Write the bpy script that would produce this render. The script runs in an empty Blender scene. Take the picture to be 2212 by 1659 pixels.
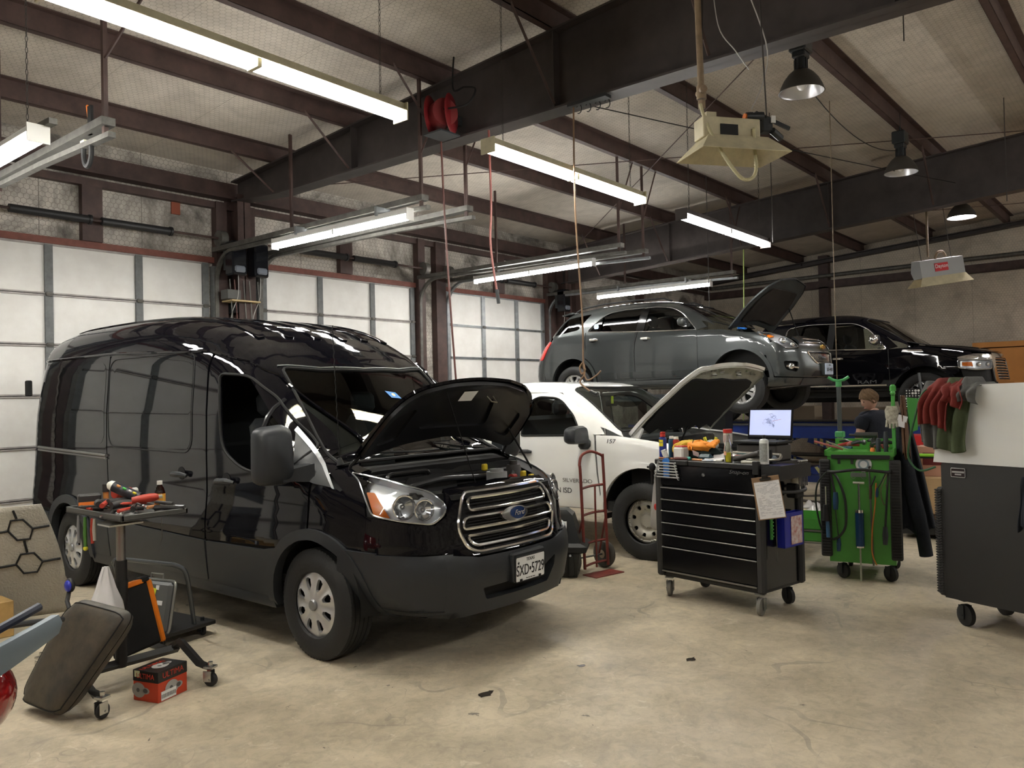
import bpy, bmesh, math, random
import numpy as np
from math import sin, cos, pi, radians, sqrt, atan2, hypot
from mathutils import Vector, Matrix
from mathutils.geometry import delaunay_2d_cdt
random.seed(7); RNG = np.random.RandomState(5)
S = bpy.context.scene; COL = S.collection

# ---------- camera, world, exposure ----------
A_, P_, RO_ = radians(39.9), radians(0.86), 0.023
f_ = Vector((cos(A_)*cos(P_), sin(A_)*cos(P_), sin(P_)))
r0_ = Vector((sin(A_), -cos(A_), 0)); u0_ = r0_.cross(f_)
R_ = cos(RO_)*r0_ - sin(RO_)*u0_; U_ = cos(RO_)*u0_ + sin(RO_)*r0_
cd = bpy.data.cameras.new('camera'); cam = bpy.data.objects.new('camera', cd); COL.objects.link(cam)
mm = Matrix((R_, U_, -f_)).transposed().to_4x4(); mm.translation = (0, 0, 1.67)
cam.matrix_world = mm
cd.sensor_fit = 'HORIZONTAL'; cd.sensor_width = 36; cd.lens = 1740/2212*36; cd.clip_start = .05
S.camera = cam
w = bpy.data.worlds.new('world'); S.world = w; w.use_nodes = True
w.node_tree.nodes['Background'].inputs[0].default_value = (.55, .6, .7, 1)
w.node_tree.nodes['Background'].inputs[1].default_value = .05
S.view_settings.view_transform = 'Standard'; S.view_settings.look = 'None'
S.view_settings.gamma = 1; S.view_settings.use_curve_mapping = False
S.view_settings.exposure = 2.45
TUBE_STRENGTH = 17.0

# ---------- materials ----------
MATS = {}
def mat(name, col=(.5,.5,.5), rough=.5, metal=0, emit=0, trans=0, alpha=1, coat=0, bump=0, bscale=40, var=0, vscale=6, ior=1.45, vcol=None, aniso=None, spec=None):
    if name in MATS: return MATS[name]
    m = bpy.data.materials.new(name); m.use_nodes = True
    nt = m.node_tree; b = nt.nodes['Principled BSDF']
    b.inputs['Base Color'].default_value = (*col, 1); b.inputs['Roughness'].default_value = rough
    b.inputs['Metallic'].default_value = metal; b.inputs['IOR'].default_value = ior
    if spec is not None: b.inputs['Specular IOR Level'].default_value = spec
    if coat: b.inputs['Coat Weight'].default_value = coat; b.inputs['Coat Roughness'].default_value = .03
    if emit: b.inputs['Emission Color'].default_value = (*col, 1); b.inputs['Emission Strength'].default_value = emit
    if trans: b.inputs['Transmission Weight'].default_value = trans
    if alpha < 1: b.inputs['Alpha'].default_value = alpha
    if bump or var:
        tc = nt.nodes.new('ShaderNodeTexCoord')
    if var:
        n = nt.nodes.new('ShaderNodeTexNoise'); n.inputs['Scale'].default_value = vscale; n.inputs['Detail'].default_value = 6
        n.inputs['Roughness'].default_value = .62
        nt.links.new(tc.outputs['Object'], n.inputs['Vector'])
        rp = nt.nodes.new('ShaderNodeValToRGB'); rp.color_ramp.elements[0].position = .35; rp.color_ramp.elements[1].position = .68
        c2 = vcol or tuple(c*(1-var) for c in col)
        rp.color_ramp.elements[0].color = (*c2, 1); rp.color_ramp.elements[1].color = (*col, 1)
        nt.links.new(n.outputs[0], rp.inputs[0]); nt.links.new(rp.outputs[0], b.inputs['Base Color'])
    if bump:
        n2 = nt.nodes.new('ShaderNodeTexNoise'); n2.inputs['Scale'].default_value = bscale; n2.inputs['Detail'].default_value = 4
        nt.links.new(tc.outputs['Object'], n2.inputs['Vector'])
        bp = nt.nodes.new('ShaderNodeBump'); bp.inputs['Strength'].default_value = bump; bp.inputs['Distance'].default_value = .01
        nt.links.new(n2.outputs[0], bp.inputs['Height']); nt.links.new(bp.outputs[0], b.inputs['Normal'])
    MATS[name] = m; return m

class NB:
    """tiny node builder"""
    def __init__(s, m): s.nt = m.node_tree; s.b = s.nt.nodes['Principled BSDF']
    def n(s, t, **k):
        nd = s.nt.nodes.new(t)
        for a, v in k.items():
            if a.startswith('i_'): nd.inputs[int(a[2:])].default_value = v
            else: setattr(nd, a, v)
        return nd
    def l(s, a, b): s.nt.links.new(a, b)
    def math(s, op, a, b=None, c=None):
        nd = s.n('ShaderNodeMath', operation=op)
        for i, v in enumerate((a, b, c)):
            if v is None: continue
            if hasattr(v, 'is_output'): s.l(v, nd.inputs[i])
            else: nd.inputs[i].default_value = v
        return nd.outputs[0]
    def ramp(s, x, stops):
        r = s.n('ShaderNodeValToRGB'); e = r.color_ramp.elements
        while len(e) < len(stops): e.new(.5)
        for el, (p, c) in zip(e, stops): el.position = p; el.color = (c, c, c, 1) if not isinstance(c, tuple) else (*c, 1)
        s.l(x, r.inputs[0]); return r.outputs[0]
    def noise(s, vec, sc, det=5, rough=.6, dist=0):
        n = s.n('ShaderNodeTexNoise'); n.inputs['Scale'].default_value = sc; n.inputs['Detail'].default_value = det
        n.inputs['Roughness'].default_value = rough; n.inputs['Distortion'].default_value = dist
        s.l(vec, n.inputs['Vector']); return n.outputs[0]
    def mix(s, f, a, b, mode='MIX'):
        m = s.n('ShaderNodeMix', data_type='RGBA', blend_type=mode)
        for i, v in ((0, f), (6, a), (7, b)):
            if hasattr(v, 'is_output'): s.l(v, m.inputs[i])
            elif i == 0: m.inputs[0].default_value = v
            else: m.inputs[i].default_value = (*v, 1)
        return m.outputs[2]
    def mapped(s, sc=(1,1,1), rot=(0,0,0), src='Object'):
        tc = s.n('ShaderNodeTexCoord'); mp = s.n('ShaderNodeMapping')
        mp.inputs['Scale'].default_value = sc; mp.inputs['Rotation'].default_value = rot
        s.l(tc.outputs[src], mp.inputs[0]); return mp.outputs[0]
    def hexline(s, vec, size, w=.06):
        """chicken wire mask: 1 on wires; vec's x,y plane"""
        sp = s.n('ShaderNodeSeparateXYZ'); s.l(vec, sp.inputs[0])
        def cell(off):
            x = s.math('SUBTRACT', s.math('FLOORED_MODULO', s.math('ADD', sp.outputs[0], 500+off*size/2), size), size/2)
            y = s.math('SUBTRACT', s.math('FLOORED_MODULO', s.math('ADD', sp.outputs[1], 500+off*size*.8660254), size*1.7320508), size*.8660254)
            ax = s.math('ABSOLUTE', x); ay = s.math('ABSOLUTE', y)
            d2 = s.math('ADD', s.math('MULTIPLY', x, x), s.math('MULTIPLY', y, y))
            hd = s.math('MAXIMUM', ax, s.math('ADD', s.math('MULTIPLY', ax, .5), s.math('MULTIPLY', ay, .8660254)))
            return d2, hd
        d1, h1 = cell(0); d2, h2 = cell(1)
        t = s.math('LESS_THAN', d1, d2)
        hd = s.math('ADD', s.math('MULTIPLY', h1, t), s.math('MULTIPLY', h2, s.math('SUBTRACT', 1, t)))
        return s.math('GREATER_THAN', hd, size*(.5-w))

# ---------- object helpers ----------
def tag(o, label=None, cat=None, group=None, kind=None):
    if label: o['label'] = label
    if cat: o['category'] = cat
    if group: o['group'] = group
    if kind: o['kind'] = kind
    return o
def thing(name, label, cat, loc=(0,0,0), rz=0, group=None, kind=None):
    o = bpy.data.objects.new(name, None); COL.objects.link(o); o.empty_display_size = .1
    o.location = loc; o.rotation_euler = (0, 0, rz); return tag(o, label, cat, group, kind)
def copy_tree(o, parent=None):
    c = o.copy(); COL.objects.link(c); c.parent = parent
    for ch in [x for x in bpy.data.objects if x.parent == o]: copy_tree(ch, c)
    return c

class MB:
    def __init__(s): s.v = []; s.f = []; s.mi = []; s.m = 0; s.ms = []; s.T = None
    def use(s, m):
        if m not in s.ms: s.ms.append(m)
        s.m = s.ms.index(m); return s
    def at(s, loc=(0,0,0), rot=(0,0,0)):
        s.T = Matrix.Translation(loc) @ (Matrix.Rotation(rot[2],4,'Z') @ Matrix.Rotation(rot[1],4,'Y') @ Matrix.Rotation(rot[0],4,'X')); return s
    def add(s, vs, fs):
        n = len(s.v)
        if s.T is not None: vs = [s.T @ Vector(v) for v in vs]
        s.v += [tuple(v) for v in vs]; s.f += [tuple(i+n for i in f) for f in fs]; s.mi += [s.m]*len(fs); return s
    def box(s, c, d, rot=(0,0,0), b=0):
        x, y, z = d[0]/2, d[1]/2, d[2]/2
        b = min(b, x*.95, y*.95, z*.95)
        R = Matrix.Rotation(rot[2],3,'Z') @ Matrix.Rotation(rot[1],3,'Y') @ Matrix.Rotation(rot[0],3,'X')
        C = Vector(c)
        if b <= 0:
            vs = [Vector((i*x, j*y, k*z)) for i in (-1,1) for j in (-1,1) for k in (-1,1)]
            fs = [(0,1,3,2),(4,6,7,5),(0,4,5,1),(2,3,7,6),(0,2,6,4),(1,5,7,3)]
        else:
            vs = []; idx = {}
            for i in (-1,1):
                for j in (-1,1):
                    for k in (-1,1):
                        for a in range(3):
                            p = [i*(x-b), j*(y-b), k*(z-b)]; p[a] = (i*x, j*y, k*z)[a]
                            idx[i,j,k,a] = len(vs); vs.append(Vector(p))
            fs = []
            for i in (-1,1):
                fs.append([idx[i,-1,-1,0], idx[i,1,-1,0], idx[i,1,1,0], idx[i,-1,1,0]][::i])
                fs.append([idx[-1,i,-1,1], idx[-1,i,1,1], idx[1,i,1,1], idx[1,i,-1,1]][::i])
                fs.append([idx[-1,-1,i,2], idx[1,-1,i,2], idx[1,1,i,2], idx[-1,1,i,2]][::i])
            for i in (-1,1):
                for j in (-1,1):
                    fs.append([idx[i,j,-1,0], idx[i,j,-1,1], idx[i,j,1,1], idx[i,j,1,0]])
                    fs.append([idx[i,-1,j,0], idx[i,-1,j,2], idx[i,1,j,2], idx[i,1,j,0]])
                    fs.append([idx[-1,i,j,1], idx[-1,i,j,2], idx[1,i,j,2], idx[1,i,j,1]])
                    for k in (-1,1): fs.append([idx[i,j,k,0], idx[i,j,k,1], idx[i,j,k,2]])
        return s.add([C + R @ v for v in vs], fs)
    def bb(s, a, c, b=0):
        """box by two corners"""
        return s.box([(a[i]+c[i])/2 for i in range(3)], [abs(c[i]-a[i]) for i in range(3)], b=b)
    def loft(s, rings, cap=True, close=True):
        n = len(rings[0]); vs = [p for r in rings for p in r]; fs = []
        for i in range(len(rings)-1):
            for j in range(n if close else n-1):
                k = (j+1) % n; fs.append((i*n+j, i*n+k, (i+1)*n+k, (i+1)*n+j))
        if cap: fs += [tuple(range(n))[::-1], tuple(range((len(rings)-1)*n, len(rings)*n))]
        return s.add(vs, fs)
    def cyl(s, p0, p1, r, r1=None, n=16, cap=True):
        return s.tube([p0, p1], [r, r if r1 is None else r1], n, cap)
    def tube(s, pts, r=.01, n=8, cap=True, closed=False):
        P = [Vector(p) for p in pts]; N = len(P); rs = r if isinstance(r, (list, tuple)) else [r]*N
        rings = []; up = None
        for i in range(N):
            if closed: t = P[(i+1) % N]-P[i-1]
            else: t = P[min(i+1, N-1)]-P[max(i-1, 0)]
            t = t.normalized() if t.length > 1e-9 else Vector((0,0,1))
            if up is None:
                up = Vector((0,0,1)) if abs(t.z) < .9 else Vector((1,0,0))
            a = t.cross(up)
            a = a.normalized() if a.length > 1e-6 else t.orthogonal().normalized()
            b = a.cross(t).normalized(); up = b
            rings.append([P[i] + rs[i]*(cos(2*pi*k/n)*a + sin(2*pi*k/n)*b) for k in range(n)])
        if closed: rings.append(rings[0]); cap = False
        return s.loft(rings, cap)
    def lathe(s, prof, o=(0,0,0), ax='Z', n=32, a0=0, a1=2*pi):
        """prof: (r, h) list round axis"""
        full = abs(a1-a0-2*pi) < 1e-6; m = n if full else n+1; rings = []
        for k in range(m):
            a = a0+(a1-a0)*k/n; ring = []
            for r, h in prof:
                c, q = r*cos(a), r*sin(a)
                p = {'Z': (c, q, h), 'X': (h, c, q), 'Y': (q, h, c)}[ax]
                ring.append((o[0]+p[0], o[1]+p[1], o[2]+p[2]))
            rings.append(ring)
        if full: rings.append(rings[0])
        L = len(prof); vs = [p for r in rings[:m] for p in r]; fs = []
        for k in range(m if full else m-1):
            k2 = (k+1) % m
            for j in range(L-1): fs.append((k*L+j, k2*L+j, k2*L+j+1, k*L+j+1))
        return s.add(vs, fs)
    def prism(s, poly, h0, h1, ax='Z'):
        """poly 2D extruded along ax from h0 to h1: Z: (x,y); X: (y,z); Y: (x,z)"""
        def P(a, b, h): return {'Z': (a,b,h), 'X': (h,a,b), 'Y': (a,h,b)}[ax]
        n = len(poly); vs = [P(a,b,h0) for a,b in poly]+[P(a,b,h1) for a,b in poly]
        fs = [tuple(range(n))[::-1], tuple(range(n, 2*n))]+[(i, (i+1) % n, (i+1) % n+n, i+n) for i in range(n)]
        return s.add(vs, fs)
    def ball(s, c, r, n=12, sc=(1,1,1)):
        m = max(4, n//2); prof = [(r*sin(pi*i/m), -r*cos(pi*i/m)) for i in range(m+1)]
        n0 = len(s.v); T = s.T; s.T = None; s.lathe(prof, (0,0,0), 'Z', n)
        vs = [Vector((v[0]*sc[0]+c[0], v[1]*sc[1]+c[1], v[2]*sc[2]+c[2])) for v in s.v[n0:]]
        if T is not None: vs = [T @ v for v in vs]
        s.v[n0:] = [tuple(v) for v in vs]; s.T = T; return s
    def grid(s, fn, nu, nv, closeu=False):
        vs = [fn(i/nu, j/nv) for i in range(nu+1) for j in range(nv+1)]
        fs = [(i*(nv+1)+j, (i+1)*(nv+1)+j, (i+1)*(nv+1)+j+1, i*(nv+1)+j+1) for i in range(nu) for j in range(nv)]
        return s.add(vs, fs)
    def build(s, name, m=None, parent=None, smooth=35, label=None, loc=None, rot=None, fixn=True, solid=0, sub=0):
        me = bpy.data.meshes.new(name); me.from_pydata([tuple(v) for v in s.v], [], s.f); me.validate()
        if fixn:
            bm = bmesh.new(); bm.from_mesh(me); bmesh.ops.remove_doubles(bm, verts=bm.verts, dist=1e-5)
            bmesh.ops.recalc_face_normals(bm, faces=bm.faces); bm.to_mesh(me); bm.free()
        ms = s.ms or [m]
        for x in ms: me.materials.append(x)
        if len(ms) > 1 and len(me.polygons) == len(s.mi): me.polygons.foreach_set('material_index', s.mi)
        o = bpy.data.objects.new(name, me); COL.objects.link(o); o.parent = parent
        if loc: o.location = loc
        if rot: o.rotation_euler = rot
        if smooth:
            me.polygons.foreach_set('use_smooth', [True]*len(me.polygons)); me.set_sharp_from_angle(angle=radians(smooth))
        if solid: md = o.modifiers.new('s', 'SOLIDIFY'); md.thickness = solid; md.offset = 0
        if sub: md = o.modifiers.new('u', 'SUBSURF'); md.levels = sub; md.render_levels = sub
        if label: o['label'] = label
        me.update(); return o

def rp(pts, r=.02, seg=4):
    """polygon with rounded corners; r number or per-corner list"""
    out = []; n = len(pts)
    for i in range(n):
        p = Vector(pts[i][:2]); a = Vector(pts[i-1][:2])-p; b = Vector(pts[(i+1) % n][:2])-p
        ri = pts[i][2] if len(pts[i]) > 2 else (r[i] if isinstance(r, (list, tuple)) else r)
        if ri <= 0 or a.length < 1e-9 or b.length < 1e-9: out.append(tuple(p)); continue
        d = min(ri, a.length*.49, b.length*.49); a.normalize(); b.normalize()
        for k in range(seg+1):
            t = k/seg; q = (1-t)**2*(p+a*d)+2*t*(1-t)*p+t*t*(p+b*d); out.append(tuple(q))
    return out
def cr(pts, n=6, closed=False):
    """catmull-rom through 2D/3D points"""
    P = [Vector(p) for p in pts]; N = len(P); out = []
    for i in range(N if closed else N-1):
        if closed: a, b, c, d = P[i-1], P[i], P[(i+1) % N], P[(i+2) % N]
        else: a, b, c, d = P[max(i-1,0)], P[i], P[i+1], P[min(i+2,N-1)]
        for k in range(n):
            t = k/n; out.append(tuple(.5*((2*b)+(c-a)*t+(2*a-5*b+4*c-d)*t*t+(3*b-a-3*c+d)*t**3)))
    if not closed: out.append(tuple(P[-1]))
    return out
def arc(cx, cy, r, a0, a1, n=16, ry=None):
    return [(cx+r*cos(radians(a0+(a1-a0)*k/n)), cy+(ry or r)*sin(radians(a0+(a1-a0)*k/n))) for k in range(n+1)]
def txt(s, size, m, parent, loc, rot, name='lettering', ext=.001, font=None, align='CENTER', shear=0, sx=1):
    c = bpy.data.curves.new(name, 'FONT'); c.body = s; c.size = size; c.extrude = ext; c.align_x = align; c.align_y = 'CENTER'; c.shear = shear
    o = bpy.data.objects.new(name, c); COL.objects.link(o)
    me = bpy.data.meshes.new_from_object(o); bpy.data.objects.remove(o)
    o = bpy.data.objects.new(name, me); me.materials.clear(); me.materials.append(m); COL.objects.link(o); o.parent = parent
    if sx != 1:
        for v in me.vertices: v.co.x *= sx
    o.location = loc; o.rotation_euler = rot; return o

# ---------- body surfaces ----------
def inpoly(P, poly):
    P = np.asarray(P); x, y = P[:,0], P[:,1]; r = np.zeros(len(P), bool); q = np.asarray(poly); n = len(q)
    for i in range(n):
        x0, y0 = q[i-1]; x1, y1 = q[i]
        if y0 == y1: continue
        c = ((y0 > y) != (y1 > y)) & (x < (x1-x0)*(y-y0)/(y1-y0)+x0); r ^= c
    return r
def resample(poly, d):
    out = []; n = len(poly)
    for i in range(n):
        a = poly[i]; b = poly[(i+1) % n]; L = hypot(b[0]-a[0], b[1]-a[1]); k = max(1, int(math.ceil(L/d)))
        for j in range(k): out.append((a[0]+(b[0]-a[0])*j/k, a[1]+(b[1]-a[1])*j/k))
    return out
def tri_poly(outer, holes=(), d=.05):
    """triangulate a polygon with holes, with interior lattice; returns pts, tris, loops"""
    loops = [resample(list(outer), d)]+[resample(list(h), d) for h in holes]
    pts = []; edges = []; lp = []
    for L in loops:
        s = len(pts); n = len(L); pts += L; edges += [(s+i, s+(i+1) % n) for i in range(n)]; lp.append(list(range(s, s+n)))
    B = np.array(pts); mn, mx = B.min(0), B.max(0)
    gx = np.arange(mn[0], mx[0], d); gy = np.arange(mn[1], mx[1], d*.866)
    G = np.array([(x+(d/2 if j % 2 else 0), y) for j, y in enumerate(gy) for x in gx])
    if len(G):
        k = inpoly(G, loops[0])
        for L in loops[1:]: k &= ~inpoly(G, L)
        G = G[k]
    if len(G):
        dm = np.min(((G[:,None,:]-B[None])**2).sum(2), 1) if len(G)*len(B) < 6e6 else np.full(len(G), 9.)
        G = G[dm > (d*.45)**2]
        pts += [tuple(g) for g in G]
    vo, eo, fo, ov, oe, of = delaunay_2d_cdt([Vector(p) for p in pts], edges, [], 0, 1e-6)
    V = np.array([tuple(v) for v in vo]); F = np.array([tuple(f) for f in fo])
    C = V[F].mean(1); k = inpoly(C, loops[0])
    for L in loops[1:]: k &= ~inpoly(C, L)
    mp = {}
    for i, src in enumerate(ov):
        for q in src: mp[q] = i
    return V, F[k], [[mp[i] for i in L if i in mp] for L in lp]
def smax(a, b, k):
    h = np.maximum(k-np.abs(a-b), 0)/np.maximum(k, 1e-6)
    return np.maximum(a, b)+h*h*k*.25

class Body:
    def __init__(s, prof, W, k=.2, bend=.0, kz=None, zmid=.7):
        """prof: closed side outline (u,z); W(u,z)->half width; bend: nose/screen curve back with x^2"""
        s.P = np.array(prof, float); s.W = W; s.k = k; s.bend = bend; s.zmid = zmid
        s.mid = .8; s.L = 6.; s.dc = .9
    def sd(s, u, z):
        p = s.P; q = np.roll(p, -1, 0); out = np.empty(len(u))
        for c in range(0, len(u), 4000):
            X = np.stack([u[c:c+4000], z[c:c+4000]], 1)[:,None,:]; a = p[None]; e = (q-p)[None]; wv = X-a
            t = np.clip((wv*e).sum(2)/np.maximum((e*e).sum(2), 1e-12), 0, 1); dd = np.sqrt((((wv-e*t[...,None]))**2).sum(2).min(1))
            ins = inpoly(X[:,0,:], s.P); out[c:c+4000] = np.where(ins, -dd, dd)
        return out
    def G(s, x, y, z):
        ax = np.abs(x); b = s.bend(y, z) if callable(s.bend) else s.bend
        uu = y-b*ax**2
        k = s.k(y, z) if callable(s.k) else s.k
        return smax(s.sd(uu, z), ax-s.W(y, z), k)
    def solve(s, mode, a, b):
        """mode side:(y,z)->x ; front:(x,z)->y ; rear ; top:(x,y)->z"""
        n = len(a); f = {'side': lambda t: s.G(t, a, b), 'front': lambda t: s.G(a, t, b), 'rear': lambda t: s.G(a, t, b), 'top': lambda t: s.G(a, b, t),
             'diag': lambda t: s.G((a+t)*.70710678, s.dc+(a-t)*.70710678, b)}[mode]
        lo, hi = {'side': (0, 1.4), 'front': (s.mid, -.4), 'rear': (s.L-1.3, s.L+.4), 'top': (s.zmid, 3.2), 'diag': (.1, 2.4)}[mode]
        lo = np.full(n, float(lo)); hi = np.full(n, float(hi))
        for _ in range(22):
            m = (lo+hi)/2; ins = f(m) < 0; lo = np.where(ins, m, lo); hi = np.where(ins, hi, m)
        return (lo+hi)/2
    def pts(s, mode, V):
        a, b = V[:,0].astype(float), V[:,1].astype(float); t = s.solve(mode, a, b)
        P = {'side': (t,a,b), 'front': (a,t,b), 'rear': (a,t,b), 'top': (a,b,t), 'diag': ((a+t)*.70710678, s.dc+(a-t)*.70710678, b)}[mode]; P = np.stack(P, 1)
        e = .004; N = np.stack([s.G(P[:,0]+e, P[:,1], P[:,2])-s.G(P[:,0]-e, P[:,1], P[:,2]), s.G(P[:,0], P[:,1]+e, P[:,2])-s.G(P[:,0], P[:,1]-e, P[:,2]),
            s.G(P[:,0], P[:,1], P[:,2]+e)-s.G(P[:,0], P[:,1], P[:,2]-e)], 1)
        N /= np.maximum(np.linalg.norm(N, axis=1), 1e-9)[:,None]; return P, N
    def patch(s, name, m, parent, mode, outer, holes=(), off=0., d=.07, rim=.02, sides=(1,), label=None, warp=None):
        V, F, loops = tri_poly(outer, holes, d); P, N = s.pts(mode, V); P = P+N*off
        if warp: P = warp(P, N)
        res = []
        for sg in sides:
            Q = P.copy(); M = N.copy(); Q[:,0] *= sg; M[:,0] *= sg
            vs = Q.tolist(); nv = M.tolist()
            n1 = np.cross(Q[F[:,1]]-Q[F[:,0]], Q[F[:,2]]-Q[F[:,0]]); flip = (n1*M[F[:,0]]).sum(1) < 0
            fs = [tuple(int(i) for i in (f[::-1] if fl else f)) for f, fl in zip(F, flip)]
            nmain = len(fs)
            if rim:
                for L in loops:
                    # duplicate ring so the edge stays crisp
                    b0 = len(vs); n = len(L)
                    for i in L: vs.append(Q[i].tolist())
                    for i in L: vs.append((Q[i]-M[i]*rim).tolist())
                    for j in range(n):
                        k = (j+1) % n; fs.append((b0+j, b0+k, b0+n+k, b0+n+j))
            me = bpy.data.meshes.new(name); me.from_pydata(vs, [], fs)
            me.polygons.foreach_set('use_smooth', [True]*len(fs)); me.materials.append(m); me.update()
            if rim:
                ln = np.zeros((len(me.loops), 3)); vi = np.zeros(len(me.loops), int); me.loops.foreach_get('vertex_index', vi)
                nm = np.array(nv+[[0,0,0]]*(len(vs)-len(nv))); ln = nm[vi]
            else: ln = np.array(nv)[[l.vertex_index for l in me.loops]]
            me.normals_split_custom_set(ln.tolist())
            o = bpy.data.objects.new(name, me); COL.objects.link(o); o.parent = parent
            if label: o['label'] = label
            res.append(o)
        return res if len(res) > 1 else res[0]
    def at(s, mode, pts, off=0., sg=1):
        P, N = s.pts(mode, np.array(pts, float)); P = P+N*off; P[:,0] *= sg
        return [Vector(p) for p in P]
    def line(s, name, m, parent, mode, pts, r=.004, off=0., sides=(1,), closed=False, n=6, label=None, d=.06):
        if closed: q = resample(list(pts), d)
        else:
            q = []
            for a, b in zip(pts[:-1], pts[1:]):
                k = max(1, int(hypot(b[0]-a[0], b[1]-a[1])/d)); q += [(a[0]+(b[0]-a[0])*j/k, a[1]+(b[1]-a[1])*j/k) for j in range(k)]
            q.append(tuple(pts[-1]))
        res = []
        for sg in sides:
            mb = MB(); mb.tube(s.at(mode, q, off, sg), r, n, closed=closed); res.append(mb.build(name, m, parent, label=label))
        return res if len(res) > 1 else res[0]
# ---------- vehicle materials and helpers ----------
def glass(name, tint, rough=0., ior=1.5, refl=1.):
    m = bpy.data.materials.new(name); m.use_nodes = True; nt = m.node_tree; nt.nodes.clear()
    o = nt.nodes.new('ShaderNodeOutputMaterial'); mx = nt.nodes.new('ShaderNodeMixShader'); t = nt.nodes.new('ShaderNodeBsdfTransparent')
    g = nt.nodes.new('ShaderNodeBsdfGlossy'); f = nt.nodes.new('ShaderNodeFresnel'); f.inputs[0].default_value = ior
    t.inputs[0].default_value = (*tint, 1); g.inputs['Roughness'].default_value = rough; g.inputs[0].default_value = (refl, refl, refl, 1)
    nt.links.new(f.outputs[0], mx.inputs[0]); nt.links.new(t.outputs[0], mx.inputs[1]); nt.links.new(g.outputs[0], mx.inputs[2]); nt.links.new(mx.outputs[0], o.inputs[0])
    return m
BPAINT = mat('black_paint', (.004,.004,.006), .035, ior=1.5)
BPLAST = mat('grey_trim_plastic', (.028,.031,.035), .42, bump=.05, bscale=300)
BLK = mat('matte_black', (.006,.006,.006), .7)
DKIN = mat('dark_interior', (.012,.012,.013), .75)
SEAT = mat('seat_cloth', (.045,.05,.055), .85)
RUBBER = mat('tyre_rubber', (.018,.018,.018), .65, bump=.15, bscale=90)
CHROME = mat('chrome', (.90,.90,.90), .13, .95)
ALLOY = mat('alloy_silver', (.62,.62,.62), .32, .6)
ALLOYD = mat('alloy_dark', (.05,.05,.055), .35, .7)
LENS = glass('clear_lens', (.93,.95,.96), .0)
GL_T = glass('tinted_glass', (.05,.055,.06))
GL_C = glass('windscreen_glass', (.78,.84,.80))
GL_S = glass('side_glass', (.72,.78,.74))
GL_D = glass('privacy_glass', (.015,.017,.018))
AMBER = mat('amber_lens', (.85,.22,.01), .2, coat=.5)
REDL = mat('red_lens', (.55,.012,.01), .12, coat=1.)
WHITEP = mat('white_plate', (.85,.86,.86), .35)
INK = mat('black_ink', (.01,.01,.012), .5)
NAVY = mat('navy_enamel', (.01,.03,.12), .2, coat=.5)
REFL = mat('lamp_reflector', (.85,.86,.88), .12, .9)
HOUS = mat('lamp_housing', (.72,.73,.75), .25, .45)
def tire(par, name, c, side, R=.356, rr=.21, w=.22, m=None, tread=True):
    """side -1/+1: which way the outer face looks along x; c = centre of wheel"""
    s = side; h = w/2; mb = MB()
    g = []
    pr = [(rr, -h+.02), (rr+.01, -h+.005), (rr+.03, -h), ((rr+R)/2, -h-.008), (R-.035, -h+.004), (R-.012, -h+.02)]
    if tread:
        for i in range(5):
            a = -h+.022+(w-.044)*i/5; b = -h+.022+(w-.044)*(i+1)/5
            pr += [(R, a+.004), (R, b-.005), (R-.008, b-.004), (R-.008, b+.003)]
        pr = pr[:-2]
    else: pr += [(R, -h+.03), (R, h-.03)]
    pr += [(R-.012, h-.02), (R-.035, h-.004), ((rr+R)/2, h+.008), (rr+.03, h), (rr+.01, h-.005), (rr, h-.02)]
    mb.lathe(pr, (0,0,0), 'X', 64)
    if tread:
        for k in range(72):
            a = 2*pi*k/72
            for sx in (-1, 1):
                c0 = Vector((sx*(h-.036), (R-.0035)*sin(a), (R-.0035)*cos(a)))
                mb.box(c0, (.026, .013, .008), (-a, 0, 0))
    return mb.build(name, m or RUBBER, par, smooth=40, loc=c)
def disc_patch(outer_r, holes, fz, d=.02, rim=.0):
    V, F, L = tri_poly([(outer_r*cos(2*pi*k/64), outer_r*sin(2*pi*k/64)) for k in range(64)], holes, d)
    return V, F, L
def wheel_face(name, m, par, c, side, r, holes, fz, d=.016, depth=.02, label=None, smooth=40):
    """perforated wheel face in the y-z plane, dished by fz(r,theta) (towards outside positive)"""
    V, F, loops = disc_patch(r, holes, fz, d); s = side
    rr_ = np.hypot(V[:,0], V[:,1]); th = np.arctan2(V[:,1], V[:,0]); h = fz(rr_, th)
    vs = [(s*hh, v[0], v[1]) for v, hh in zip(V, h)]; fs = [tuple(int(i) for i in f) for f in F]
    for L in loops:
        b0 = len(vs); n = len(L)
        for i in L: vs.append((vs[i][0]-s*depth, vs[i][1], vs[i][2]))
        for j in range(n): k = (j+1) % n; fs.append((L[j], L[k], b0+k, b0+j))
    mb = MB(); mb.add(vs, fs); return mb.build(name, m, par, smooth=smooth, loc=c, label=label)
def ring_holes(n, poly, a0=0):
    out = []
    for k in range(n):
        a = a0+2*pi*k/n; c, q = cos(a), sin(a); out.append([(x*c-y*q, x*q+y*c) for x, y in poly])
    return out
def seat(par, x, y, z, m=SEAT):
    mb = MB(); mb.box((x, y, z+.1), (.48, .48, .16), b=.06); mb.box((x, y+.27, z+.42), (.46, .14, .62), (-.22,0,0), b=.06); mb.box((x, y+.38, z+.83), (.26, .09, .18), (-.15,0,0), b=.04)
    return mb.build('seat', m, par, smooth=50)
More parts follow.
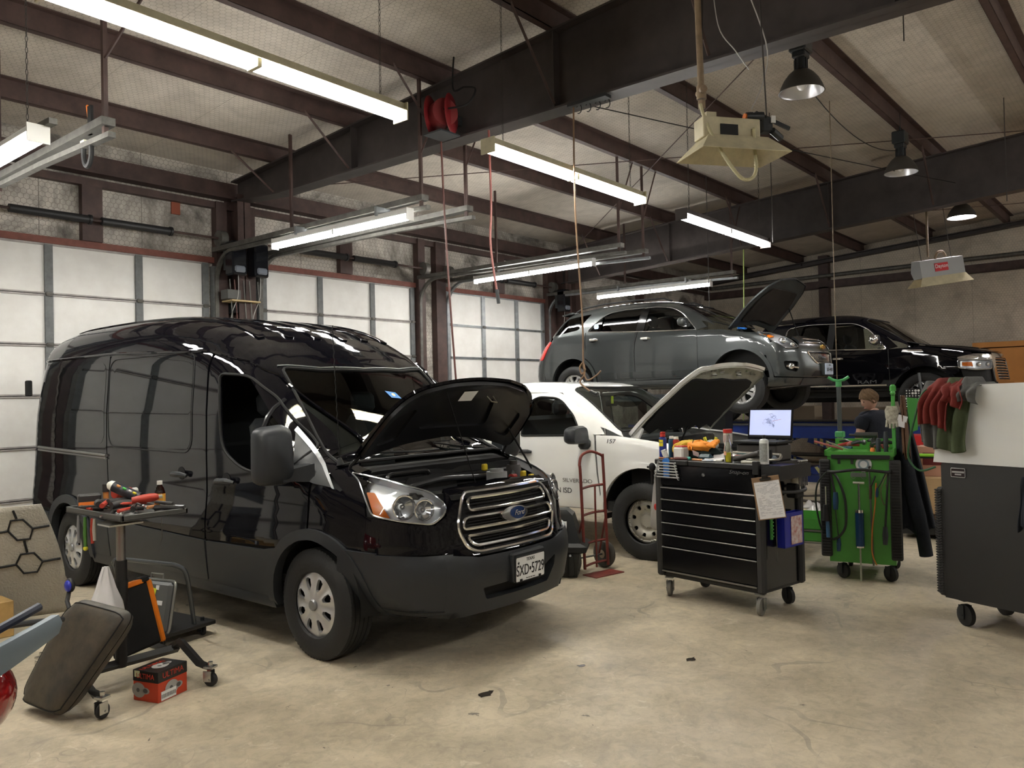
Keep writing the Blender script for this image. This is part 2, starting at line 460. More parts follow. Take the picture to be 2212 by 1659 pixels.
def steering(par, x, y, z):
    mb = MB(); R = Matrix.Rotation(-1.05, 3, 'X'); c = Vector((x,y,z))
    mb.tube([c+R@Vector((.18*cos(a), .18*sin(a), 0)) for a in np.linspace(0, 2*pi, 25)[:-1]], .014, 6, closed=True)
    mb.cyl(c+R@Vector((-.17,0,0)), c+R@Vector((.17,0,0)), .015, n=6); mb.cyl(c, c+R@Vector((0,0,-.3)), .03, n=8)
    return mb.build('steering_wheel', BLACK if 'BLACK' in globals() else BLK, par)
def sidewin(B, mg, par, name, poly, off=-.008, sides=(-1,1), d=.08): return B.patch(name, mg, par, 'side', poly, off=off, rim=0, sides=sides, d=d)
# ---------- room shell ----------
def netmat(name, axes, base, dark, hexs=.062, stain=.5, wire=(.16,.14,.12), wirew=.045, wf=.7):
    m = mat(name, base, .75); nb = NB(m)
    tc = nb.n('ShaderNodeTexCoord'); sp = nb.n('ShaderNodeSeparateXYZ'); nb.l(tc.outputs['Object'], sp.inputs[0])
    cb = nb.n('ShaderNodeCombineXYZ'); nb.l(sp.outputs[axes[0]], cb.inputs[0]); nb.l(sp.outputs[axes[1]], cb.inputs[1])
    v = cb.outputs[0]
    hx = nb.hexline(v, hexs, wirew)
    n1 = nb.ramp(nb.noise(v, .9, 9, .68, .9), [(.44, 1.), (.62, 0.)]); n2 = nb.ramp(nb.noise(v, 5, 6, .7, 1.), [(.45, 0.), (.75, 1.)])
    seam = nb.math('LESS_THAN', nb.math('FLOORED_MODULO', nb.math('ADD', sp.outputs[axes[0]], 100), 1.22), .012)
    c = nb.mix(n2, base, tuple(.8*x for x in base))
    c = nb.mix(nb.math('MULTIPLY', nb.math('SUBTRACT', 1., n1), stain), c, dark)
    c = nb.mix(nb.math('MULTIPLY', seam, .6), c, dark)
    c = nb.mix(nb.math('MULTIPLY', hx, wf), c, wire)
    nb.l(c, nb.b.inputs['Base Color'])
    bp = nb.n('ShaderNodeBump'); bp.inputs['Strength'].default_value = .5; bp.inputs['Distance'].default_value = .03
    nb.l(nb.noise(v, 3.5, 5, .6, .8), bp.inputs['Height'])
    bp2 = nb.n('ShaderNodeBump'); bp2.inputs['Strength'].default_value = .4; bp2.inputs['Distance'].default_value = .004
    nb.l(hx, bp2.inputs['Height']); nb.l(bp.outputs[0], bp2.inputs['Normal']); nb.l(bp2.outputs[0], nb.b.inputs['Normal'])
    return m
M_WL = netmat('insulation_side', (0, 2), (.54,.50,.445), (.085,.075,.065), .066, .95)
M_WB = netmat('insulation_end', (1, 2), (.60,.53,.43), (.30,.26,.21), .062, .55, wf=.5)
M_CE = netmat('insulation_roof', (0, 1), (.56,.51,.44), (.33,.29,.245), .06, .5, wf=.5)
def floor_mat():
    m = mat('concrete', (.5,.45,.36), .5); nb = NB(m); v = nb.mapped()
    a = nb.ramp(nb.noise(v, .45, 8, .6, .3), [(.35, (.50,.427,.31)), (.66, (.67,.58,.43))])
    b = nb.ramp(nb.noise(v, 2.3, 10, .72, .4), [(.40, .74), (.62, 1.)])
    c = nb.mix(1., a, b, 'MULTIPLY')
    # stains
    st = nb.ramp(nb.noise(v, 1.1, 5, .55, 1.2), [(.62, 0.), (.70, .55)])
    c = nb.mix(st, c, (.30,.265,.21))
    sp = nb.ramp(nb.noise(v, 6., 4, .6, .6), [(.70, 0.), (.715, .85)])
    c = nb.mix(sp, c, (.10,.085,.07))
    # scratches / tyre marks: stretched noises
    v2 = nb.mapped((1.2, 14, 1), (0,0,.9)); sc = nb.ramp(nb.noise(v2, 1.6, 6, .7, .25), [(.60, 0.), (.66, .22)])
    c = nb.mix(sc, c, (.36,.33,.27))
    v3 = nb.mapped((9, 1., 1), (0,0,.35)); sc = nb.ramp(nb.noise(v3, 1.3, 6, .7, .25), [(.62, 0.), (.67, .25)])
    c = nb.mix(sc, c, (.40,.36,.29))
    fn = nb.ramp(nb.noise(v, 14, 10, .75, .8), [(.38, .80), (.55, 1.)]); c = nb.mix(1., c, fn, 'MULTIPLY')
    lt = nb.ramp(nb.noise(v, 7, 6, .7, 1.5), [(.60, 0.), (.70, .45)]); c = nb.mix(lt, c, (.74,.69,.56))
    for sc_, ro_, st_, w0 in ((.9, .5, 2.5, .004), (.55, 1.9, 1.2, .006)):
        vo = nb.n('ShaderNodeTexVoronoi', feature='DISTANCE_TO_EDGE'); vo.inputs['Scale'].default_value = sc_
        dv = nb.n('ShaderNodeVectorMath', operation='ADD'); nn = nb.n('ShaderNodeTexNoise'); nn.inputs['Scale'].default_value = st_; nb.l(v, nn.inputs['Vector']); nb.l(v, dv.inputs[0]); nb.l(nn.outputs[1], dv.inputs[1]); nb.l(dv.outputs[0], vo.inputs['Vector'])
        ck = nb.math('MULTIPLY', nb.math('LESS_THAN', vo.outputs['Distance'], w0), nb.ramp(nb.noise(v, 1.7, 3, .5), [(.5, 0.), (.62, .5)])); c = nb.mix(ck, c, (.22,.19,.15))
    for ro_, sc_ in ((-.45, 26), (.75, 32), (1.3, 22)):
        v4 = nb.mapped((1.1, sc_, 1), (0,0,ro_)); sc = nb.ramp(nb.noise(v4, 1.0, 4, .65, .1), [(.665, 0.), (.70, .35)]); c = nb.mix(nb.math('MULTIPLY', sc, nb.ramp(nb.noise(v, .8, 3), [(.45, 0.), (.6, 1.)])), c, (.27,.24,.19))
    nb.l(c, nb.b.inputs['Base Color'])
    r = nb.ramp(nb.noise(v, 3, 6, .6), [(.3, .38), (.7, .62)]); nb.l(r, nb.b.inputs['Roughness'])
    bp = nb.n('ShaderNodeBump'); bp.inputs['Strength'].default_value = .25; bp.inputs['Distance'].default_value = .01
    nb.l(nb.noise(v, 18, 8, .7), bp.inputs['Height']); nb.l(bp.outputs[0], nb.b.inputs['Normal']); return m
STEEL = mat('red_oxide_steel', (.080,.047,.040), .55, var=.45, vscale=5, bump=.1)
STEELD = mat('dark_steel', (.062,.051,.048), .55, var=.4, vscale=3)
GALV = mat('galvanised', (.33,.35,.36), .45, .7, var=.3, vscale=12)
DIRTG = mat('dusty_galvanised', (.16,.155,.14), .55, .5, var=.4, vscale=10)
XA, XB, YA, YB = -8., 21.0, -8.0, 10.3
def roofz(y): return 4.81+(9.17-y)*.07
def struct(mb, name, m, parent=None, smooth=0, kind='structure'):
    o = mb.build(name, m, parent, smooth=smooth)
    if parent is None: o['kind'] = kind
    return o
struct(MB().bb((XA-.2, YA-.2, -.2), (XB+.2, YB+.2, 0)), 'floor', floor_mat())
mb = MB(); zc = .2
mb.prism([(YB+.2, roofz(YB+.2)+zc), (YA-.2, roofz(YA-.2)+zc), (YA-.2, roofz(YA-.2)+zc+.1), (YB+.2, roofz(YB+.2)+zc+.1)], XA-.2, XB+.2, 'X')
struct(mb, 'ceiling', M_CE)
DOORS = [(-4.6,-1.55), (-.85, 2.2), (2.72,5.83), (6.64,9.68), (10.47,13.38)]
xs = [XA]+[q for d in DOORS for q in d]+[XB]
mb = MB()
mb.bb((XA-.2, YB, 3.60), (XB+.2, YB+.15, 5.0))
for i in range(0, len(xs), 2): mb.bb((xs[i], YB, 0), (xs[i+1], YB+.15, 3.60))
struct(mb, 'wall_left', M_WL)
struct(MB().prism([(YA-.2, 0), (YB+.2, 0), (YB+.2, roofz(YB)+.25), (YA-.2, roofz(YA)+.25)], XB, XB+.15, 'X'), 'wall_back', M_WB)
struct(MB().bb((XA-.2, YA-.15, 0), (XB+.2, YA, 6.3)), 'wall_right', M_WL)
struct(MB().prism([(YA-.2, 0), (YB+.2, 0), (YB+.2, roofz(YB)+.25), (YA-.2, roofz(YA)+.25)], XA-.15, XA, 'X'), 'wall_front', M_WB)

# ---------- overhead doors in the left wall ----------
DOORW = mat('door_white', (.80,.80,.775), .5, var=.07, vscale=2.5, vcol=(.70,.69,.66))
STILE = mat('door_stile', (.17,.18,.18), .6, var=.3, vscale=14)
RAILM = mat('door_rail', (.44,.41,.39), .5, var=.3, vscale=10)
HEADER = mat('header_red', (.22,.075,.055), .6, var=.3, vscale=7)
BLACK = mat('black_plastic', (.015,.015,.016), .45)
for di, (x0, x1) in enumerate(DOORS):
    t = thing('door_%d' % (di+1), 'white sectional overhead door', 'door', (x0, YB, 0), kind='structure')
    del t['label']; del t['category']
    W = x1-x0
    for k in range(6):
        pn = MB().bb((0, -.01, k*.6+.012), (W, .045, (k+1)*.6-.012)).build('door_panel', DOORW, t, smooth=0)
        r = MB()
        for z in (k*.6, (k+1)*.6-.0): 
            s = 1 if z == k*.6 else -1
            r.bb((0, -.03, z), (W, .02, z+s*.022))
            if 0 < z < 3.6: r.bb((.03, -.036, z-.003), (W-.03, -.03, z+.003))
        r.build('rail', RAILM if di < 4 else GALV, pn, smooth=0)
        s2 = MB(); cs = [.05, W*.345, W*.69, W-.05]
        for j, c in enumerate(cs): s2.bb((c-.045, -.042, k*.6+.01), (c+.045, 0, (k+1)*.6-.01))
        s2.build('stile', STILE if di < 4 else GALV, pn, smooth=0)
        if k:
            h = MB()
            for c in cs: h.box((c, -.05, k*.6), (.07, .02, .05), b=.006); h.cyl((c-.04,-.055,k*.6), (c+.04,-.055,k*.6), .012)
            h.build('hinge', DIRTG, pn)
    TM = GALV if di == 4 else DIRTG
    for sx, xx in ((-1, -.06), (1, W+.06)):
        tr = MB()
        path = [(xx, -.12, 0), (xx, -.12, 3.3)]+[(xx, -.12-.42*(1-cos(radians(a))), 3.3+.42*sin(radians(a))) for a in range(9, 91, 9)]+[(xx, -3.0, 3.70), (xx, -4.3, 3.66)]
        w_ = .028
        rings = []
        for i, p in enumerate(path):
            a = Vector(path[min(i+1, len(path)-1)])-Vector(path[max(i-1, 0)]); a.normalize()
            n = Vector((0, -a.z, a.y)) if abs(a.x) < .5 else Vector((0,0,1)); X = Vector((1,0,0))
            rings.append([Vector(p)+sxx*X*w_+nn*n*.02 for sxx, nn in ((-1,-1),(1,-1),(1,1),(-1,1))])
        tr.loft(rings); tr.build('track', TM, t, smooth=25)
        MB().bb((xx-.05, -.10, 3.74), (xx+.05, -4.25, 3.80)).build('track_angle', DIRTG, t, smooth=0) if di > 1 else None
        MB().bb((xx-.035, -.12, 0), (xx+.035, -.02, 3.55)).build('jamb_angle', GALV if di == 4 else STILE, t, smooth=0)
    sh = MB(); sh.cyl((-.15, -.2, 3.92), (W+.15, -.2, 3.92), .016, n=10)
    c = W*.5; sh.build('spring_shaft', STEEL, t)
    for a, b in ((c-.95, c-.06), (c+.06, c+.95)):
        q = MB(); q.cyl((a, -.2, 3.92), (b, -.2, 3.92), .048, n=14); q.cyl((b-.03, -.2, 3.92), (b, -.2, 3.92), .06, n=14)
        q.build('torsion_spring', BLACK, t)
    for xx in (-.1, W+.1):
        MB().cyl((xx-.05, -.2, 3.92), (xx+.05, -.2, 3.92), .11, n=20).build('cable_drum', DIRTG, t)
    MB().bb((-.1, -.06, 3.6), (W+.1, .02, 3.68)).build('header', HEADER, t, smooth=0)
    if di >= 1:
        MB().bb((c-.12, -.1, 3.68), (c+.12, -.002, 4.36)).build('header_post', STEEL, t, smooth=0)
# wall columns (C and I sections)
def ibeam_v(x, y, z0, z1, w=.2, d=.25, t=.012, rot=False):
    mb = MB()
    if not rot:
        mb.bb((x-w/2, y-d/2, z0), (x+w/2, y-d/2+t, z1)); mb.bb((x-w/2, y+d/2-t, z0), (x+w/2, y+d/2, z1)); mb.bb((x-t/2, y-d/2, z0), (x+t/2, y+d/2, z1))
    else:
        mb.bb((x-d/2, y-w/2, z0), (x-d/2+t, y+w/2, z1)); mb.bb((x+d/2-t, y-w/2, z0), (x+d/2, y+w/2, z1)); mb.bb((x-d/2, y-t/2, z0), (x+d/2, y+t/2, z1))
    return mb
for x, w in ((5.98,.16), (6.42,.16), (9.78,.16), (10.2,.14), (10.32,.1), (13.5,.2), (2.6,.14), (2.32,.14), (14.5,.2), (17.2,.2)):
    struct(MB().bb((x-w/2, YB-.13, 0), (x+w/2, YB-.002, 4.45)), 'wall_column', STEEL)
for x in (6.2, 13.85): struct(ibeam_v(x, YB-.17, 0, 4.55, .2, .34), 'wall_column', STEEL)
for y in (7.0, 1.2, -4.5): struct(MB().bb((XB-.2, y-.12, 0), (XB-.002, y+.12, roofz(y)+.1)), 'wall_column', STEEL)
# end wall girts + pipe
struct(MB().bb((XB-.2, YA+.01, 4.23), (XB-.002, YB-.01, 4.26)).bb((XB-.2, YA+.01, 4.23), (XB-.185, YB-.01, 4.42)), 'wall_beam', STEEL)
tag(MB().cyl((XB-.28, YA+.1, 4.58), (XB-.28, YB-.3, 4.52), .05, n=12).build('wall_pipe', DIRTG), 'grey conduit pipe running along the end wall above the brown girt', 'pipe')
# rafters: tapered I beams
for rx in (-1.45, 6.2, 13.85, 20.75):
    mb = MB(); zb = (4.36, 4.36) if rx < 10 else (4.12, 4.62); tw = .02; fw = .11
    if rx > 20: zb = (4.75, 5.6)
    ys = [10.1, 9.0, 0, YA]
    if rx < 10: zbs = [4.46, 4.38, 4.36, 4.36]
    elif rx < 20: zbs = [4.02, 4.06, 4.62, 5.1]
    else: zbs = [4.62, 4.70, 5.35, 5.9]
    for i in range(3):
        y0, y1 = ys[i], ys[i+1]
        mb.prism([(y0, zbs[i]), (y1, zbs[i+1]), (y1, roofz(y1)), (y0, roofz(y0))], rx-.006, rx+.006, 'X')
        mb.prism([(y0, zbs[i]), (y1, zbs[i+1]), (y1, zbs[i+1]+tw), (y0, zbs[i]+tw)], rx-fw, rx+fw, 'X')
        mb.prism([(y0, roofz(y0)-tw), (y1, roofz(y1)-tw), (y1, roofz(y1)), (y0, roofz(y0))], rx-fw, rx+fw, 'X')
    for yy in (7.5, 4.5, 1.5, -1.5):
        mb.prism([(yy, np.interp(-yy, [-y for y in ys], zbs)), (yy+.012, np.interp(-yy, [-y for y in ys], zbs)), (yy+.012, roofz(yy)), (yy, roofz(yy))], rx-.1, rx+.1, 'X')
    struct(mb, 'roof_beam', STEELD)
# purlins: Z sections on the rafters
PUR = [9.1, 7.55, 6.05, 4.5, 2.92, 1.35, -.2, -1.75, -3.3, -4.85, -6.4]
for y in PUR:
    z = roofz(y); mb = MB()
    mb.bb((XA, y-.004, z), (XB, y+.004, z+.2)); mb.bb((XA, y-.004, z), (XB, y+.075, z+.006)); mb.bb((XA, y+.069, z), (XB, y+.075, z+.022)); mb.bb((XA, y-.075, z+.19), (XB, y+.004, z+.2))
    struct(mb, 'roof_purlin', STEEL)
mb = MB().bb((XA, YB-.16, 4.52), (XB, YB-.002, 4.72)).bb((XA, YB-.2, 4.50), (XB, YB-.002, 4.52)); struct(mb, 'roof_beam', STEEL)
mb = MB().bb((XA, YB-.1, 4.36), (XB, YB-.002, 4.45)); struct(mb, 'wall_beam', STEEL)
# flange braces between rafter and purlins
for rx in (6.2, 13.85):
    for y in PUR[:7]:
        for s in (-1, 1):
            z1 = roofz(y)+.03; z0 = (4.42 if rx < 10 else np.interp(-y, [-10.1,-9,0,8], [4.05,4.1,4.66,5.1]))
            tag(MB().tube([(rx+s*.1, y, z0), (rx+s*.72, y, z1)], .016, 4).build('flange_brace', STEEL, smooth=0), 'thin steel brace from rafter flange up to purlin', 'brace', 'flange braces on the rafters', 'structure')
# cable and rod bracing under the roof
def rod(a, b, r=.007, m=STEEL, name='brace_rod', lab='thin steel bracing rod crossing diagonally under the roof', cat='bracing rod', n=5, sag=0, kind='structure'):
    pts = [Vector(a).lerp(Vector(b), i/14)-Vector((0,0,sag*4*(i/14)*(1-i/14))) for i in range(15)] if sag else [a, b]
    return tag(MB().tube(pts, r, n).build(name, m), lab, cat, None, kind)
rod((6.3, 9.9, 4.62), (13.75, 1.35, 5.3), lab='thin bracing rod slanting from the column top between the overhead doors to the far rafter')
rod((13.75, 9.9, 4.6), (6.3, 1.3, 5.3), lab='thin bracing rod slanting from the near rafter to the far end of the door wall')
rod((13.95, 7.9, 4.8), (20.9, .3, 5.5), lab='thin bracing rod above the lifted pickup')

# ---------- fluorescent lights ----------
TUBE = mat('lit_tube', (1., .98, .94), .3, emit=TUBE_STRENGTH)
FIXW = mat('fixture_enamel', (.62,.58,.40), .5, var=.25, vscale=9)
FIXG = mat('fixture_white', (.68,.68,.66), .5)
CHAIN = mat('dark_chain', (.06,.055,.05), .6, .4)
def fixture(lab, group, a, b, m=FIXW, chains=True, wide=.15, shield=True):
    a, b = Vector(a), Vector(b); L = (b-a).length; rz = atan2((b-a).y, (b-a).x)
    t = thing('fluorescent_light', lab, 'ceiling light', tuple((a+b)/2), rz, group)
    t.rotation_euler = (0, -math.asin((b-a).z/L), rz)
    h = MB(); hw = wide/2
    h.prism([(-hw*.55, .03), (-hw*.6, .085), (hw*.6, .085), (hw*.55, .03)], -L/2, L/2, 'X')
    h.bb((-L/2, -hw, .022), (L/2, hw, .032))
    for sx in (-1, 1): h.bb((sx*L/2-.006, -hw, -.045), (sx*L/2+.006, hw, .085))
    h.build('housing', m, t, smooth=0)
    for sy in (-.04, .04):
        for k in (0, 1):
            x0 = -L/2+.03+k*(L/2-.02); MB().cyl((x0, sy, -.012), (x0+L/2-.05, sy, -.012), .0165, n=10).build('tube', TUBE, t)
    mid = MB(); mid.box((0, 0, 0), (.03, .12, .06)); mid.build('lamp_holder', m, t, smooth=0)
    if not chains:
        for sx in (-.3, .3): MB().box((sx*L, -.05, .12), (.03, .20, .10)).build('mounting_strap', GALV, t, smooth=0)
    if chains:
        for sx in (-.42, .42):
            top = roofz((a+b).y/2)+.19-(a+b).z/2
            c = MB(); n = int((top-.085)/.04)
            for i in range(n):
                z = .085+i*.04+.02; cc = [( .008*cos(q)*(i % 2), .008*cos(q)*((i+1) % 2), .024*sin(q)) for q in np.linspace(0, 2*pi, 7)[:-1]]
                c.tube([(sx*L+x, y, z+zz) for x, y, zz in cc], .0025, 4, closed=True)
            c.build('chain', CHAIN, t)
    return t
G1 = 'fluorescent lights in the row beside the van'
fixture('long twin-tube fluorescent light nearest the camera, above the black van', G1, (1.61, 4.4, 3.79), (4.05, 4.4, 3.76))
fixture('twin-tube fluorescent light hung just past the big rafter, over the white pickup', G1, (5.02, 4.4, 3.74), (7.46, 4.4, 3.72))
fixture('smaller-looking twin-tube fluorescent light in front of the far rafter above the raised crossover', G1, (8.37, 4.4, 3.70), (10.79, 4.4, 3.68), m=STEELD)
G2 = 'fluorescent lights hung under the overhead door tracks'
fixture('fluorescent light along the door track at the upper left edge', G2, (2.2, 6.1, 3.56), (2.2, 8.54, 3.56), FIXG)
fixture('fluorescent light under the track above the black van', G2, (5.76, 6.15, 3.57), (5.76, 8.58, 3.59), FIXG, False, .1)
fixture('fluorescent light under the track behind the rafter with the hose reel', G2, (10.30, 6.92, 3.68), (10.30, 9.38, 3.67), FIXG, False, .1)
fixture('fluorescent light under the track above the raised grey crossover', G2, (13.42, 6.5, 3.60), (13.42, 8.93, 3.60), FIXG, False, .1)
G3 = 'fluorescent lights farther back in the shop out of view'
for x in (-5.2, 1.6, 7.4, 9.9, 15.4, 17.9):
    for y, z in ((-2.5, 4.4),):
        fixture('fluorescent light in the side of the shop away from the doors', G3, (x, y, z), (x+2.44, y, z), FIXG)
for x in (-5.4, -1.2): fixture('fluorescent light in the row towards the near end of the shop', G1, (x, 4.4, 3.8), (x+2.44, 4.4, 3.8))
# ---------- black van ----------
VPROF = cr([(.05,.30),(.02,.44),(.0,.56),(.015,.66),(.05,.74),(.07,.90),(.11,1.02),(.20,1.10),(.5,1.195),(.80,1.27),(.98,1.345),(1.3,1.655),(1.62,1.95),(1.9,2.13),(2.25,2.275),(2.7,2.365),(3.2,2.415),(4.0,2.44),(5.0,2.43),(5.42,2.39),(5.54,2.30),(5.58,2.1),(5.62,1.4),(5.65,.8),(5.66,.42),(5.6,.30)], 3)+[(3.,.28)]
def vanW(u, z):
    b = np.interp(u, [0,.15,.4,.8,1.3,4.9,5.45,5.66], [.79,.85,.92,1.0,1.03,1.03,1.015,.99])
    t = np.interp(z, [.25,.5,.75,1.0,1.3,1.6,2.0,2.3,2.6], [-.05,-.02,.0,-.022,-.02,-.03,-.07,-.115,-.18])
    return b+t
def vank(u, z): return np.interp(z, [1.0,1.5,2.1], [.0,.12,.34])+np.interp(u, [.0,.8,1.2,4.9,5.4], [.34,.30,.08,.08,.22])*np.interp(z,[1.3,1.8],[1,.5])
VAN = Body(VPROF, vanW, vank, lambda y, z: np.interp(y, [.0,1.2,2.2,3.5], [.225,.20,.14,0]))
VAN.L = 5.7; VAN.mid = .9; VAN.dc = .9
VAN_LOC = (4.16, 3.42, 0); VAN_RZ = radians(.5)
van = thing('van', 'glossy black cargo van with its bonnet open in front of the first overhead door', 'van', VAN_LOC, VAN_RZ)
FW, RW, WZ, WR = .93, 4.58, .356, .356
def archpoly(c, r, z0=.2, n=22, cz=.37): return [(c-r, z0)]+[(c+r*cos(a), cz+r*sin(a)) for a in np.linspace(pi, 0, n)]+[(c+r, z0)]
SB = (-1, 1)
# dark inner shell under the seams
sh = [(.55,.40),(.40,.9),(.62,1.14),(.84,1.22),(1.2,1.50),(1.66,1.88),(2.0,2.1),(5.50,2.15),(5.60,.4)]
def ars(c, r, z0, z1, n=8):
    a0, a1 = [math.asin(min(1, max(-1, (z-.37)/r))) for z in (z0, z1)]
    return [(c+r*cos(a), .37+r*sin(a)) for a in np.linspace(a0, a1, n)]
WIN = rp([(2.04,1.885,.05),(1.76,1.86,.08),(1.50,1.70,.05),(1.10,1.34,.05),(1.14,1.235,.05),(1.45,1.175,.15),(1.72,1.20,.15),(1.96,1.335,.1)], .05, 4)
VAN.patch('inner_shell', BLK, van, 'side', sh, [archpoly(FW,.42,.401), archpoly(RW,.42,.401), WIN], off=-.015, rim=0, sides=SB, d=.12)
# front door
door = rp([(.985,.80,.0),(1.10,.775,0),(1.22,.70,0),(2.175,.665,.02),(2.16,1.36,.3),(2.19,2.045,.05),(1.90,2.005,.1),(1.68,1.90,.1),(1.24,1.51,.05),(.975,1.26,.08)], .02, 4)
for sg in SB:
    fd = VAN.patch('front_door', BPAINT, van, 'side', door, [WIN], off=.003, rim=.02, sides=(sg,), d=.055)
    VAN.patch('door_cladding', BPLAST, fd, 'side', ars(FW,.44,.36,.69)+[(1.30,.69),(1.45,.665),(2.165,.655),(2.18,.35),(1.36,.35)], off=.012, rim=.02, sides=(sg,), d=.08)
    VAN.line('window_seal', BLK, fd, 'side', WIN, .011, .004, (sg,), closed=True)
    VAN.line('window_seal', mat('satin_black', (.02,.02,.022), .25), fd, 'side', [(1.46,1.685),(1.47,1.19)], .018, -.004, (sg,))
    VAN.patch('quarter_glass', GL_T if sg < 0 else GL_S, fd, 'side', [(1.45,1.68),(1.10,1.34),(1.14,1.235),(1.45,1.18)], off=-.008, rim=0, sides=(sg,))
    if sg == 1: VAN.patch('side_window', GL_S, fd, 'side', WIN, off=-.012, rim=0, sides=(sg,))
    # handle
    h = MB(); p = VAN.at('side', [(2.02,1.09),(1.97,1.105),(1.84,1.11),(1.79,1.10)], .0, sg)
    for q in (p[0], p[3]): pass
    o = [Vector((sg*.03,0,0)), Vector((sg*.048,0,0)), Vector((sg*.048,0,0)), Vector((sg*.02,0,0))]
    h.tube([a+b for a, b in zip(p, o)], [.016,.022,.022,.012], 8); h.build('handle', BPLAST, fd)
    VAN.patch('handle_cup', BLK, fd, 'side', arc(1.91,1.115,.055,0,360,20,.05)[:-1], off=.005, rim=0, sides=(sg,))
    # A-pillar cheek
    VAN.patch('pillar_cheek', BPLAST, van, 'diag', rp([(.875,1.48),(.775,1.36),(.655,1.225),(.585,1.105),(.72,1.13),(.86,1.19),(.87,1.33)], .01), off=.010, rim=.01, sides=(sg,), d=.05)
    VAN.patch('trim_reflection', mat('trim_reflection', (.42,.44,.46), .3, .5), van, 'diag', rp([(.868,1.49),(.770,1.385),(.650,1.245),(.572,1.095),(.590,1.10),(.672,1.235),(.79,1.365),(.885,1.465)], .003), off=.014, rim=.006, sides=(sg,), d=.04)  # silver strip colours in the reflection on the glossy pillar cheek
# mirrors
for sg in SB:
    mr = MB(); b = Vector((sg*.97, 1.06, 1.20))
    mr.loft([[b+Vector((sg*dx, dy, dz)) for dx, dy, dz in ring] for ring in (
        [(-.02,-.10,-.06),(-.02,.10,-.05),(-.02,.10,.05),(-.02,-.10,.06)], [(.10,-.03,-.05),(.10,.08,-.05),(.10,.08,.03),(.10,-.03,.03)], [(.17,-.03,-.05),(.17,.08,-.05),(.17,.08,.04),(.17,-.03,.04)])])
    hd = []
    for t, (w_, h_, cx) in enumerate([(.10,.15,.0),(.125,.185,0),(.135,.20,0),(.13,.195,0)]):
        y = 1.11+[0,.03,.09,.135][t]
        ring = rp([(-w_,-h_),(w_,-h_*.95),(w_*.98,h_*.9),(-w_*.85,h_)], .07, 4); hd.append([(sg*(1.165+q[0]), y-.09, 1.325+q[1]) for q in ring])
    mr.loft(hd); m = mr.build('wing_mirror', BPLAST, van, smooth=50)
    gl = MB(); gl.prism(rp([(sg*1.06,1.16),(sg*1.27,1.16),(sg*1.27,1.48),(sg*1.07,1.48)], .04), 1.155, 1.16, 'Y'); gl.build('mirror_glass', CHROME, m)
# sliding door / side panels
VAN.patch('sliding_door', BPAINT, van, 'side', rp([(2.195,.665,.01),(3.77,.70,.01),(3.80,1.3,.2),(3.84,2.10,.03),(2.22,2.085,.03),(2.18,1.36,.3)], .02), off=.003, rim=.02, sides=SB, d=.055)
VAN.patch('quarter_panel', BPAINT, van, 'side', rp([(3.785,.70,.01),(RW-.44,.70,.0),(RW+.44,.70,.0),(5.56,.70,.0),(5.52,2.10,.05),(3.86,2.115,.03),(3.815,1.3,.2)], .02), [archpoly(RW,.43,.701)], off=.003, rim=.02, sides=SB, d=.06)
for a, b in ((2.195,3.77),(3.785,RW-.46),(RW+.46,5.57)):
    VAN.patch('side_cladding', BPLAST, van, 'side', rp([(a,.36),(b,.36),(b,.69),(a,.655)], .01), off=.012, rim=.02, sides=SB, d=.1)
WP = mat('window_pressing', (.004,.005,.006), .02, ior=1.55)
VAN.patch('blank_window', WP, van, 'side', rp([(2.40,1.31),(3.735,1.33),(3.80,2.04),(2.42,2.045)], .12, 6), off=.0045, rim=.004, sides=SB, d=.06)
VAN.patch('blank_window', WP, van, 'side', rp([(3.86,1.33),(5.42,1.36),(5.38,2.03),(3.90,2.05)], .12, 6), off=.0045, rim=.004, sides=SB, d=.06)
VAN.line('window_seam', BLK, van, 'side', rp([(2.38,1.29),(3.77,1.31),(3.84,2.065),(2.40,2.065)], .14, 6), .004, .004, SB, closed=True)
VAN.line('door_rail', mat('rail_steel', (.30,.30,.29), .35, .8), van, 'side', [(3.80,1.235),(5.30,1.275)], .014, .012, SB)
VAN.line('door_rail', mat('rail_steel', (.30,.30,.29), .35, .8), van, 'side', [(3.80,1.21),(5.30,1.25)], .010, .012, SB)
for sg in SB:
    h = MB(); p = VAN.at('side', [(2.44,1.12),(2.49,1.13),(2.60,1.13),(2.64,1.12)], .0, sg)
    o = [Vector((sg*.02,0,0)), Vector((sg*.046,0,0)), Vector((sg*.046,0,0)), Vector((sg*.03,0,0))]
    h.tube([a+b for a, b in zip(p, o)], [.014,.022,.022,.014], 8); h.build('door_handle', BPLAST, van)
    VAN.patch('handle_cup', BLK, van, 'side', arc(2.54,1.135,.055,0,360,20,.05)[:-1], off=.005, rim=0, sides=(sg,))
    # sill
    s = MB(); s.loft([[(sg*x, u, z) for x, z in ((.84,.27),(.985,.27),(1.0,.31),(1.0,.37),(.84,.37))] for u in (FW+.43, RW-.43)]); s.build('sill', BPLAST, van)
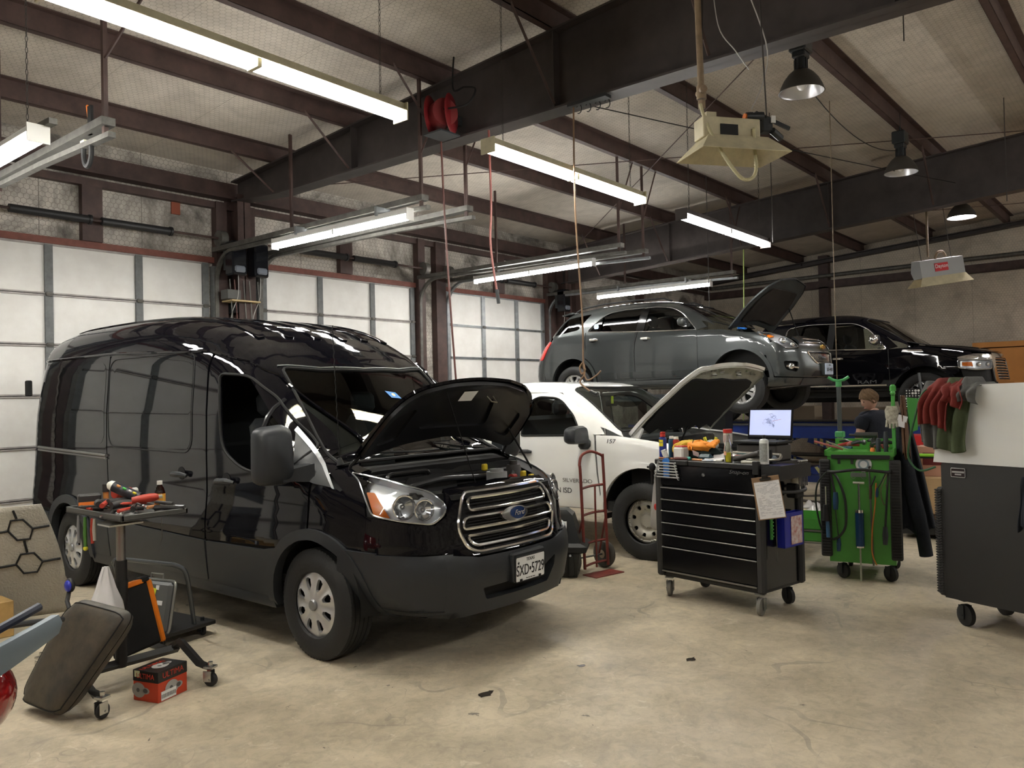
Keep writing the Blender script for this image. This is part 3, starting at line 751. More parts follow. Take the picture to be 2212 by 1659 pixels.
# fender
VAN.patch('fender', BPAINT, van, 'side', rp([(.47,.72,0),(.505,.93,0),(.56,1.06,0),(.66,1.155,0),(.74,1.085,0),(.90,1.15,0),(.962,1.07,0),(.97,.80,0)]+[(c_,z_,0) for c_,z_ in [(FW+.43*cos(a),.37+.43*sin(a)) for a in np.linspace(pi/2,pi-.95,8)]], .005), off=.002, rim=.02, sides=SB, d=.05)
VAN.patch('fender_top', BPAINT, van, 'side', rp([(.60,1.13),(.67,1.20),(.80,1.235),(1.0,1.34),(1.0,1.27),(.70,1.075)], .01), off=.001, rim=.0, sides=SB, d=.05)
for c, nm in ((FW,'wheel_flare'), (RW,'wheel_flare')):
    if c == FW:
        fl = [(c+.405*cos(a), .37+.405*sin(a)) for a in np.linspace(pi+.15, -.15, 26)]+[(c+.475*cos(a), .37+.475*sin(a)) for a in np.linspace(-.15, pi*.86, 22)]+[(c-.475, .70),(c-.475,.31)]
        fl = [(c+.405*cos(a), .37+.405*sin(a)) for a in np.linspace(pi+.2, -.2, 26)]+[(c+.475*cos(a), .37+.475*sin(a)) for a in np.linspace(-.2, pi+.2, 26)]
    else: fl = [(c+.405*cos(a), .37+.405*sin(a)) for a in np.linspace(pi+.1, -.1, 26)]+[(c+.48*cos(a), .37+.48*sin(a)) for a in np.linspace(-.1, pi+.1, 26)]
    VAN.patch(nm, BPLAST, van, 'side', fl, off=.028, rim=.07, sides=SB, d=.05)
    for sg in SB:
        wl = MB(); wl.lathe([(.43, 0), (.43, .45), (.0, .45)], (0,0,0), 'X', 24, -.1, pi+.1)
        wl.v = [(sg*(.97-v[0]), c+v[1], .37+v[2]) for v in wl.v]
        wl.build('wheel_well', BLK, van)
VAN.patch('roof_side', BPAINT, van, 'side', [(1.62,1.86),(1.85,1.97),(2.2,2.06),(3.8,2.10),(5.54,2.095),(5.50,2.27),(5.3,2.33),(3.2,2.31),(2.8,2.27),(2.5,2.22),(2.2,2.14),(1.9,2.02)], off=.0015, rim=0, sides=SB, d=.05)
# roof: painted top with windscreen hole
ws = rp([(-.80,.865),(-.5,.80),(0,.765),(.5,.80),(.80,.865),(.745,1.28),(.70,1.665),(.4,1.585),(0,1.555),(-.4,1.585),(-.70,1.665),(-.745,1.28)], .04, 3)
roof = [(-.90,.86),(-.6,.84),(0,.765),(.6,.84),(.90,.86),(.93,1.5),(.90,2.3),(.905,5.35),(.7,5.50),(-.7,5.50),(-.905,5.35),(-.90,2.3),(-.93,1.5)]
roof2 = [(-.80,.84),(-.80,.84)]
VAN.patch('roof', BPAINT, van, 'top', [(-.93,.90),(-.80,.866),(-.745,1.28),(-.70,1.665),(-.4,1.585),(0,1.555),(.4,1.585),(.70,1.665),(.745,1.28),(.80,.866),(.93,.90),(.94,1.45),(.90,1.85),(.875,2.2),(.875,5.35),(.7,5.48),(-.7,5.48),(-.875,5.35),(-.875,2.2),(-.90,1.85),(-.94,1.45)], off=0, rim=.0, d=.05)
VAN.patch('windscreen', GL_C, van, 'top', ws, off=-.004, rim=0, d=.06)
frit = mat('glass_border', (.003,.003,.003), .15)
VAN.line('windscreen_seal', BLK, van, 'top', ws, .012, .001, closed=True, d=.05)
VAN.line('windscreen_moulding', mat('seal_grey', (.16,.17,.17), .3), van, 'top', [(-.72,1.69),(-.4,1.605),(0,1.575),(.4,1.605),(.72,1.69)], .007, .006)
for sg in SB:
    VAN.line('roof_gutter', BPAINT, van, 'side', [(.97,1.30),(1.2,1.50),(1.62,1.86),(1.85,1.97),(2.25,2.06),(3.8,2.12),(5.50,2.12)], .012, .004, (sg,))
for x in (-.62,-.38,-.13,.13,.38,.62):
    VAN.patch('roof_rib', BPAINT, van, 'top', rp([(x-.035,1.95+.12*abs(x)),(x+.035,1.95+.12*abs(x)),(x+.035,5.2),(x-.035,5.2)], .02), off=.012, rim=.012, d=.06)
VAN.patch('rear_door', BPAINT, van, 'rear', rp([(-.96,.5),(.96,.5),(.90,2.2),(.75,2.4),(-.75,2.4),(-.90,2.2)], .05), rim=0, d=.12)
VAN.patch('rear_corner', BPAINT, van, 'side', [(5.40,.40),(5.63,.40),(5.60,1.4),(5.555,2.1),(5.52,2.3),(5.40,2.3)], off=0, rim=0, sides=SB, d=.05)
rb = MB(); rb.box((0,5.68,.52), (1.96,.20,.30), b=.05); rb.build('rear_bumper', BPLAST, van)
for sg in SB:
    MB().box((sg*1.0,5.56,1.86), (.05,.07,.16), b=.01).build('door_hinge', BLK, van)
    MB().box((sg*.84,5.63,1.3), (.08,.06,.5), b=.02).build('tail_lamp', REDL, van)
# cowl, engine bay
VAN.patch('cowl', BLK, van, 'top', [(-.82,.86),(-.5,.80),(0,.765),(.5,.80),(.82,.86),(.80,.72),(.4,.66),(0,.64),(-.4,.66),(-.80,.72)], off=-.03, rim=.05, d=.06)
for sg, x0 in ((-1,-.35),(1,.35)):
    p = VAN.at('top', [(x0+.42,.835),(x0+.2,.83),(x0,.88),(x0-.22,.95)], .012); MB().tube(p, .008, 6).build('wiper', BLK, van)
bay = MB(); bay.bb((-.60,.20,.50), (.60,.66,.52)); bay.prism([(-.50,.22),(-.66,.34),(-.80,.68),(-.78,.69),(-.64,.36),(-.48,.24)], .5, 1.06); bay.prism([(.50,.22),(.66,.34),(.80,.68),(.78,.69),(.64,.36),(.48,.24)], .5, 1.06); bay.bb((-.80,.66,.5), (.80,.70,1.17))
bay.bb((-.50,.15,1.02), (.50,.26,1.05)); bay.build('engine_bay', BLK, van, smooth=0)
e = MB(); e.box((-.05,.45,.92), (.62,.32,.22), b=.04); e.box((-.25,.60,1.06), (.5,.10,.16), b=.04); e.box((.42,.42,.90), (.30,.26,.20), b=.02)
for i in range(7): e.tube(cr([(-.5+i*.15,.22,.99),(-.45+i*.14,.30,1.04),(-.4+i*.15,.42,1.0)], 4), .012, 6)
e.box((-.58,.42,1.0), (.2,.22,.14), b=.03); e.box((.05,.62,1.10), (1.3,.05,.05), b=.01); e.tube(cr([(-.6,.5,1.08),(-.3,.46,1.12),(.1,.5,1.10),(.5,.52,1.08)], 6), .018, 8); e.tube(cr([(.2,.3,1.02),(.35,.36,1.10),(.5,.5,1.12),(.66,.6,1.10)], 6), .014, 8); e.box((-.05,.30,1.03), (.5,.08,.05), b=.01); [e.cyl((x,.25,1.04), (x,.25,1.075), .014, n=8) for x in (-.42,-.2,.05,.25,.45)]; e.build('engine', mat('engine_black', (.028,.028,.028), .38), van)
ax_ = MB(); ring = rp([(-.62,1.04),(-.22,1.04),(-.22,1.15),(-.62,1.15)], .055, 5); ax_.tube([(x,.635,z+.02) for x, z in ring], .014, 6, closed=True); ax_.build('air_intake_duct', mat('duct_black', (.03,.03,.03), .25), van)
b_ = MB(); b_.cyl((.22,.40,1.02), (.22,.40,1.13), .075, n=18); b_.cyl((.22,.40,1.13), (.22,.40,1.15), .05, n=14); b_.build('coolant_tank', mat('cloudy_plastic', (.42,.43,.42), .4), van)
YEL = mat('yellow_cap', (.75,.55,.03), .4)
for x, y, z in ((.40,.30,1.10), (.43,.25,1.075), (.27,.56,1.15)): MB().box((x,y,z), (.05,.03,.05), b=.008).build('yellow_cap', YEL, van)
MB().cyl((.46,.44,1.02), (.46,.44,1.16), .08, .05, n=18).cyl((.46,.44,1.16),(.46,.44,1.19),.03,n=12).build('brake_fluid_tank', mat('tank_brown', (.06,.055,.05), .4), van)
MB().box((.33,.34,1.08), (.06,.05,.05), b=.01).build('red_terminal', mat('red_plastic', (.5,.03,.02), .4), van)
# front: painted fascia, grille, bumper
gro = rp([(-.40,1.055,.07),(.40,1.055,.07),(.455,.98,.05),(.505,.85,.06),(.44,.715,.05),(.38,.685,.05),(-.38,.685,.05),(-.44,.715,.05),(-.505,.85,.06),(-.455,.98,.05)], .05, 4)
VAN.patch('front_panel', BPAINT, van, 'front', [(-.62,.665),(.62,.665),(.64,.88),(.56,.93),(.54,1.02),(.50,1.09),(0,1.11),(-.50,1.09),(-.54,1.02),(-.56,.93),(-.64,.88)], [gro], off=0, rim=.03, d=.05)
VAN.patch('front_corner', BPAINT, van, 'diag', [(-.14,.70),(.50,.72),(.44,.95),(.335,.94),(.10,.895),(-.07,.875),(-.10,.90)], off=.001, rim=0, sides=SB, d=.05)
gp = VAN.patch('grille', BLK, van, 'front', gro, off=-.035, rim=0, d=.08)
VAN.line('grille_surround', CHROME, gp, 'front', gro, .012, .004, closed=True, d=.05)
for z0, z1, w0, w1 in ((.945,1.02,.40,.385), (.835,.905,.465,.44), (.725,.79,.385,.44)):
    VAN.line('grille_bar', CHROME, gp, 'front', rp([(-w0,z0),(w0,z0),(w1,z1),(-w1,z1)], .04, 5), .011, .004, closed=True, d=.05)
for z in (.96,.985,1.005,.855,.875,.89,.745,.765,.78):
    VAN.line('grille_slat', BLK, gp, 'front', [(-.40,z),(.40,z)], .004, -.012)
for x in (-.3,-.15,0,.15,.3): VAN.line('grille_slat', BLK, gp, 'front', [(x,.70),(x,1.04)], .003, -.02)
def oval(B, name, m, par, x, z, a, b, off, rim=.01): return B.patch(name, m, par, 'front', arc(x, z, a, 0, 360, 28, b)[:-1], off=off, rim=rim, d=.03)
oval(VAN, 'emblem', CHROME, gp, 0.0, .885, .135, .048, .016, .02); bdg = oval(VAN, 'emblem_badge', NAVY, gp, 0.025, .885, .075, .040, .022, .01)
pe = VAN.at('front', [(.025,.885)], .026)[0]
txt('Ford', .048, CHROME, gp, pe, (radians(84),0,0), 'emblem_lettering', .001, shear=.5, sx=1.1)
# headlights
HL = rp([(.475,1.195,.02),(.42,1.15,.02),(.325,.95,.03),(.13,.912,.03),(-.045,.886,.03),(-.12,.94,.04),(-.13,.995,.04),(-.04,1.075,.04),(.25,1.152,.03)], .02, 3)
for sg in SB:
    hl = VAN.patch('headlight', HOUS, van, 'diag', HL, off=-.05, rim=-.045, sides=(sg,), d=.05)
    VAN.patch('headlight_lens', LENS, hl, 'diag', HL, off=.006, rim=0, sides=(sg,), d=.04)
    VAN.line('headlight_edge', mat('lamp_edge', (.5,.52,.54), .15, .8), hl, 'diag', HL, .006, .004, (sg,), closed=True, d=.04)
    VAN.patch('turn_signal', AMBER, hl, 'diag', rp([(.368,1.088),(.315,1.085),(.215,.935),(.318,.952)], .01), off=-.006, rim=.02, sides=(sg,), d=.04)
    for (s_, z_, r_) in ((.14,1.01,.072), (.01,.985,.062)):
        c = VAN.at('diag', [(s_,z_)], -.028, sg)[0]; mb = MB(); d_ = Vector((sg*.35,-.93,.05)).normalized()
        a = d_.orthogonal().normalized(); b = d_.cross(a); rings = []
        for q, h in ((r_,.028),(r_*.94,.0),(r_*.6,-.012),(.02,-.02)): rings.append([c+d_*h+a*q*cos(t)+b*q*sin(t) for t in np.linspace(0,2*pi,25)[:-1]])
        mb.loft(rings, cap=False); mb.ball(c+d_*.0, .018, 10); mb.tube([c+d_*.028+a*r_*cos(t)+b*r_*sin(t) for t in np.linspace(0,2*pi,25)[:-1]], .006, 6, closed=True); mb.build('lamp_bowl', REFL, hl, smooth=50)
# bumper
VAN.patch('bumper', BPLAST, van, 'front', [(-.62,.26),(.62,.26),(.62,.69),(.40,.655),(-.40,.655),(-.62,.69)], [rp([(-.37,.465),(-.33,.385),(.30,.385),(.37,.49),(.37,.56),(.20,.50),(-.20,.47)], .015, 3)], off=.022, rim=.05, d=.05)
VAN.patch('bumper_corner', BPLAST, van, 'diag', [(-.16,.26),(.52,.26),(.56,.40),(.54,.735),(.30,.715),(-.04,.695),(-.16,.690)], off=.0215, rim=.03, sides=SB, d=.05)
VAN.patch('bumper_side', BPLAST, van, 'side', [(.40,.27),(.53,.27),(.52,.42),(.56,.55),(.62,.66),(.70,.745),(.60,.735),(.42,.725)], off=.021, rim=.03, sides=SB, d=.04)
VAN.line('bumper_groove', BLK, van, 'diag', [(-.1,.355),(.1,.37),(.35,.395),(.50,.40)], .005, .022, SB)
VAN.patch('lower_intake', BLK, van, 'front', [(-.38,.38),(.40,.38),(.40,.57),(-.38,.50)], off=-.03, rim=0, d=.1)
VAN.patch('splitter', BLK, van, 'front', [(-.6,.24),(.6,.24),(.6,.27),(-.6,.27)], off=.0, rim=0)
# plate
pc = VAN.at('front', [(.02,.54)], .05)[0]
lp = MB(); lp.prism(rp([(-.152,-.078),(.152,-.078),(.152,.078),(-.152,.078)], .012), 0, .003, 'Y'); lp = lp.build('license_plate', WHITEP, van, smooth=0, loc=pc, rot=(.03,0,0))
fr = MB(); fr.tube([(x,0,z) for x, z in rp([(-.155,-.082),(.155,-.082),(.155,.082),(-.155,.082)], .014)], .004, 6, closed=True); fr.build('plate_frame', BLK, lp)
txt('SXD\u20225729', .100, INK, lp, (0,-.002,-.012), (pi/2,0,0), 'plate_lettering', .0008, sx=.70)
txt('TEXAS', .030, INK, lp, (0,-.002,.056), (pi/2,0,0), 'plate_lettering', .0005)
txt('The Lone Star State', .012, INK, lp, (0,-.002,-.066), (pi/2,0,0), 'plate_lettering', .0005)
st = MB(); st.prism([(-.125+.013*cos(a)*(1 if i % 2 == 0 else .42), .042+.013*sin(a)*(1 if i % 2 == 0 else .42)) for i, a in enumerate(np.linspace(pi/2, pi/2+2*pi, 11)[:-1])], -.0012, 0, 'Y'); st.build('plate_star', INK, lp)
for x in (-.1,.1): MB().box((x,-.003,-.072), (.022,.004,.016)).build('plate_clip', BLK, lp)
MB().box((pc[0],pc[1]+.05,.55), (.34,.09,.19), b=.01).build('plate_mount', BPLAST, van)
# open bonnet
HG = Vector((0,.84,1.265)); HA = radians(63)
def hoodw(P, N):
    Q = P.copy(); y = Q[:,1]-HG.y; z = Q[:,2]-HG.z; c, s = cos(HA), sin(HA)
    # rotate nose upwards about the x axis
    Q[:,1] = HG.y+y*c+z*-s*-1*1.0 if False else HG.y+(y*c+z*s); Q[:,2] = HG.z+(-y*s+z*c); 
    Nn = N.copy(); N[:,1], N[:,2] = Nn[:,1]*c+Nn[:,2]*s, -Nn[:,1]*s+Nn[:,2]*c
    return Q
hout = rp([(-.80,.80,.05),(-.4,.70),(0,.66),(.4,.70),(.80,.80,.05),(.80,.62),(.77,.42),(.66,.27),(.52,.19,.05),(.30,.135),(0,.125),(-.30,.135),(-.52,.19,.05),(-.66,.27),(-.77,.42),(-.80,.62)], .04, 3)
hood = VAN.patch('bonnet', BPAINT, van, 'top', hout, off=.003, rim=.02, d=.05, warp=hoodw)
UND = mat('bonnet_underside', (.010,.010,.011), .3)
hin = [(x*.965, .455+(y-.455)*.95) for x, y in hout]
hi = VAN.patch('bonnet_liner', UND, hood, 'top', hin, [rp([(-.28,.30),(.28,.30),(.36,.56),(-.36,.56)], .07, 4), rp([(-.68,.45),(-.46,.36),(-.50,.64),(-.68,.68)], .05, 4), rp([(.68,.45),(.46,.36),(.50,.64),(.68,.68)], .05, 4)], off=-.045, rim=-.025, d=.05, warp=hoodw)
VAN.patch('bonnet_inner_skin', UND, hood, 'top', [(x*.94, .455+(y-.455)*.93) for x, y in hout], off=-.025, rim=0, d=.06, warp=hoodw)
VAN.line('bonnet_edge', UND, hood, 'top', hin, .014, 0, closed=True)
bpy.data.objects.remove([o for o in bpy.data.objects if o.name.startswith('bonnet_edge')][0])
def hoodpt(x, u, off):
    P, N = VAN.pts('top', np.array([(x,u)])); P = P+N*off; return Vector(hoodw(P, N)[0])
MB().tube([hoodpt(-.30,.22,-.05), (-.05,.36,1.07)], .004, 5).build('bonnet_cable', BLK, van)
lb = MB(); p = [hoodpt(x, u, -.052) for x, u in ((-.12,.22),(.02,.215),(.02,.31),(-.12,.31))]; lb.add(p, [(0,1,2,3)]); lb.build('warning_label', WHITEP, hood, smooth=0)
lt = MB(); lt.tube([hoodpt(x, u, o) for x, u, o in ((.16,.27,-.05),(.17,.27,-.10),(.22,.27,-.11),(.22,.27,-.05))], .006, 6); lt.build('latch_loop', mat('zinc', (.5,.47,.38), .4, .8), hood)
pr = MB(); a = Vector((.70,.42,1.06)); b = hoodpt(.66,.60,-.04); pr.cyl(a, b, .008, n=8); pr.build('bonnet_strut', BLK, van)
hh = MB()
for sg in SB: hh.tube([(sg*.78,.84,1.16), (sg*.78,.80,1.24), hoodpt(sg*.74,.70,-.03)], .012, 6)
hh.build('bonnet_hinge', BLK, van)
# aerial, sticker
a0 = VAN.at('top', [(-.80,.88)], .0)[0]
an = MB(); an.cyl(a0, a0+Vector((.0,.01,.05)), .028, .012, n=12); pts = []
for i in range(60): t = i/59; pts.append(a0+Vector((.004*cos(i*1.6), .01+.05*t, .05+.88*t)))
an.tube(pts, .0035, 5); an.build('aerial', BLK, van)
sp = VAN.at('top', [(.04,1.38)], .003)[0]; e1 = VAN.at('top', [(.14,1.37)], .003)[0]; e2 = VAN.at('top', [(.16,1.32)], .003)[0]; e3 = VAN.at('top', [(.06,1.325)], .003)[0]
stk = MB(); stk.add([sp,e1,e2,e3], [(0,1,2,3)]); stk.build('windscreen_sticker', mat('blue_sticker', (.02,.22,.62), .4), van, smooth=0)
cc = (sp+e1+e2+e3)/4; nn = (e1-sp).cross(e3-sp).normalized(); nn = nn if nn.z > 0 else -nn
sk = MB(); aa = (e1-sp).normalized(); bb_ = nn.cross(aa); sk.add([cc+nn*.002+aa*.018*cos(t)+bb_*.018*sin(t) for t in np.linspace(0,2*pi,17)[:-1]], [tuple(range(16))]); sk.build('sticker_disc', mat('cream', (.75,.68,.5), .5), van)
# interior
it = MB(); it.bb((-.95,.75,.45), (.95,5.4,.5)); it.bb((-.86,2.75,.5), (.86,2.8,2.02)); it.box((0,1.02,1.05), (1.75,.42,.22), b=.06); it.box((0,.88,.8), (1.75,.2,.6), b=.02); it.build('cabin_trim', DKIN, van, smooth=0)
seat(van, -.48, 1.75, .82); seat(van, .45, 1.75, .82); steering(van, -.48, 1.30, 1.18)
# wheels
hub_hole = rp([(.075,0),(.115,-.018),(.165,-.022),(.178,0),(.165,.022),(.115,.018)], .008, 3)
hub_hole2 = rp([(.145,-.012),(.185,-.02),(.190,.02),(.145,.012)], .006, 2)
for c in (FW, RW):
    for sg in SB:
        t_ = tire(van, 'wheel', (sg*.895, c, WZ), sg, WR, .205, .22)
        fz = lambda r, th: .075+.03*np.sqrt(np.maximum(0,1-(r/.215)**2))+.010*np.cos(8*(th-.39))*np.clip((r-.05)/.08,0,1)*np.clip((.205-r)/.03,0,1)
        hc = wheel_face('hubcap', ALLOY, t_, (0,0,0), sg, .213, ring_holes(8, [(.10,-.010),(.125,-.022),(.165,-.026),(.180,-.008),(.180,.008),(.165,.026),(.125,.022),(.10,.010)], .39), fz, .014, .02)
        k = MB(); k.lathe([(0,.014),(.030,.014),(.036,.008),(.038,0)], (0,0,0), 'X', 24)
        k.v = [(sg*(.108+v[0]), v[1], v[2]) for v in k.v]; k.build('hub_centre', mat('hub_centre', (.30,.30,.30), .4, .6), t_)
        bk = MB(); bk.lathe([(.0,.0),(.2,.0),(.206,.03)], (0,0,0), 'X', 24); bk.v = [(sg*(.05+v[0]), v[1], v[2]) for v in bk.v]; bk.build('wheel_backing', BLK, t_)
# ---------- grey crossover, white pickup, black pickup: body surfaces ----------
EPROF = cr([(.06,.30),(.0,.42),(-.01,.55),(.015,.70),(.045,.84),(.10,.93),(.25,1.02),(.6,1.11),(1.0,1.175),(1.15,1.215),(1.45,1.40),(1.75,1.56),(2.05,1.67),(2.5,1.72),(3.0,1.73),(3.5,1.71),(4.0,1.65),(4.12,1.59),(4.32,1.38),(4.50,1.16),(4.60,1.02),(4.69,.80),(4.71,.55),(4.62,.36)], 3)+[(3.,.33),(1.,.33)]
def eqW(u, z):
    b = np.interp(u, [0,.12,.35,.7,1.1,3.8,4.3,4.7], [.72,.80,.87,.905,.92,.92,.89,.84])
    return b+np.interp(z, [.3,.5,.8,1.1,1.22,1.4,1.6,1.75], [-.03,0,.0,-.01,-.03,-.10,-.20,-.30])
def eqk(u, z): return np.interp(z, [.9,1.3,1.6], [.0,.10,.22])+np.interp(u, [0,.5,.9,3.6,4.3], [.28,.12,.05,.05,.25])*np.interp(z,[1.2,1.5],[1,.3])
EQ = Body(EPROF, eqW, eqk, lambda y, z: np.interp(y, [0,1.2,2.2,3.2,4.], [.30,.20,.08,0,-.06])); EQ.L = 4.72; EQ.mid = .9; EQ.dc = .85
EQ_LOC = (11.75, 3.95, 1.40); EQ_RZ = 0.
SPROF = cr([(.02,.42),(-.01,.55),(.0,.68),(.05,.74),(.06,.95),(.09,1.08),(.20,1.14),(.6,1.20),(1.0,1.235),(1.15,1.255),(1.45,1.45),(1.75,1.66),(2.0,1.775),(2.4,1.82),(2.8,1.82),(3.08,1.78),(3.20,1.60),(3.26,1.30),(3.30,1.28),(4.5,1.29),(5.35,1.29),(5.40,1.0),(5.42,.55),(5.35,.45)], 3)+[(3.,.42)]
def siW(u, z):
    b = np.interp(u, [0,.12,.4,.8,1.2,5.4], [.86,.92,.97,.99,1.0,1.0])
    return b+np.interp(z, [.35,.55,.85,1.1,1.22,1.5,1.8,1.9], [-.05,-.01,.0,-.015,-.03,-.13,-.26,-.32])
def sik(u, z): return np.interp(z, [1.0,1.4,1.7], [.06,.10,.20])+np.interp(u, [0,.6,1.], [.18,.10,.0])
SI = Body(SPROF, siW, sik, lambda y, z: np.interp(y, [0,1.2,2.2,3.], [.12,.14,.08,0])); SI.L = 5.4; SI.mid = .9; SI.dc = .8
SI_LOC = (8.0, 3.22, 0); SI_RZ = 0.
RPROF = cr([(.02,.48),(-.02,.60),(-.01,.75),(.02,.95),(.06,1.12),(.14,1.18),(.5,1.25),(1.0,1.30),(1.15,1.33),(1.5,1.57),(1.85,1.80),(2.2,1.91),(2.7,1.94),(3.4,1.93),(3.85,1.87),(4.0,1.60),(4.05,1.36),(4.1,1.34),(5.6,1.34),(5.72,1.3),(5.75,1.0),(5.75,.6),(5.7,.5)], 3)+[(3.,.45)]
def raW(u, z):
    b = np.interp(u, [0,.12,.4,.8,1.2,5.7], [.86,.93,.99,1.01,1.02,1.02])
    return b+np.interp(z, [.4,.6,.9,1.15,1.28,1.6,1.9,2.], [-.06,-.02,.0,-.02,-.04,-.16,-.28,-.34])
def rak(u, z): return np.interp(z, [1.0,1.4,1.7], [.08,.10,.20])+np.interp(u, [0,.6,1.], [.20,.12,.0])
RA = Body(RPROF, raW, rak, lambda y, z: np.interp(y, [0,1.2,2.2,3.], [.14,.14,.08,0])); RA.L = 5.75; RA.mid = .9; RA.dc = .8
RA_LOC = (15.62, 2.30, 1.06); RA_RZ = 0.
def opening(B, par, HGp, ang):
    G0, a = Vector(HGp), radians(ang); c, s = cos(a), sin(a)
    def wf(P, N):
        Q = P.copy(); y = Q[:,1]-G0.y; z = Q[:,2]-G0.z; Q[:,1] = G0.y+y*c+z*s; Q[:,2] = G0.z-y*s+z*c
        n1 = N.copy(); N[:,1], N[:,2] = n1[:,1]*c+n1[:,2]*s, -n1[:,1]*s+n1[:,2]*c; return Q
    def pt(x, u, off):
        P, N = B.pts('top', np.array([(x,u)])); P = P+N*off; return Vector(wf(P, N)[0])
    return wf, pt
def archw(B, par, cu, cz, r, x0=.55, x1=.86):
    for sg in SB:
        wl = MB(); wl.lathe([(r, 0), (r, x1-x0), (.0, x1-x0)], (0,0,0), 'X', 24, -.15, pi+.15)
        wl.v = [(sg*(x1-v[0]), cu+v[1], cz+v[2]) for v in wl.v]; wl.build('wheel_well', BLK, par)
def flare(B, m, par, name, cu, cz, r0, r1, off, a=.15, rim=.05):
    return B.patch(name, m, par, 'side', [(cu+r0*cos(t), cz+r0*sin(t)) for t in np.linspace(pi+a, -a, 24)]+[(cu+r1*cos(t), cz+r1*sin(t)) for t in np.linspace(-a, pi+a, 24)], off=off, rim=rim, sides=SB, d=.05)
def arcs(cu, cz, r, a0, a1, n=14): return [(cu+r*cos(radians(a)), cz+r*sin(radians(a))) for a in np.linspace(a0, a1, n)]
def shandle(B, par, m, u0, u1, z, cupm=None):
    for sg in SB:
        p = B.at('side', [(u0,z),(u0+.03,z+.005),(u1-.03,z+.005),(u1,z)], .0, sg); o = (.004,.035,.035,.004)
        h = MB(); h.tube([a+Vector((sg*b,0,0)) for a, b in zip(p, o)], [.014,.023,.023,.014], 8); h.build('door_handle', m, par)
        if cupm: B.patch('handle_cup', cupm, par, 'side', arc((u0+u1)/2, z, .055, 0, 360, 20, .04)[:-1], off=.003, rim=0, sides=(sg,))
def mirror(par, m, x, y, z, sx, sz, dy=.1, arm=.12, gm=None, m2=None):
    for sg in SB:
        rings = []
        for t, k in ((0,.80),(.3,1),(.75,1),(1,.82)):
            rings.append([(sg*(x+q[0]*k), y+dy*t, z+q[1]*k) for q in rp([(-sx,-sz),(sx,-sz*.7),(sx,sz*.8),(-sx*.7,sz)], min(sx, sz)*.7, 5)])
        b = MB(); b.loft(rings); o = b.build('wing_mirror', m, par, smooth=60)
        a = MB(); a.box((sg*(x-sx-arm/2+.02), y+dy*.3, z-sz*.55), (arm, .06, sz*.7), b=.015); a.build('mirror_arm', m2 or m, o)

# ================= grey crossover on the two-post lift =================
GPAINT = mat('grey_metallic_paint', (.055,.062,.062), .30, .55, coat=1.)
eq = thing('crossover_car', 'metallic grey crossover raised high on the lift with its bonnet propped up', 'car', EQ_LOC, EQ_RZ)
FWe, RWe, WZf, WZr, WRe, = .90, 3.80, .30, .38, .355
ACZ = .43; AR = .43
EQ.patch('inner_shell', BLK, eq, 'side', [(.5,.50),(.7,1.0),(1.5,1.15),(4.3,1.15),(4.5,.5)], [arcs(FWe,ACZ,AR,-20,200,24)+[(FWe,.505)], arcs(RWe,ACZ,AR,-20,200,24)+[(RWe,.505)]], off=-.02, rim=0, sides=SB, d=.15)
DLO = rp([(1.56,1.19,.02),(2.5,1.22,.1),(3.54,1.285,.06),(3.22,1.565,.14),(2.88,1.605,.2),(2.3,1.60,.2),(2.02,1.56,.15),(1.80,1.44,.1)], .03, 5)
fdo = [(1.535,.475,.01),(2.60,.47,.01),(2.615,1.0,.2),(2.555,1.225,.02),(2.5,1.22,0),(1.555,1.185,0)]
EQ.patch('front_door', GPAINT, eq, 'side', rp(fdo, .01), off=.002, rim=.015, sides=SB, d=.06)
EQ.patch('rear_door', GPAINT, eq, 'side', rp([(2.61,.47,.01)]+[(u,z,0) for u, z in arcs(RWe,ACZ,.50,176,118,8)]+[(3.53,1.0,.1),(3.55,1.275,.02),(2.565,1.228,0),(2.625,1.0,.2)], .01), off=.002, rim=.015, sides=SB, d=.06)
EQ.patch('rocker_panel', GPAINT, eq, 'side', rp([(1.33,.34),(3.38,.34),(3.34,.465),(1.37,.465)], .01), off=.012, rim=.02, sides=SB, d=.08)
EQ.patch('fender', GPAINT, eq, 'side', rp([(1.53,.47,0),(1.55,1.18,0),(1.2,1.17,0),(.80,1.10,0),(.56,1.08,0),(.46,.94,0),(.40,.80,0)]+[(u,z,0) for u, z in arcs(FWe,ACZ,AR,134,0,14)], .01), off=.0, rim=.02, sides=SB, d=.05)
EQ.patch('quarter_panel', GPAINT, eq, 'side', rp([(3.56,1.275,0),(3.545,1.0,0)]+[(u,z,0) for u, z in arcs(RWe,ACZ,AR,127,0,14)]+[(4.28,.43,0),(4.50,.43,0),(4.55,.80,.0),(4.42,1.0,0),(4.30,1.14,0),(4.25,1.22,0),(3.9,1.26,0)], .01), off=.0, rim=.02, sides=SB, d=.05)
EQ.patch('rear_bumper', GPAINT, eq, 'rear', [(-.84,.34),(.84,.34),(.84,.9),(-.84,.9)], off=.01, rim=0, d=.1)
flare(EQ, GPAINT, eq, 'wheel_flare', FWe, ACZ, AR, AR+.055, .018); flare(EQ, GPAINT, eq, 'wheel_flare', RWe, ACZ, AR, AR+.055, .018)
for c in (FWe, RWe): archw(EQ, eq, c, ACZ, AR+.01)
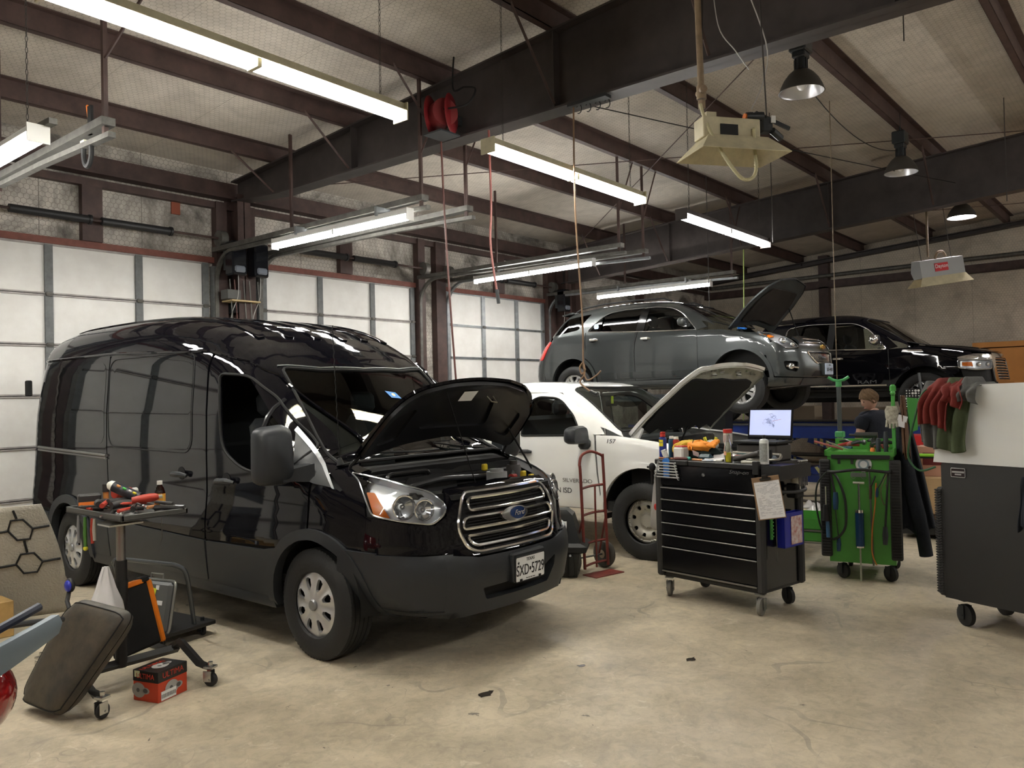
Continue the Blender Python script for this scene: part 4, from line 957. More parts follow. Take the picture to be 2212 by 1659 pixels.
# glasshouse
for sg in SB:
    EQ.patch('roof_side', GPAINT, eq, 'side', [(1.40,1.22),(1.55,1.185),(1.9,1.19),(3.56,1.275),(4.25,1.22),(4.33,1.26),(4.15,1.50),(4.02,1.58),(3.3,1.665),(2.7,1.675),(2.2,1.645),(1.90,1.575),(1.62,1.42)],
        [DLO, rp([(3.72,1.33),(4.22,1.26),(4.08,1.46),(3.97,1.545),(3.52,1.59)], .03, 3)], off=.001, rim=.012, sides=(sg,), d=.05)
    g1 = EQ.patch('front_side_window', GL_S, eq, 'side', [(1.58,1.195),(2.46,1.225),(2.43,1.59),(2.15,1.585),(2.0,1.545),(1.80,1.43)], off=-.012, rim=0, sides=(sg,))
    EQ.patch('rear_side_window', GL_D, eq, 'side', rp([(2.60,1.232),(3.24,1.262),(3.24,1.555),(2.9,1.595),(2.56,1.60)], .02), off=-.006, rim=0, sides=(sg,))
    EQ.patch('quarter_window', GL_D, eq, 'side', rp([(3.27,1.265),(3.53,1.285),(3.27,1.53)], .02), off=-.006, rim=0, sides=(sg,))
    EQ.patch('rear_quarter_window', GL_D, eq, 'side', rp([(3.72,1.33),(4.22,1.26),(4.08,1.46),(3.97,1.545),(3.52,1.59)], .03), off=-.004, rim=0, sides=(sg,))
    EQ.patch('door_pillar', mat('gloss_black', (.006,.006,.006), .1), eq, 'side', [(2.46,1.22),(2.60,1.228),(2.56,1.605),(2.43,1.605)], off=.001, rim=.01, sides=(sg,))
    EQ.line('window_chrome', CHROME, eq, 'side', DLO, .008, .004, (sg,), closed=True)
    EQ.line('door_seam', BLK, eq, 'side', [(2.605,1.22),(2.615,1.0),(2.605,.47)], .004, .001, (sg,))
    rr = EQ.at('side', [(2.15,1.66),(2.3,1.685),(2.8,1.70),(3.4,1.695),(3.85,1.655),(3.95,1.62)], .0, sg)
    rl = MB(); rl.tube([p+Vector((-sg*.04, 0, .035+.03*(0 < i < 5))) for i, p in enumerate(rr)], .016, 6); rl.build('roof_rail', BLK, eq)
ews = rp([(-.72,1.42),(0,1.16),(.72,1.42),(.58,2.02),(.3,1.93),(0,1.90),(-.3,1.93),(-.58,2.02)], .05, 3)
ews = rp([(-.74,1.40),(-.4,1.22),(0,1.17),(.4,1.22),(.74,1.40),(.60,1.98),(.3,1.90),(0,1.88),(-.3,1.90),(-.60,1.98)], .03, 3)
EQ.patch('roof', GPAINT, eq, 'top', [(-.78,1.30),(-.74,1.40),(-.60,1.98),(-.3,1.90),(0,1.88),(.3,1.90),(.60,1.98),(.74,1.40),(.78,1.30),(.82,1.55),(.66,2.1),(.66,3.9),(.6,4.12),(-.6,4.12),(-.66,3.9),(-.66,2.1),(-.82,1.55)], off=0, rim=0, d=.06)
EQ.patch('windscreen', GL_C, eq, 'top', ews, off=-.004, rim=0, d=.06); EQ.line('windscreen_seal', BLK, eq, 'top', ews, .008, .002, closed=True)
EQ.patch('rear_spoiler', GPAINT, eq, 'top', [(-.62,3.98),(.62,3.98),(.58,4.22),(-.58,4.22)], off=.02, rim=.03, d=.06, warp=lambda P, N: np.stack([P[:,0], P[:,1], 1.66-.12*(P[:,1]-3.98)], 1))
EQ.patch('tailgate', GPAINT, eq, 'rear', [(-.80,.9),(.80,.9),(.78,1.15),(-.78,1.15)], off=0, rim=0, d=.1)
EQ.patch('rear_window', GL_D, eq, 'rear', [(-.80,1.15),(.80,1.15),(.60,1.58),(-.60,1.58)], off=0, rim=0, d=.08)
EQ.patch('tail_light', REDL, eq, 'side', rp([(4.27,1.17),(4.44,1.18),(4.585,1.02),(4.66,.86),(4.45,.86),(4.38,.98)], .03), off=.012, rim=.03, sides=SB, d=.04)
EQ.patch('rear_corner', GPAINT, eq, 'side', [(4.38,.36),(4.64,.36),(4.70,.6),(4.66,.86),(4.44,.88)], off=.004, rim=0, sides=SB, d=.04)
mirror(eq, GPAINT, 1.02, 1.66, 1.305, .11, .075, .10, .1)
qs = MB(); qc = EQ.at('side', [(3.36,1.36)], .004, -1)[0]; qs.add([qc+Vector((-.003,.048*cos(a),.048*sin(a))) for a in np.linspace(0,2*pi,21)[:-1]], [tuple(range(20))]); qs.build('window_sticker', mat('sticker_pale_blue', (.40,.50,.70), .4), eq)
shandle(EQ, eq, CHROME, 2.33, 2.50, 1.105, BLK); shandle(EQ, eq, CHROME, 3.30, 3.45, 1.14, BLK)
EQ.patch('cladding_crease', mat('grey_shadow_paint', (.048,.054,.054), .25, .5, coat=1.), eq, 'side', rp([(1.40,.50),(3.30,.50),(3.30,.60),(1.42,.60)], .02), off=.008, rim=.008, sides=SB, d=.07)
# front end
EQ.patch('front_panel', GPAINT, eq, 'front', [(-.60,.44),(.60,.44),(.62,.86),(.52,.94),(.46,1.02),(0,1.05),(-.46,1.02),(-.52,.94),(-.62,.86)], [rp([(-.42,.93),(.42,.93),(.36,.985),(-.36,.985)], .02), rp([(-.48,.80),(.48,.80),(.30,.635),(-.30,.635)], .05)], off=.0, rim=.03, d=.05)
EQ.patch('front_corner', GPAINT, eq, 'diag', [(-.10,.44),(.30,.46),(.36,.60),(.42,.90),(.30,.95),(.14,.83),(-.10,.845)], [rp([(-.03,.66),(.20,.67),(.17,.55),(.0,.51)], .04, 4)], off=.001, rim=.03, sides=SB, d=.05)
MESH = mat('grille_mesh', (.02,.02,.02), .35, .5)
eg = EQ.patch('grille', MESH, eq, 'front', [(-.48,.62),(.48,.62),(.48,1.0),(-.48,1.0)], off=-.03, rim=0, d=.08)
def meshlines(B, par, poly, step, off, r=.003):
    q = np.array(poly); mn, mx = q.min(0), q.max(0); mb = MB()
    for s_ in (1, -1):
        c = mn[0]-(mx[1]-mn[1])
        while c < mx[0]+(mx[1]-mn[1]):
            pts = [(c+t, (mn[1] if s_ > 0 else mx[1])+s_*t) for t in np.linspace(0, mx[1]-mn[1], 9)]; k = inpoly(pts, q); pp = [p for p, v in zip(pts, k) if v]
            if len(pp) > 1: mb.tube(B.at('front', [pp[0], pp[-1]], off), r, 4, cap=False)
            c += step
    mb.build('grille_mesh', CHROME, par, smooth=0)
gA = [(-.42,.93),(.42,.93),(.36,.985),(-.36,.985)]; gB = [(-.48,.80),(.48,.80),(.30,.635),(-.30,.635)]
meshlines(EQ, eg, gA, .045, -.015); meshlines(EQ, eg, gB, .045, -.015)
EQ.line('grille_chrome', CHROME, eg, 'front', rp(gA, .02), .010, .004, closed=True); EQ.line('grille_chrome', CHROME, eg, 'front', rp(gB, .05), .012, .004, closed=True)
bw = MB(); c0 = EQ.at('front', [(0,.865)], .02)[0]; bw.prism([(-.085,-.018),(-.03,-.018),(-.03,-.032),(.03,-.032),(.03,-.018),(.085,-.018),(.085,.018),(.03,.018),(.03,.032),(-.03,.032),(-.03,.018),(-.085,.018)], -.01, .01, 'Y'); bw.build('emblem', mat('gold_emblem', (.62,.42,.12), .25, .9), eg, loc=c0)
EHL = rp([(.44,1.105),(.31,.96),(.14,.84),(-.06,.86),(.05,.975),(.22,1.075)], .04, 4)
for sg in SB:
    hl = EQ.patch('headlight', HOUS, eq, 'diag', EHL, off=-.03, rim=-.03, sides=(sg,), d=.04)
    EQ.patch('headlight_lens', LENS, hl, 'diag', EHL, off=.004, rim=0, sides=(sg,), d=.04)
    EQ.line('headlight_edge', mat('lamp_edge', (.5,.52,.54), .15, .8), hl, 'diag', EHL, .006, .003, (sg,), closed=True, d=.04)
    EQ.patch('turn_signal', AMBER, hl, 'diag', rp([(.43,1.09),(.36,1.01),(.24,1.03),(.26,1.07)], .01), off=-.012, rim=.01, sides=(sg,), d=.04)
    for s_, z_, r_ in ((.17,.96,.055), (.04,.90,.04)):
        c = EQ.at('diag', [(s_,z_)], -.02, sg)[0]; b = MB(); b.ball(c, r_, 16); b.build('projector', REFL, hl, smooth=60)
    fp = EQ.at('diag', [(.085,.595)], -.02, sg)[0]; b = MB(); b.ball(fp, .05, 14); b.build('fog_lamp', CHROME, eq, smooth=60)
    EQ.patch('fog_recess', BLK, eq, 'diag', [(-.05,.68),(.22,.69),(.19,.53),(-.02,.49)], off=-.05, rim=0, sides=(sg,))
    EQ.line('fog_chrome', CHROME, eq, 'diag', [(-.02,.575),(.16,.60)], .014, -.005, (sg,))
EQ.patch('front_lip', BPLAST, eq, 'front', [(-.64,.30),(.64,.30),(.62,.43),(-.62,.43)], off=.02, rim=.04, d=.06)
EQ.patch('lip_corner', GPAINT, eq, 'diag', [(-.13,.30),(.36,.30),(.37,.45),(-.12,.43)], off=.015, rim=.03, sides=SB, d=.05)
lip = EQ.patch('lower_grille', BLK, eq, 'front', rp([(-.46,.45),(.46,.45),(.36,.53),(-.36,.53)], .02), off=.004, rim=.0, d=.08)
pc = EQ.at('front', [(-.02,.55)], .04)[0]
lpE = MB().box((0,0,0), (.31,.02,.16), b=.008).build('license_plate', mat('pale_plate', (.55,.65,.80), .4), eq, loc=pc)
txt('LBT\u20224907', .07, INK, lpE, (0,-.012,-.01), (pi/2,0,0), 'plate_lettering', .0005, sx=.9); txt('TEXAS', .026, INK, lpE, (0,-.012,.055), (pi/2,0,0), 'plate_lettering', .0005)
MB().box((pc[0],pc[1]+.04,pc[2]), (.34,.06,.18), b=.01).build('plate_mount', GPAINT, eq)
# bonnet
wfE, ptE = opening(EQ, eq, (0,1.13,1.20), 57)
eho = rp([(-.80,1.16),(-.4,1.06),(0,1.03),(.4,1.06),(.80,1.16),(.78,.62),(.66,.34),(.48,.20),(0,.14),(-.48,.20),(-.66,.34),(-.78,.62)], .06, 4)
eh = EQ.patch('bonnet', GPAINT, eq, 'top', eho, off=.004, rim=.02, d=.06, warp=wfE)
LIN = mat('bonnet_liner_brown', (.035,.028,.022), .8, var=.4, vscale=5)
EQ.patch('bonnet_underside', mat('bonnet_grey', (.06,.065,.065), .4), eh, 'top', [(x*.97, .62+(y-.62)*.97) for x, y in eho], off=-.02, rim=-.02, d=.06, warp=wfE)
EQ.patch('bonnet_liner', LIN, eh, 'top', rp([(-.62,.98),(0,.92),(.62,.98),(.60,.60),(.46,.36),(-.46,.36),(-.60,.60)], .06, 4), off=-.045, rim=-.02, d=.06, warp=wfE)
pr = MB(); pr.cyl((.70,.62,1.04), ptE(.60,.62,-.02), .008, n=6); pr.cyl((-.74,1.1,1.12), ptE(-.76,1.05,-.0), .01, n=6); pr.build('bonnet_prop', BLK, eq)
cb = MB(); cb.bb((-.68,.32,.55), (.68,1.25,.98)); cb.box((0,1.2,1.10), (1.3,.16,.1), b=.02); cb.build('engine_bay', BLK, eq, smooth=0)
cl = MB(); cl.tube(EQ.at('top', [(-.66,1.02),(-.60,1.0),(-.62,.94),(-.55,.95),(-.50,1.0)], .02), .015, 6); cl.build('blue_cloth', mat('blue_rag', (.03,.20,.65), .8), eq)
# cabin, underside
it = MB(); it.bb((-.84,1.35,.42), (.84,4.4,.5)); it.box((0,1.5,1.05), (1.4,.4,.2), b=.05); it.bb((-.7,.3,.36), (.7,4.5,.42)); it.build('cabin_trim', DKIN, eq, smooth=0)
for x in (-.38,.38): seat(eq, x, 2.2, .58)
rs = MB(); rs.box((0,3.1,.70), (1.3,.5,.2), b=.05); rs.box((0,3.40,1.02), (1.3,.14,.6), (-.25,0,0), b=.05); rs.build('rear_seat', SEAT, eq); steering(eq, -.38, 1.78, 1.02)
us = MB()
for x in (-.55,.55): us.cyl((x,FWe,.34), (x*.9,FWe,.80), .045, n=10); us.tube([(x*.95+.06*cos(a), FWe+.06*sin(a), .52+.05*a/pi) for a in np.linspace(0, 8*pi, 60)], .010, 5)
us.cyl((-.6,RWe,.38), (.6,RWe,.38), .03, n=8); us.cyl((-.6,FWe,.32), (.6,FWe,.34), .025, n=8); us.build('suspension', BLK, eq)
st5 = rp([(.075,-.0),(.155,-.050),(.185,-.045),(.185,.045),(.155,.050)], .012, 3); st5b = rp([(.10,-.008),(.18,-.012),(.18,.012),(.10,.008)], .005, 2)
for c, wz in ((FWe, WZf), (RWe, WZr)):
    for sg in SB:
        t_ = tire(eq, 'wheel', (sg*.80, c, wz), sg, WRe, .222, .225)
        fz = lambda r, th: .055+.035*(1-(r/.22)**2)*1+.015*(r > .2)
        wheel_face('alloy_rim', ALLOY, t_, (0,0,0), sg, .225, ring_holes(5, st5, .3)+ring_holes(5, st5b, .3+pi/5), fz, .016, .04)
        bk = MB(); bk.lathe([(.0,.0),(.215,.0),(.222,.04)], (0,0,0), 'X', 24); bk.v = [(sg*(-.02+v[0]), v[1], v[2]) for v in bk.v]; bk.build('wheel_backing', BLK, t_)

# ================= white work pickup =================
WPAINT = mat('white_paint', (.82,.82,.80), .22, coat=.6)
si = thing('pickup_truck', 'white single-cab pickup truck with its bonnet open behind the black van', 'pickup truck', SI_LOC, SI_RZ)
FWs, RWs, WRs = .97, 4.35, .385; ACS, ARS = .44, .48
SI.patch('inner_shell', BLK, si, 'side', [(.5,.50),(.7,1.0),(5.3,1.1),(5.3,.5)], [arcs(FWs,ACS,ARS,-20,200,24)+[(FWs,.505)], arcs(RWs,ACS,ARS,-20,200,24)+[(RWs,.505)]], off=-.02, rim=0, sides=SB, d=.2)
swin = rp([(1.72,1.235,.05),(2.55,1.22,.04),(2.52,1.60,.08),(2.40,1.655,.1),(2.10,1.635,.1),(1.87,1.45,.05)], .04, 4)
SI.patch('front_door', WPAINT, si, 'side', rp([(1.465,.47,.02),(2.66,.47,.02),(2.68,1.22,0),(2.62,1.69,.05),(2.1,1.70,.1),(1.86,1.54,.05),(1.56,1.25,.05)], .02), [swin], off=.002, rim=.015, sides=SB, d=.06)
SI.patch('cab_corner', WPAINT, si, 'side', rp([(2.67,.47),(3.22,.47),(3.22,1.3),(3.16,1.62),(3.0,1.72),(2.64,1.70),(2.70,1.22)], .01), off=.002, rim=.01, sides=SB, d=.07)
SI.patch('fender', WPAINT, si, 'side', rp([(1.455,.47,0),(1.535,1.24,0),(1.30,1.235,0),(1.0,1.205,0),(.35,1.12,0),(.15,1.0,0),(.15,.72,0),(.40,.62,0)]+[(u,z,0) for u, z in arcs(FWs,ACS,ARS,158,2,16)], .01), off=0, rim=.02, sides=SB, d=.05)
SI.patch('bed_side', WPAINT, si, 'side', rp([(3.28,.47,0)]+[(u,z,0) for u, z in arcs(RWs,ACS,ARS,176,2,16)]+[(5.38,.5,0),(5.38,1.26,0),(3.28,1.26,0)], .0), off=0, rim=.02, sides=SB, d=.08)
SI.patch('rocker_panel', WPAINT, si, 'side', [(1.46,.40),(3.7,.40),(3.7,.465),(1.46,.465)], off=0, rim=.03, sides=SB, d=.1)
flare(SI, WPAINT, si, 'wheel_flare', FWs, ACS, ARS, ARS+.05, .014); flare(SI, WPAINT, si, 'wheel_flare', RWs, ACS, ARS, ARS+.05, .014)
for c in (FWs, RWs): archw(SI, si, c, ACS, ARS+.01, .5, .93)
for sg in SB:
    SI.patch('side_window', GL_S, si, 'side', swin, off=-.012, rim=0, sides=(sg,)); SI.line('window_seal', BLK, si, 'side', swin, .010, .002, (sg,), closed=True)
    SI.line('door_seam', mat('seam_grey', (.12,.12,.12), .6), si, 'side', [(1.46,.47),(1.545,1.235)], .003, .001, (sg,))
    SI.patch('roof_side', WPAINT, si, 'side', [(1.42,1.25),(1.56,1.245),(1.86,1.53),(2.1,1.695),(3.0,1.715),(3.0,1.76),(2.2,1.765),(1.95,1.69),(1.7,1.52)], off=0, rim=0, sides=(sg,), d=.05)
sws = rp([(-.86,1.29),(-.4,1.20),(0,1.17),(.4,1.20),(.86,1.29),(.70,1.98),(.35,1.92),(0,1.90),(-.35,1.92),(-.70,1.98)], .04, 3)
SI.patch('roof', WPAINT, si, 'top', [(-.93,1.22),(-.86,1.29),(-.70,1.98),(-.35,1.92),(0,1.90),(.35,1.92),(.70,1.98),(.86,1.29),(.93,1.22),(.93,1.5),(.73,2.1),(.72,3.06),(-.72,3.06),(-.73,2.1),(-.93,1.5)], off=0, rim=0, d=.06)
SI.patch('windscreen', GL_C, si, 'top', sws, off=-.004, rim=0, d=.06); SI.line('windscreen_seal', BLK, si, 'top', sws, .010, .002, closed=True)
bk = MB(); bk.bb((-.85,3.2,.5), (.85,3.24,1.28)); bk.build('cab_back', WPAINT, si, smooth=0); MB().bb((-.70,3.15,1.28), (.70,3.16,1.65)).build('rear_window', GL_S, si, smooth=0)
bd = MB(); bd.bb((-.8,3.3,.75), (.8,5.35,.80)); bd.bb((-.96,5.36,.55), (.96,5.40,1.27)); bd.bb((-.97,3.28,1.24), (-.85,5.4,1.30)); bd.bb((.85,3.28,1.24), (.97,5.4,1.30)); bd.build('load_bed', WPAINT, si, smooth=0)
for sg in SB:
    rings = []
    for t, k in ((0,.85),(.3,1),(.7,1),(1,.85)): rings.append([(sg*(1.19+q[0]*k), 1.56+.13*t, 1.24+q[1]*k) for q in rp([(-.17,-.09),(.16,-.075),(.15,.095),(-.13,.11)], .07, 5)])
    b = MB(); b.loft(rings); b.box((sg*1.02, 1.64, 1.15), (.16,.10,.11), b=.03); b.build('wing_mirror', BPLAST, si, smooth=60)
    SI.patch('handle_recess', WPAINT, si, 'side', arc(2.50,1.06,.07,0,360,20,.04)[:-1], off=.004, rim=.0, sides=(sg,))
shandle(SI, si, BPLAST, 2.38, 2.60, 1.045)
LT = mat('badge_grey', (.20,.19,.17), .3, .5)
def sidetext(B, par, s, size, m, u, z, off=.006, shear=0, sx=1, tilt=0):
    p = B.at('side', [(u, z)], off, -1)[0]; q = B.at('side', [(u+.1, z)], off, -1)[0]; a = atan2(q[0]-p[0], .1)
    o = txt(s, size, m, par, p, (0,0,0), 'side_lettering', .0005, align='CENTER', shear=shear, sx=sx)
    o.rotation_euler = (pi/2, tilt, -pi/2); return o
sidetext(SI, si, 'SILVERADO', .058, LT, 1.76, .755, sx=1.3); 
sidetext(SI, si, 'SON ISD', .078, INK, 1.99, .645, sx=1.05); sidetext(SI, si, '157', .062, INK, 1.345, 1.178, shear=.2, sx=1.25)
# front end of the pickup
SI.patch('front_panel', WPAINT, si, 'front', [(-.9,.70),(.9,.70),(.9,1.08),(-.9,1.08)], [rp([(-.55,.76),(.55,.76),(.55,1.02),(-.55,1.02)], .03)], off=0, rim=.03, d=.08)
SI.patch('grille', MESH, si, 'front', [(-.56,.75),(.56,.75),(.56,1.03),(-.56,1.03)], off=-.03, rim=0, d=.1)
SI.patch('headlight', REFL, si, 'diag', rp([(-.05,.78),(.22,.78),(.22,1.05),(-.05,1.05)], .02), off=.006, rim=.01, sides=SB, d=.06)
SI.patch('front_bumper', CHROME, si, 'front', [(-.88,.46),(.88,.46),(.88,.68),(-.88,.68)], off=.05, rim=.06, d=.08)
SI.patch('front_corner', WPAINT, si, 'diag', [(-.1,.50),(.40,.50),(.40,1.08),(-.1,1.08)], off=-.001, rim=0, sides=SB, d=.08)
wfS, ptS = opening(SI, si, (0,1.17,1.235), 49)
sho = rp([(-.90,1.18),(-.4,1.08),(0,1.05),(.4,1.08),(.90,1.18),(.90,.55),(.86,.24),(.7,.14),(0,.08),(-.7,.14),(-.86,.24),(-.90,.55)], .05, 4)
shd = SI.patch('bonnet', WPAINT, si, 'top', sho, off=.02, rim=.035, d=.06, warp=wfS)
USW = mat('white_primer', (.62,.61,.56), .5, var=.2, vscale=8)
SI.patch('bonnet_underside', USW, shd, 'top', [(x*.985, .63+(y-.63)*.985) for x, y in sho], [rp([(x-.05,y-.012),(x+.05,y-.012),(x+.05,y+.012),(x-.05,y+.012)], .01, 2) for x, y in ((-.6,.24),(-.42,.20),(-.2,.22),(.2,.22),(.42,.20),(.6,.24),(-.3,.27),(.3,.27))], off=-.015, rim=.02, d=.05, warp=wfS)
scal = []
for i in range(9): a = 2*pi*i/9
top_ = [(-.80+.1*i*1.0, 1.10+.03*(i % 2)) for i in range(17)]
edge = [(-.82, 1.12)]+[(-.82+.02*(i % 2), 1.12-.085*i) for i in range(1, 9)]+[(-.76,.36)]+[(-.6+.3*i, .33+.02*(i % 2)) for i in range(5)]+[(.76,.36)]+[(.82-.02*(i % 2), .44+.085*i) for i in range(8)]+[(.82,1.12)]
rear = [(.82-.14*i-(.04 if i % 2 else 0), 1.13-.07*(i % 2)) for i in range(1, 12)]
SI.patch('bonnet_liner', mat('black_felt', (.010,.010,.010), .9), shd, 'top', edge+rear, off=-.04, rim=-.03, d=.06, warp=wfS)
hg = MB(); hg.box(ptS(-.86,1.08,-.02)+Vector((0,0,-.03)), (.03,.10,.16), (.5,0,0), b=.01); hg.build('bonnet_hinge', WPAINT, si)
MB().tube([(-.2,1.0,1.05), (-.15,.95,1.2), (-.1,.92,1.3)], .01, 6).build('support_hose', BLK, si)
cb = MB(); cb.bb((-.82,.15,.6), (.82,1.2,1.0)); cb.box((0,1.12,1.14), (1.6,.16,.08), b=.02); cb.box((.1,.6,1.02), (.6,.6,.14), b=.05); cb.build('engine_bay', BLK, si, smooth=0)
for x in (-.45,.35): MB().tube(SI.at('top', [(x,1.22),(x+.2,1.22),(x+.45,1.28)], .014), .007, 6).build('wiper', BLK, si)
it = MB(); it.bb((-.9,1.3,.45), (.9,3.2,.55)); it.box((0,1.5,1.08), (1.6,.4,.22), b=.05); it.build('cabin_trim', mat('grey_interior', (.05,.052,.055), .7), si, smooth=0)
bs = MB(); bs.box((0,2.65,.80), (1.6,.5,.2), b=.06); bs.box((0,2.98,1.12), (1.6,.16,.6), (-.2,0,0), b=.06)
for x in (-.42,.42): bs.box((x,3.02,1.50), (.28,.10,.20), b=.05)
bs.build('bench_seat', SEAT, si); steering(si, -.42, 1.98, 1.12)
MB().box((.0,1.95,1.56), (.24,.03,.07), b=.02).build('rear_view_mirror', BLK, si); MB().box((-.02,1.93,1.60), (.05,.01,.09), b=.004).build('hanging_tag', mat('lime_tag', (.55,.65,.05), .5), si)
STEELW = mat('steel_wheel', (.46,.44,.38), .4, .3)
for c in (FWs, RWs):
    for sg in SB:
        t_ = tire(si, 'wheel', (sg*.875, c, WRs), sg, WRs, .222, .245)
        fz = lambda r, th: np.where(r < .07, .055, np.where(r < .10, .03, .03+.035*np.sin(np.clip((r-.10)/.12, 0, 1)*pi)+.02*(r > .2)))
        wheel_face('steel_rim', STEELW, t_, (0,0,0), sg, .225, ring_holes(8, rp([(.125,-.018),(.165,-.024),(.165,.024),(.125,.018)], .016, 3), .2), fz, .012, .02)
        bk = MB(); bk.lathe([(.0,.0),(.215,.0),(.222,.04)], (0,0,0), 'X', 24); bk.v = [(sg*(-.02+v[0]), v[1], v[2]) for v in bk.v]; bk.build('wheel_backing', BLK, t_)

# ================= black pickup on the alignment rack =================
ra = thing('pickup_truck', 'glossy black four-door pickup truck with chrome trim raised on the blue rack', 'pickup truck', RA_LOC, RA_RZ)
FWr, RWr, WRr = 1.02, 4.66, .42; ACR, ARR = .46, .49
RA.patch('inner_shell', BLK, ra, 'side', [(.5,.55),(.7,1.1),(5.6,1.2),(5.6,.55)], [arcs(FWr,ACR,ARR,-20,200,24)+[(FWr,.555)], arcs(RWr,ACR,ARR,-20,200,24)+[(RWr,.555)]], off=-.02, rim=0, sides=SB, d=.2)
rDLO = rp([(1.60,1.265,.03),(3.42,1.325,.03),(3.36,1.735,.1),(3.0,1.785,.2),(2.15,1.755,.2),(1.90,1.62,.1)], .03, 5)
RA.patch('front_door', BPAINT, ra, 'side', rp([(1.55,.60,.01),(2.60,.60,.01),(2.62,1.30,0),(1.58,1.262,0)], .01), off=.002, rim=.015, sides=SB, d=.07)
RA.patch('rear_door', BPAINT, ra, 'side', rp([(2.615,.60,.01),(3.5,.60,.01),(3.55,1.32,0),(2.635,1.30,0)], .01), off=.002, rim=.015, sides=SB, d=.07)
RA.patch('cab_corner', BPAINT, ra, 'side', [(3.515,.60),(4.02,.60),(4.02,1.33),(3.56,1.32)], off=.002, rim=.01, sides=SB, d=.08)
RA.patch('fender', BPAINT, ra, 'side', rp([(1.54,.60,0),(1.57,1.262,0),(1.1,1.28,0),(.55,1.20,0),(.50,1.05,0),(.50,.84,0),(.56,.80,0)]+[(u,z,0) for u, z in arcs(FWr,ACR,ARR,138,15,16)], .01), off=0, rim=.02, sides=SB, d=.05)
RA.patch('bed_side', BPAINT, ra, 'side', rp([(4.08,.55,0)]+[(u,z,0) for u, z in arcs(RWr,ACR,ARR,170,8,16)]+[(5.68,.55,0),(5.70,1.30,0),(4.08,1.33,0)], 0), off=0, rim=.02, sides=SB, d=.08)
flare(RA, BPAINT, ra, 'wheel_flare', FWr, ACR, ARR, ARR+.06, .02, .05); flare(RA, BPAINT, ra, 'wheel_flare', RWr, ACR, ARR, ARR+.06, .02, .05)
for c in (FWr, RWr): archw(RA, ra, c, ACR, ARR+.01, .5, .95)
for sg in SB:
    RA.patch('roof_side', BPAINT, ra, 'side', [(1.42,1.30),(1.57,1.262),(3.56,1.32),(3.98,1.34),(3.93,1.62),(3.8,1.80),(2.4,1.84),(2.05,1.79),(1.78,1.65)], [rDLO], off=.001, rim=.012, sides=(sg,), d=.06)
    RA.patch('front_side_window', GL_S, ra, 'side', [(1.62,1.27),(2.50,1.295),(2.48,1.765),(2.15,1.75),(1.90,1.615)], off=-.012, rim=0, sides=(sg,))
    RA.patch('rear_side_window', GL_D, ra, 'side', [(2.62,1.30),(3.40,1.325),(3.35,1.73),(3.0,1.78),(2.6,1.775)], off=-.006, rim=0, sides=(sg,))
    RA.patch('door_pillar', BLK, ra, 'side', [(2.50,1.29),(2.62,1.295),(2.60,1.78),(2.48,1.78)], off=.001, rim=.01, sides=(sg,))
    RA.line('window_chrome', CHROME, ra, 'side', rDLO, .008, .004, (sg,), closed=True)
    RA.line('door_moulding', CHROME, ra, 'side', [(1.60,.655),(3.45,.655)], .014, .008, (sg,))
    RA.line('door_seam', mat('seam_dark', (.05,.05,.05), .4), ra, 'side', [(1.545,.60),(1.572,1.26)], .003, .002, (sg,))
    RA.line('vent_badge', CHROME, ra, 'side', [(.98,1.195),(1.30,1.215)], .022, .004, (sg,)) if False else None
rws = rp([(-.86,1.32),(-.4,1.20),(0,1.16),(.4,1.20),(.86,1.32),(.74,1.98),(.35,1.90),(0,1.88),(-.35,1.90),(-.74,1.98)], .04, 3)
RA.patch('roof', BPAINT, ra, 'top', [(-.93,1.22),(-.86,1.32),(-.74,1.98),(-.35,1.90),(0,1.88),(.35,1.90),(.74,1.98),(.86,1.32),(.93,1.22),(.93,1.5),(.75,2.1),(.75,3.8),(-.75,3.8),(-.75,2.1),(-.93,1.5)], off=0, rim=0, d=.07)
RA.patch('windscreen', GL_C, ra, 'top', rws, off=-.004, rim=0, d=.06); RA.line('windscreen_seal', BLK, ra, 'top', rws, .010, .002, closed=True)
RA.patch('bonnet', BPAINT, ra, 'top', rp([(-.90,1.20),(-.4,1.12),(0,1.09),(.4,1.12),(.90,1.20),(.90,.5),(.80,.24),(.5,.13),(0,.10),(-.5,.13),(-.80,.24),(-.90,.5)], .05, 4), off=.006, rim=.03, d=.06)
RA.patch('bonnet_bulge', BPAINT, ra, 'top', rp([(-.62,1.10),(-.30,1.05),(-.30,.3),(-.55,.3)], .08, 4), off=.022, rim=.02, d=.06, sides=SB)
RA.patch('fender_top', BPAINT, ra, 'diag', [(.35,1.03),(.60,1.05),(.95,1.18),(1.02,1.28),(.6,1.23),(.30,1.15)], off=-.001, rim=0, sides=SB, d=.06)
RA.patch('bonnet_vent', CHROME, ra, 'side', rp([(1.02,1.185),(1.36,1.20),(1.34,1.24),(1.05,1.225)], .01), off=.012, rim=.008, sides=SB, d=.05)
mirror(ra, CHROME, 1.20, 1.66, 1.42, .15, .10, .12, .16, m2=CHROME)
shandle(RA, ra, CHROME, 2.32, 2.50, 1.13); shandle(RA, ra, CHROME, 3.28, 3.46, 1.15)
sidetext(RA, ra, 'RAM', .085, mat('badge_chrome', (.30,.30,.31), .3, .8), 1.92, .71, sx=1.9)
RA.patch('front_panel', mat('chrome_dark', (.45,.45,.45), .12, 1.), ra, 'front', [(-.64,.64),(.64,.64),(.66,1.06),(.58,1.13),(-.58,1.13),(-.66,1.06)], [rp([(-.52,.70),(.52,.70),(.55,.88),(.50,1.06),(-.50,1.06),(-.55,.88)], .05)], off=.004, rim=.04, d=.06)
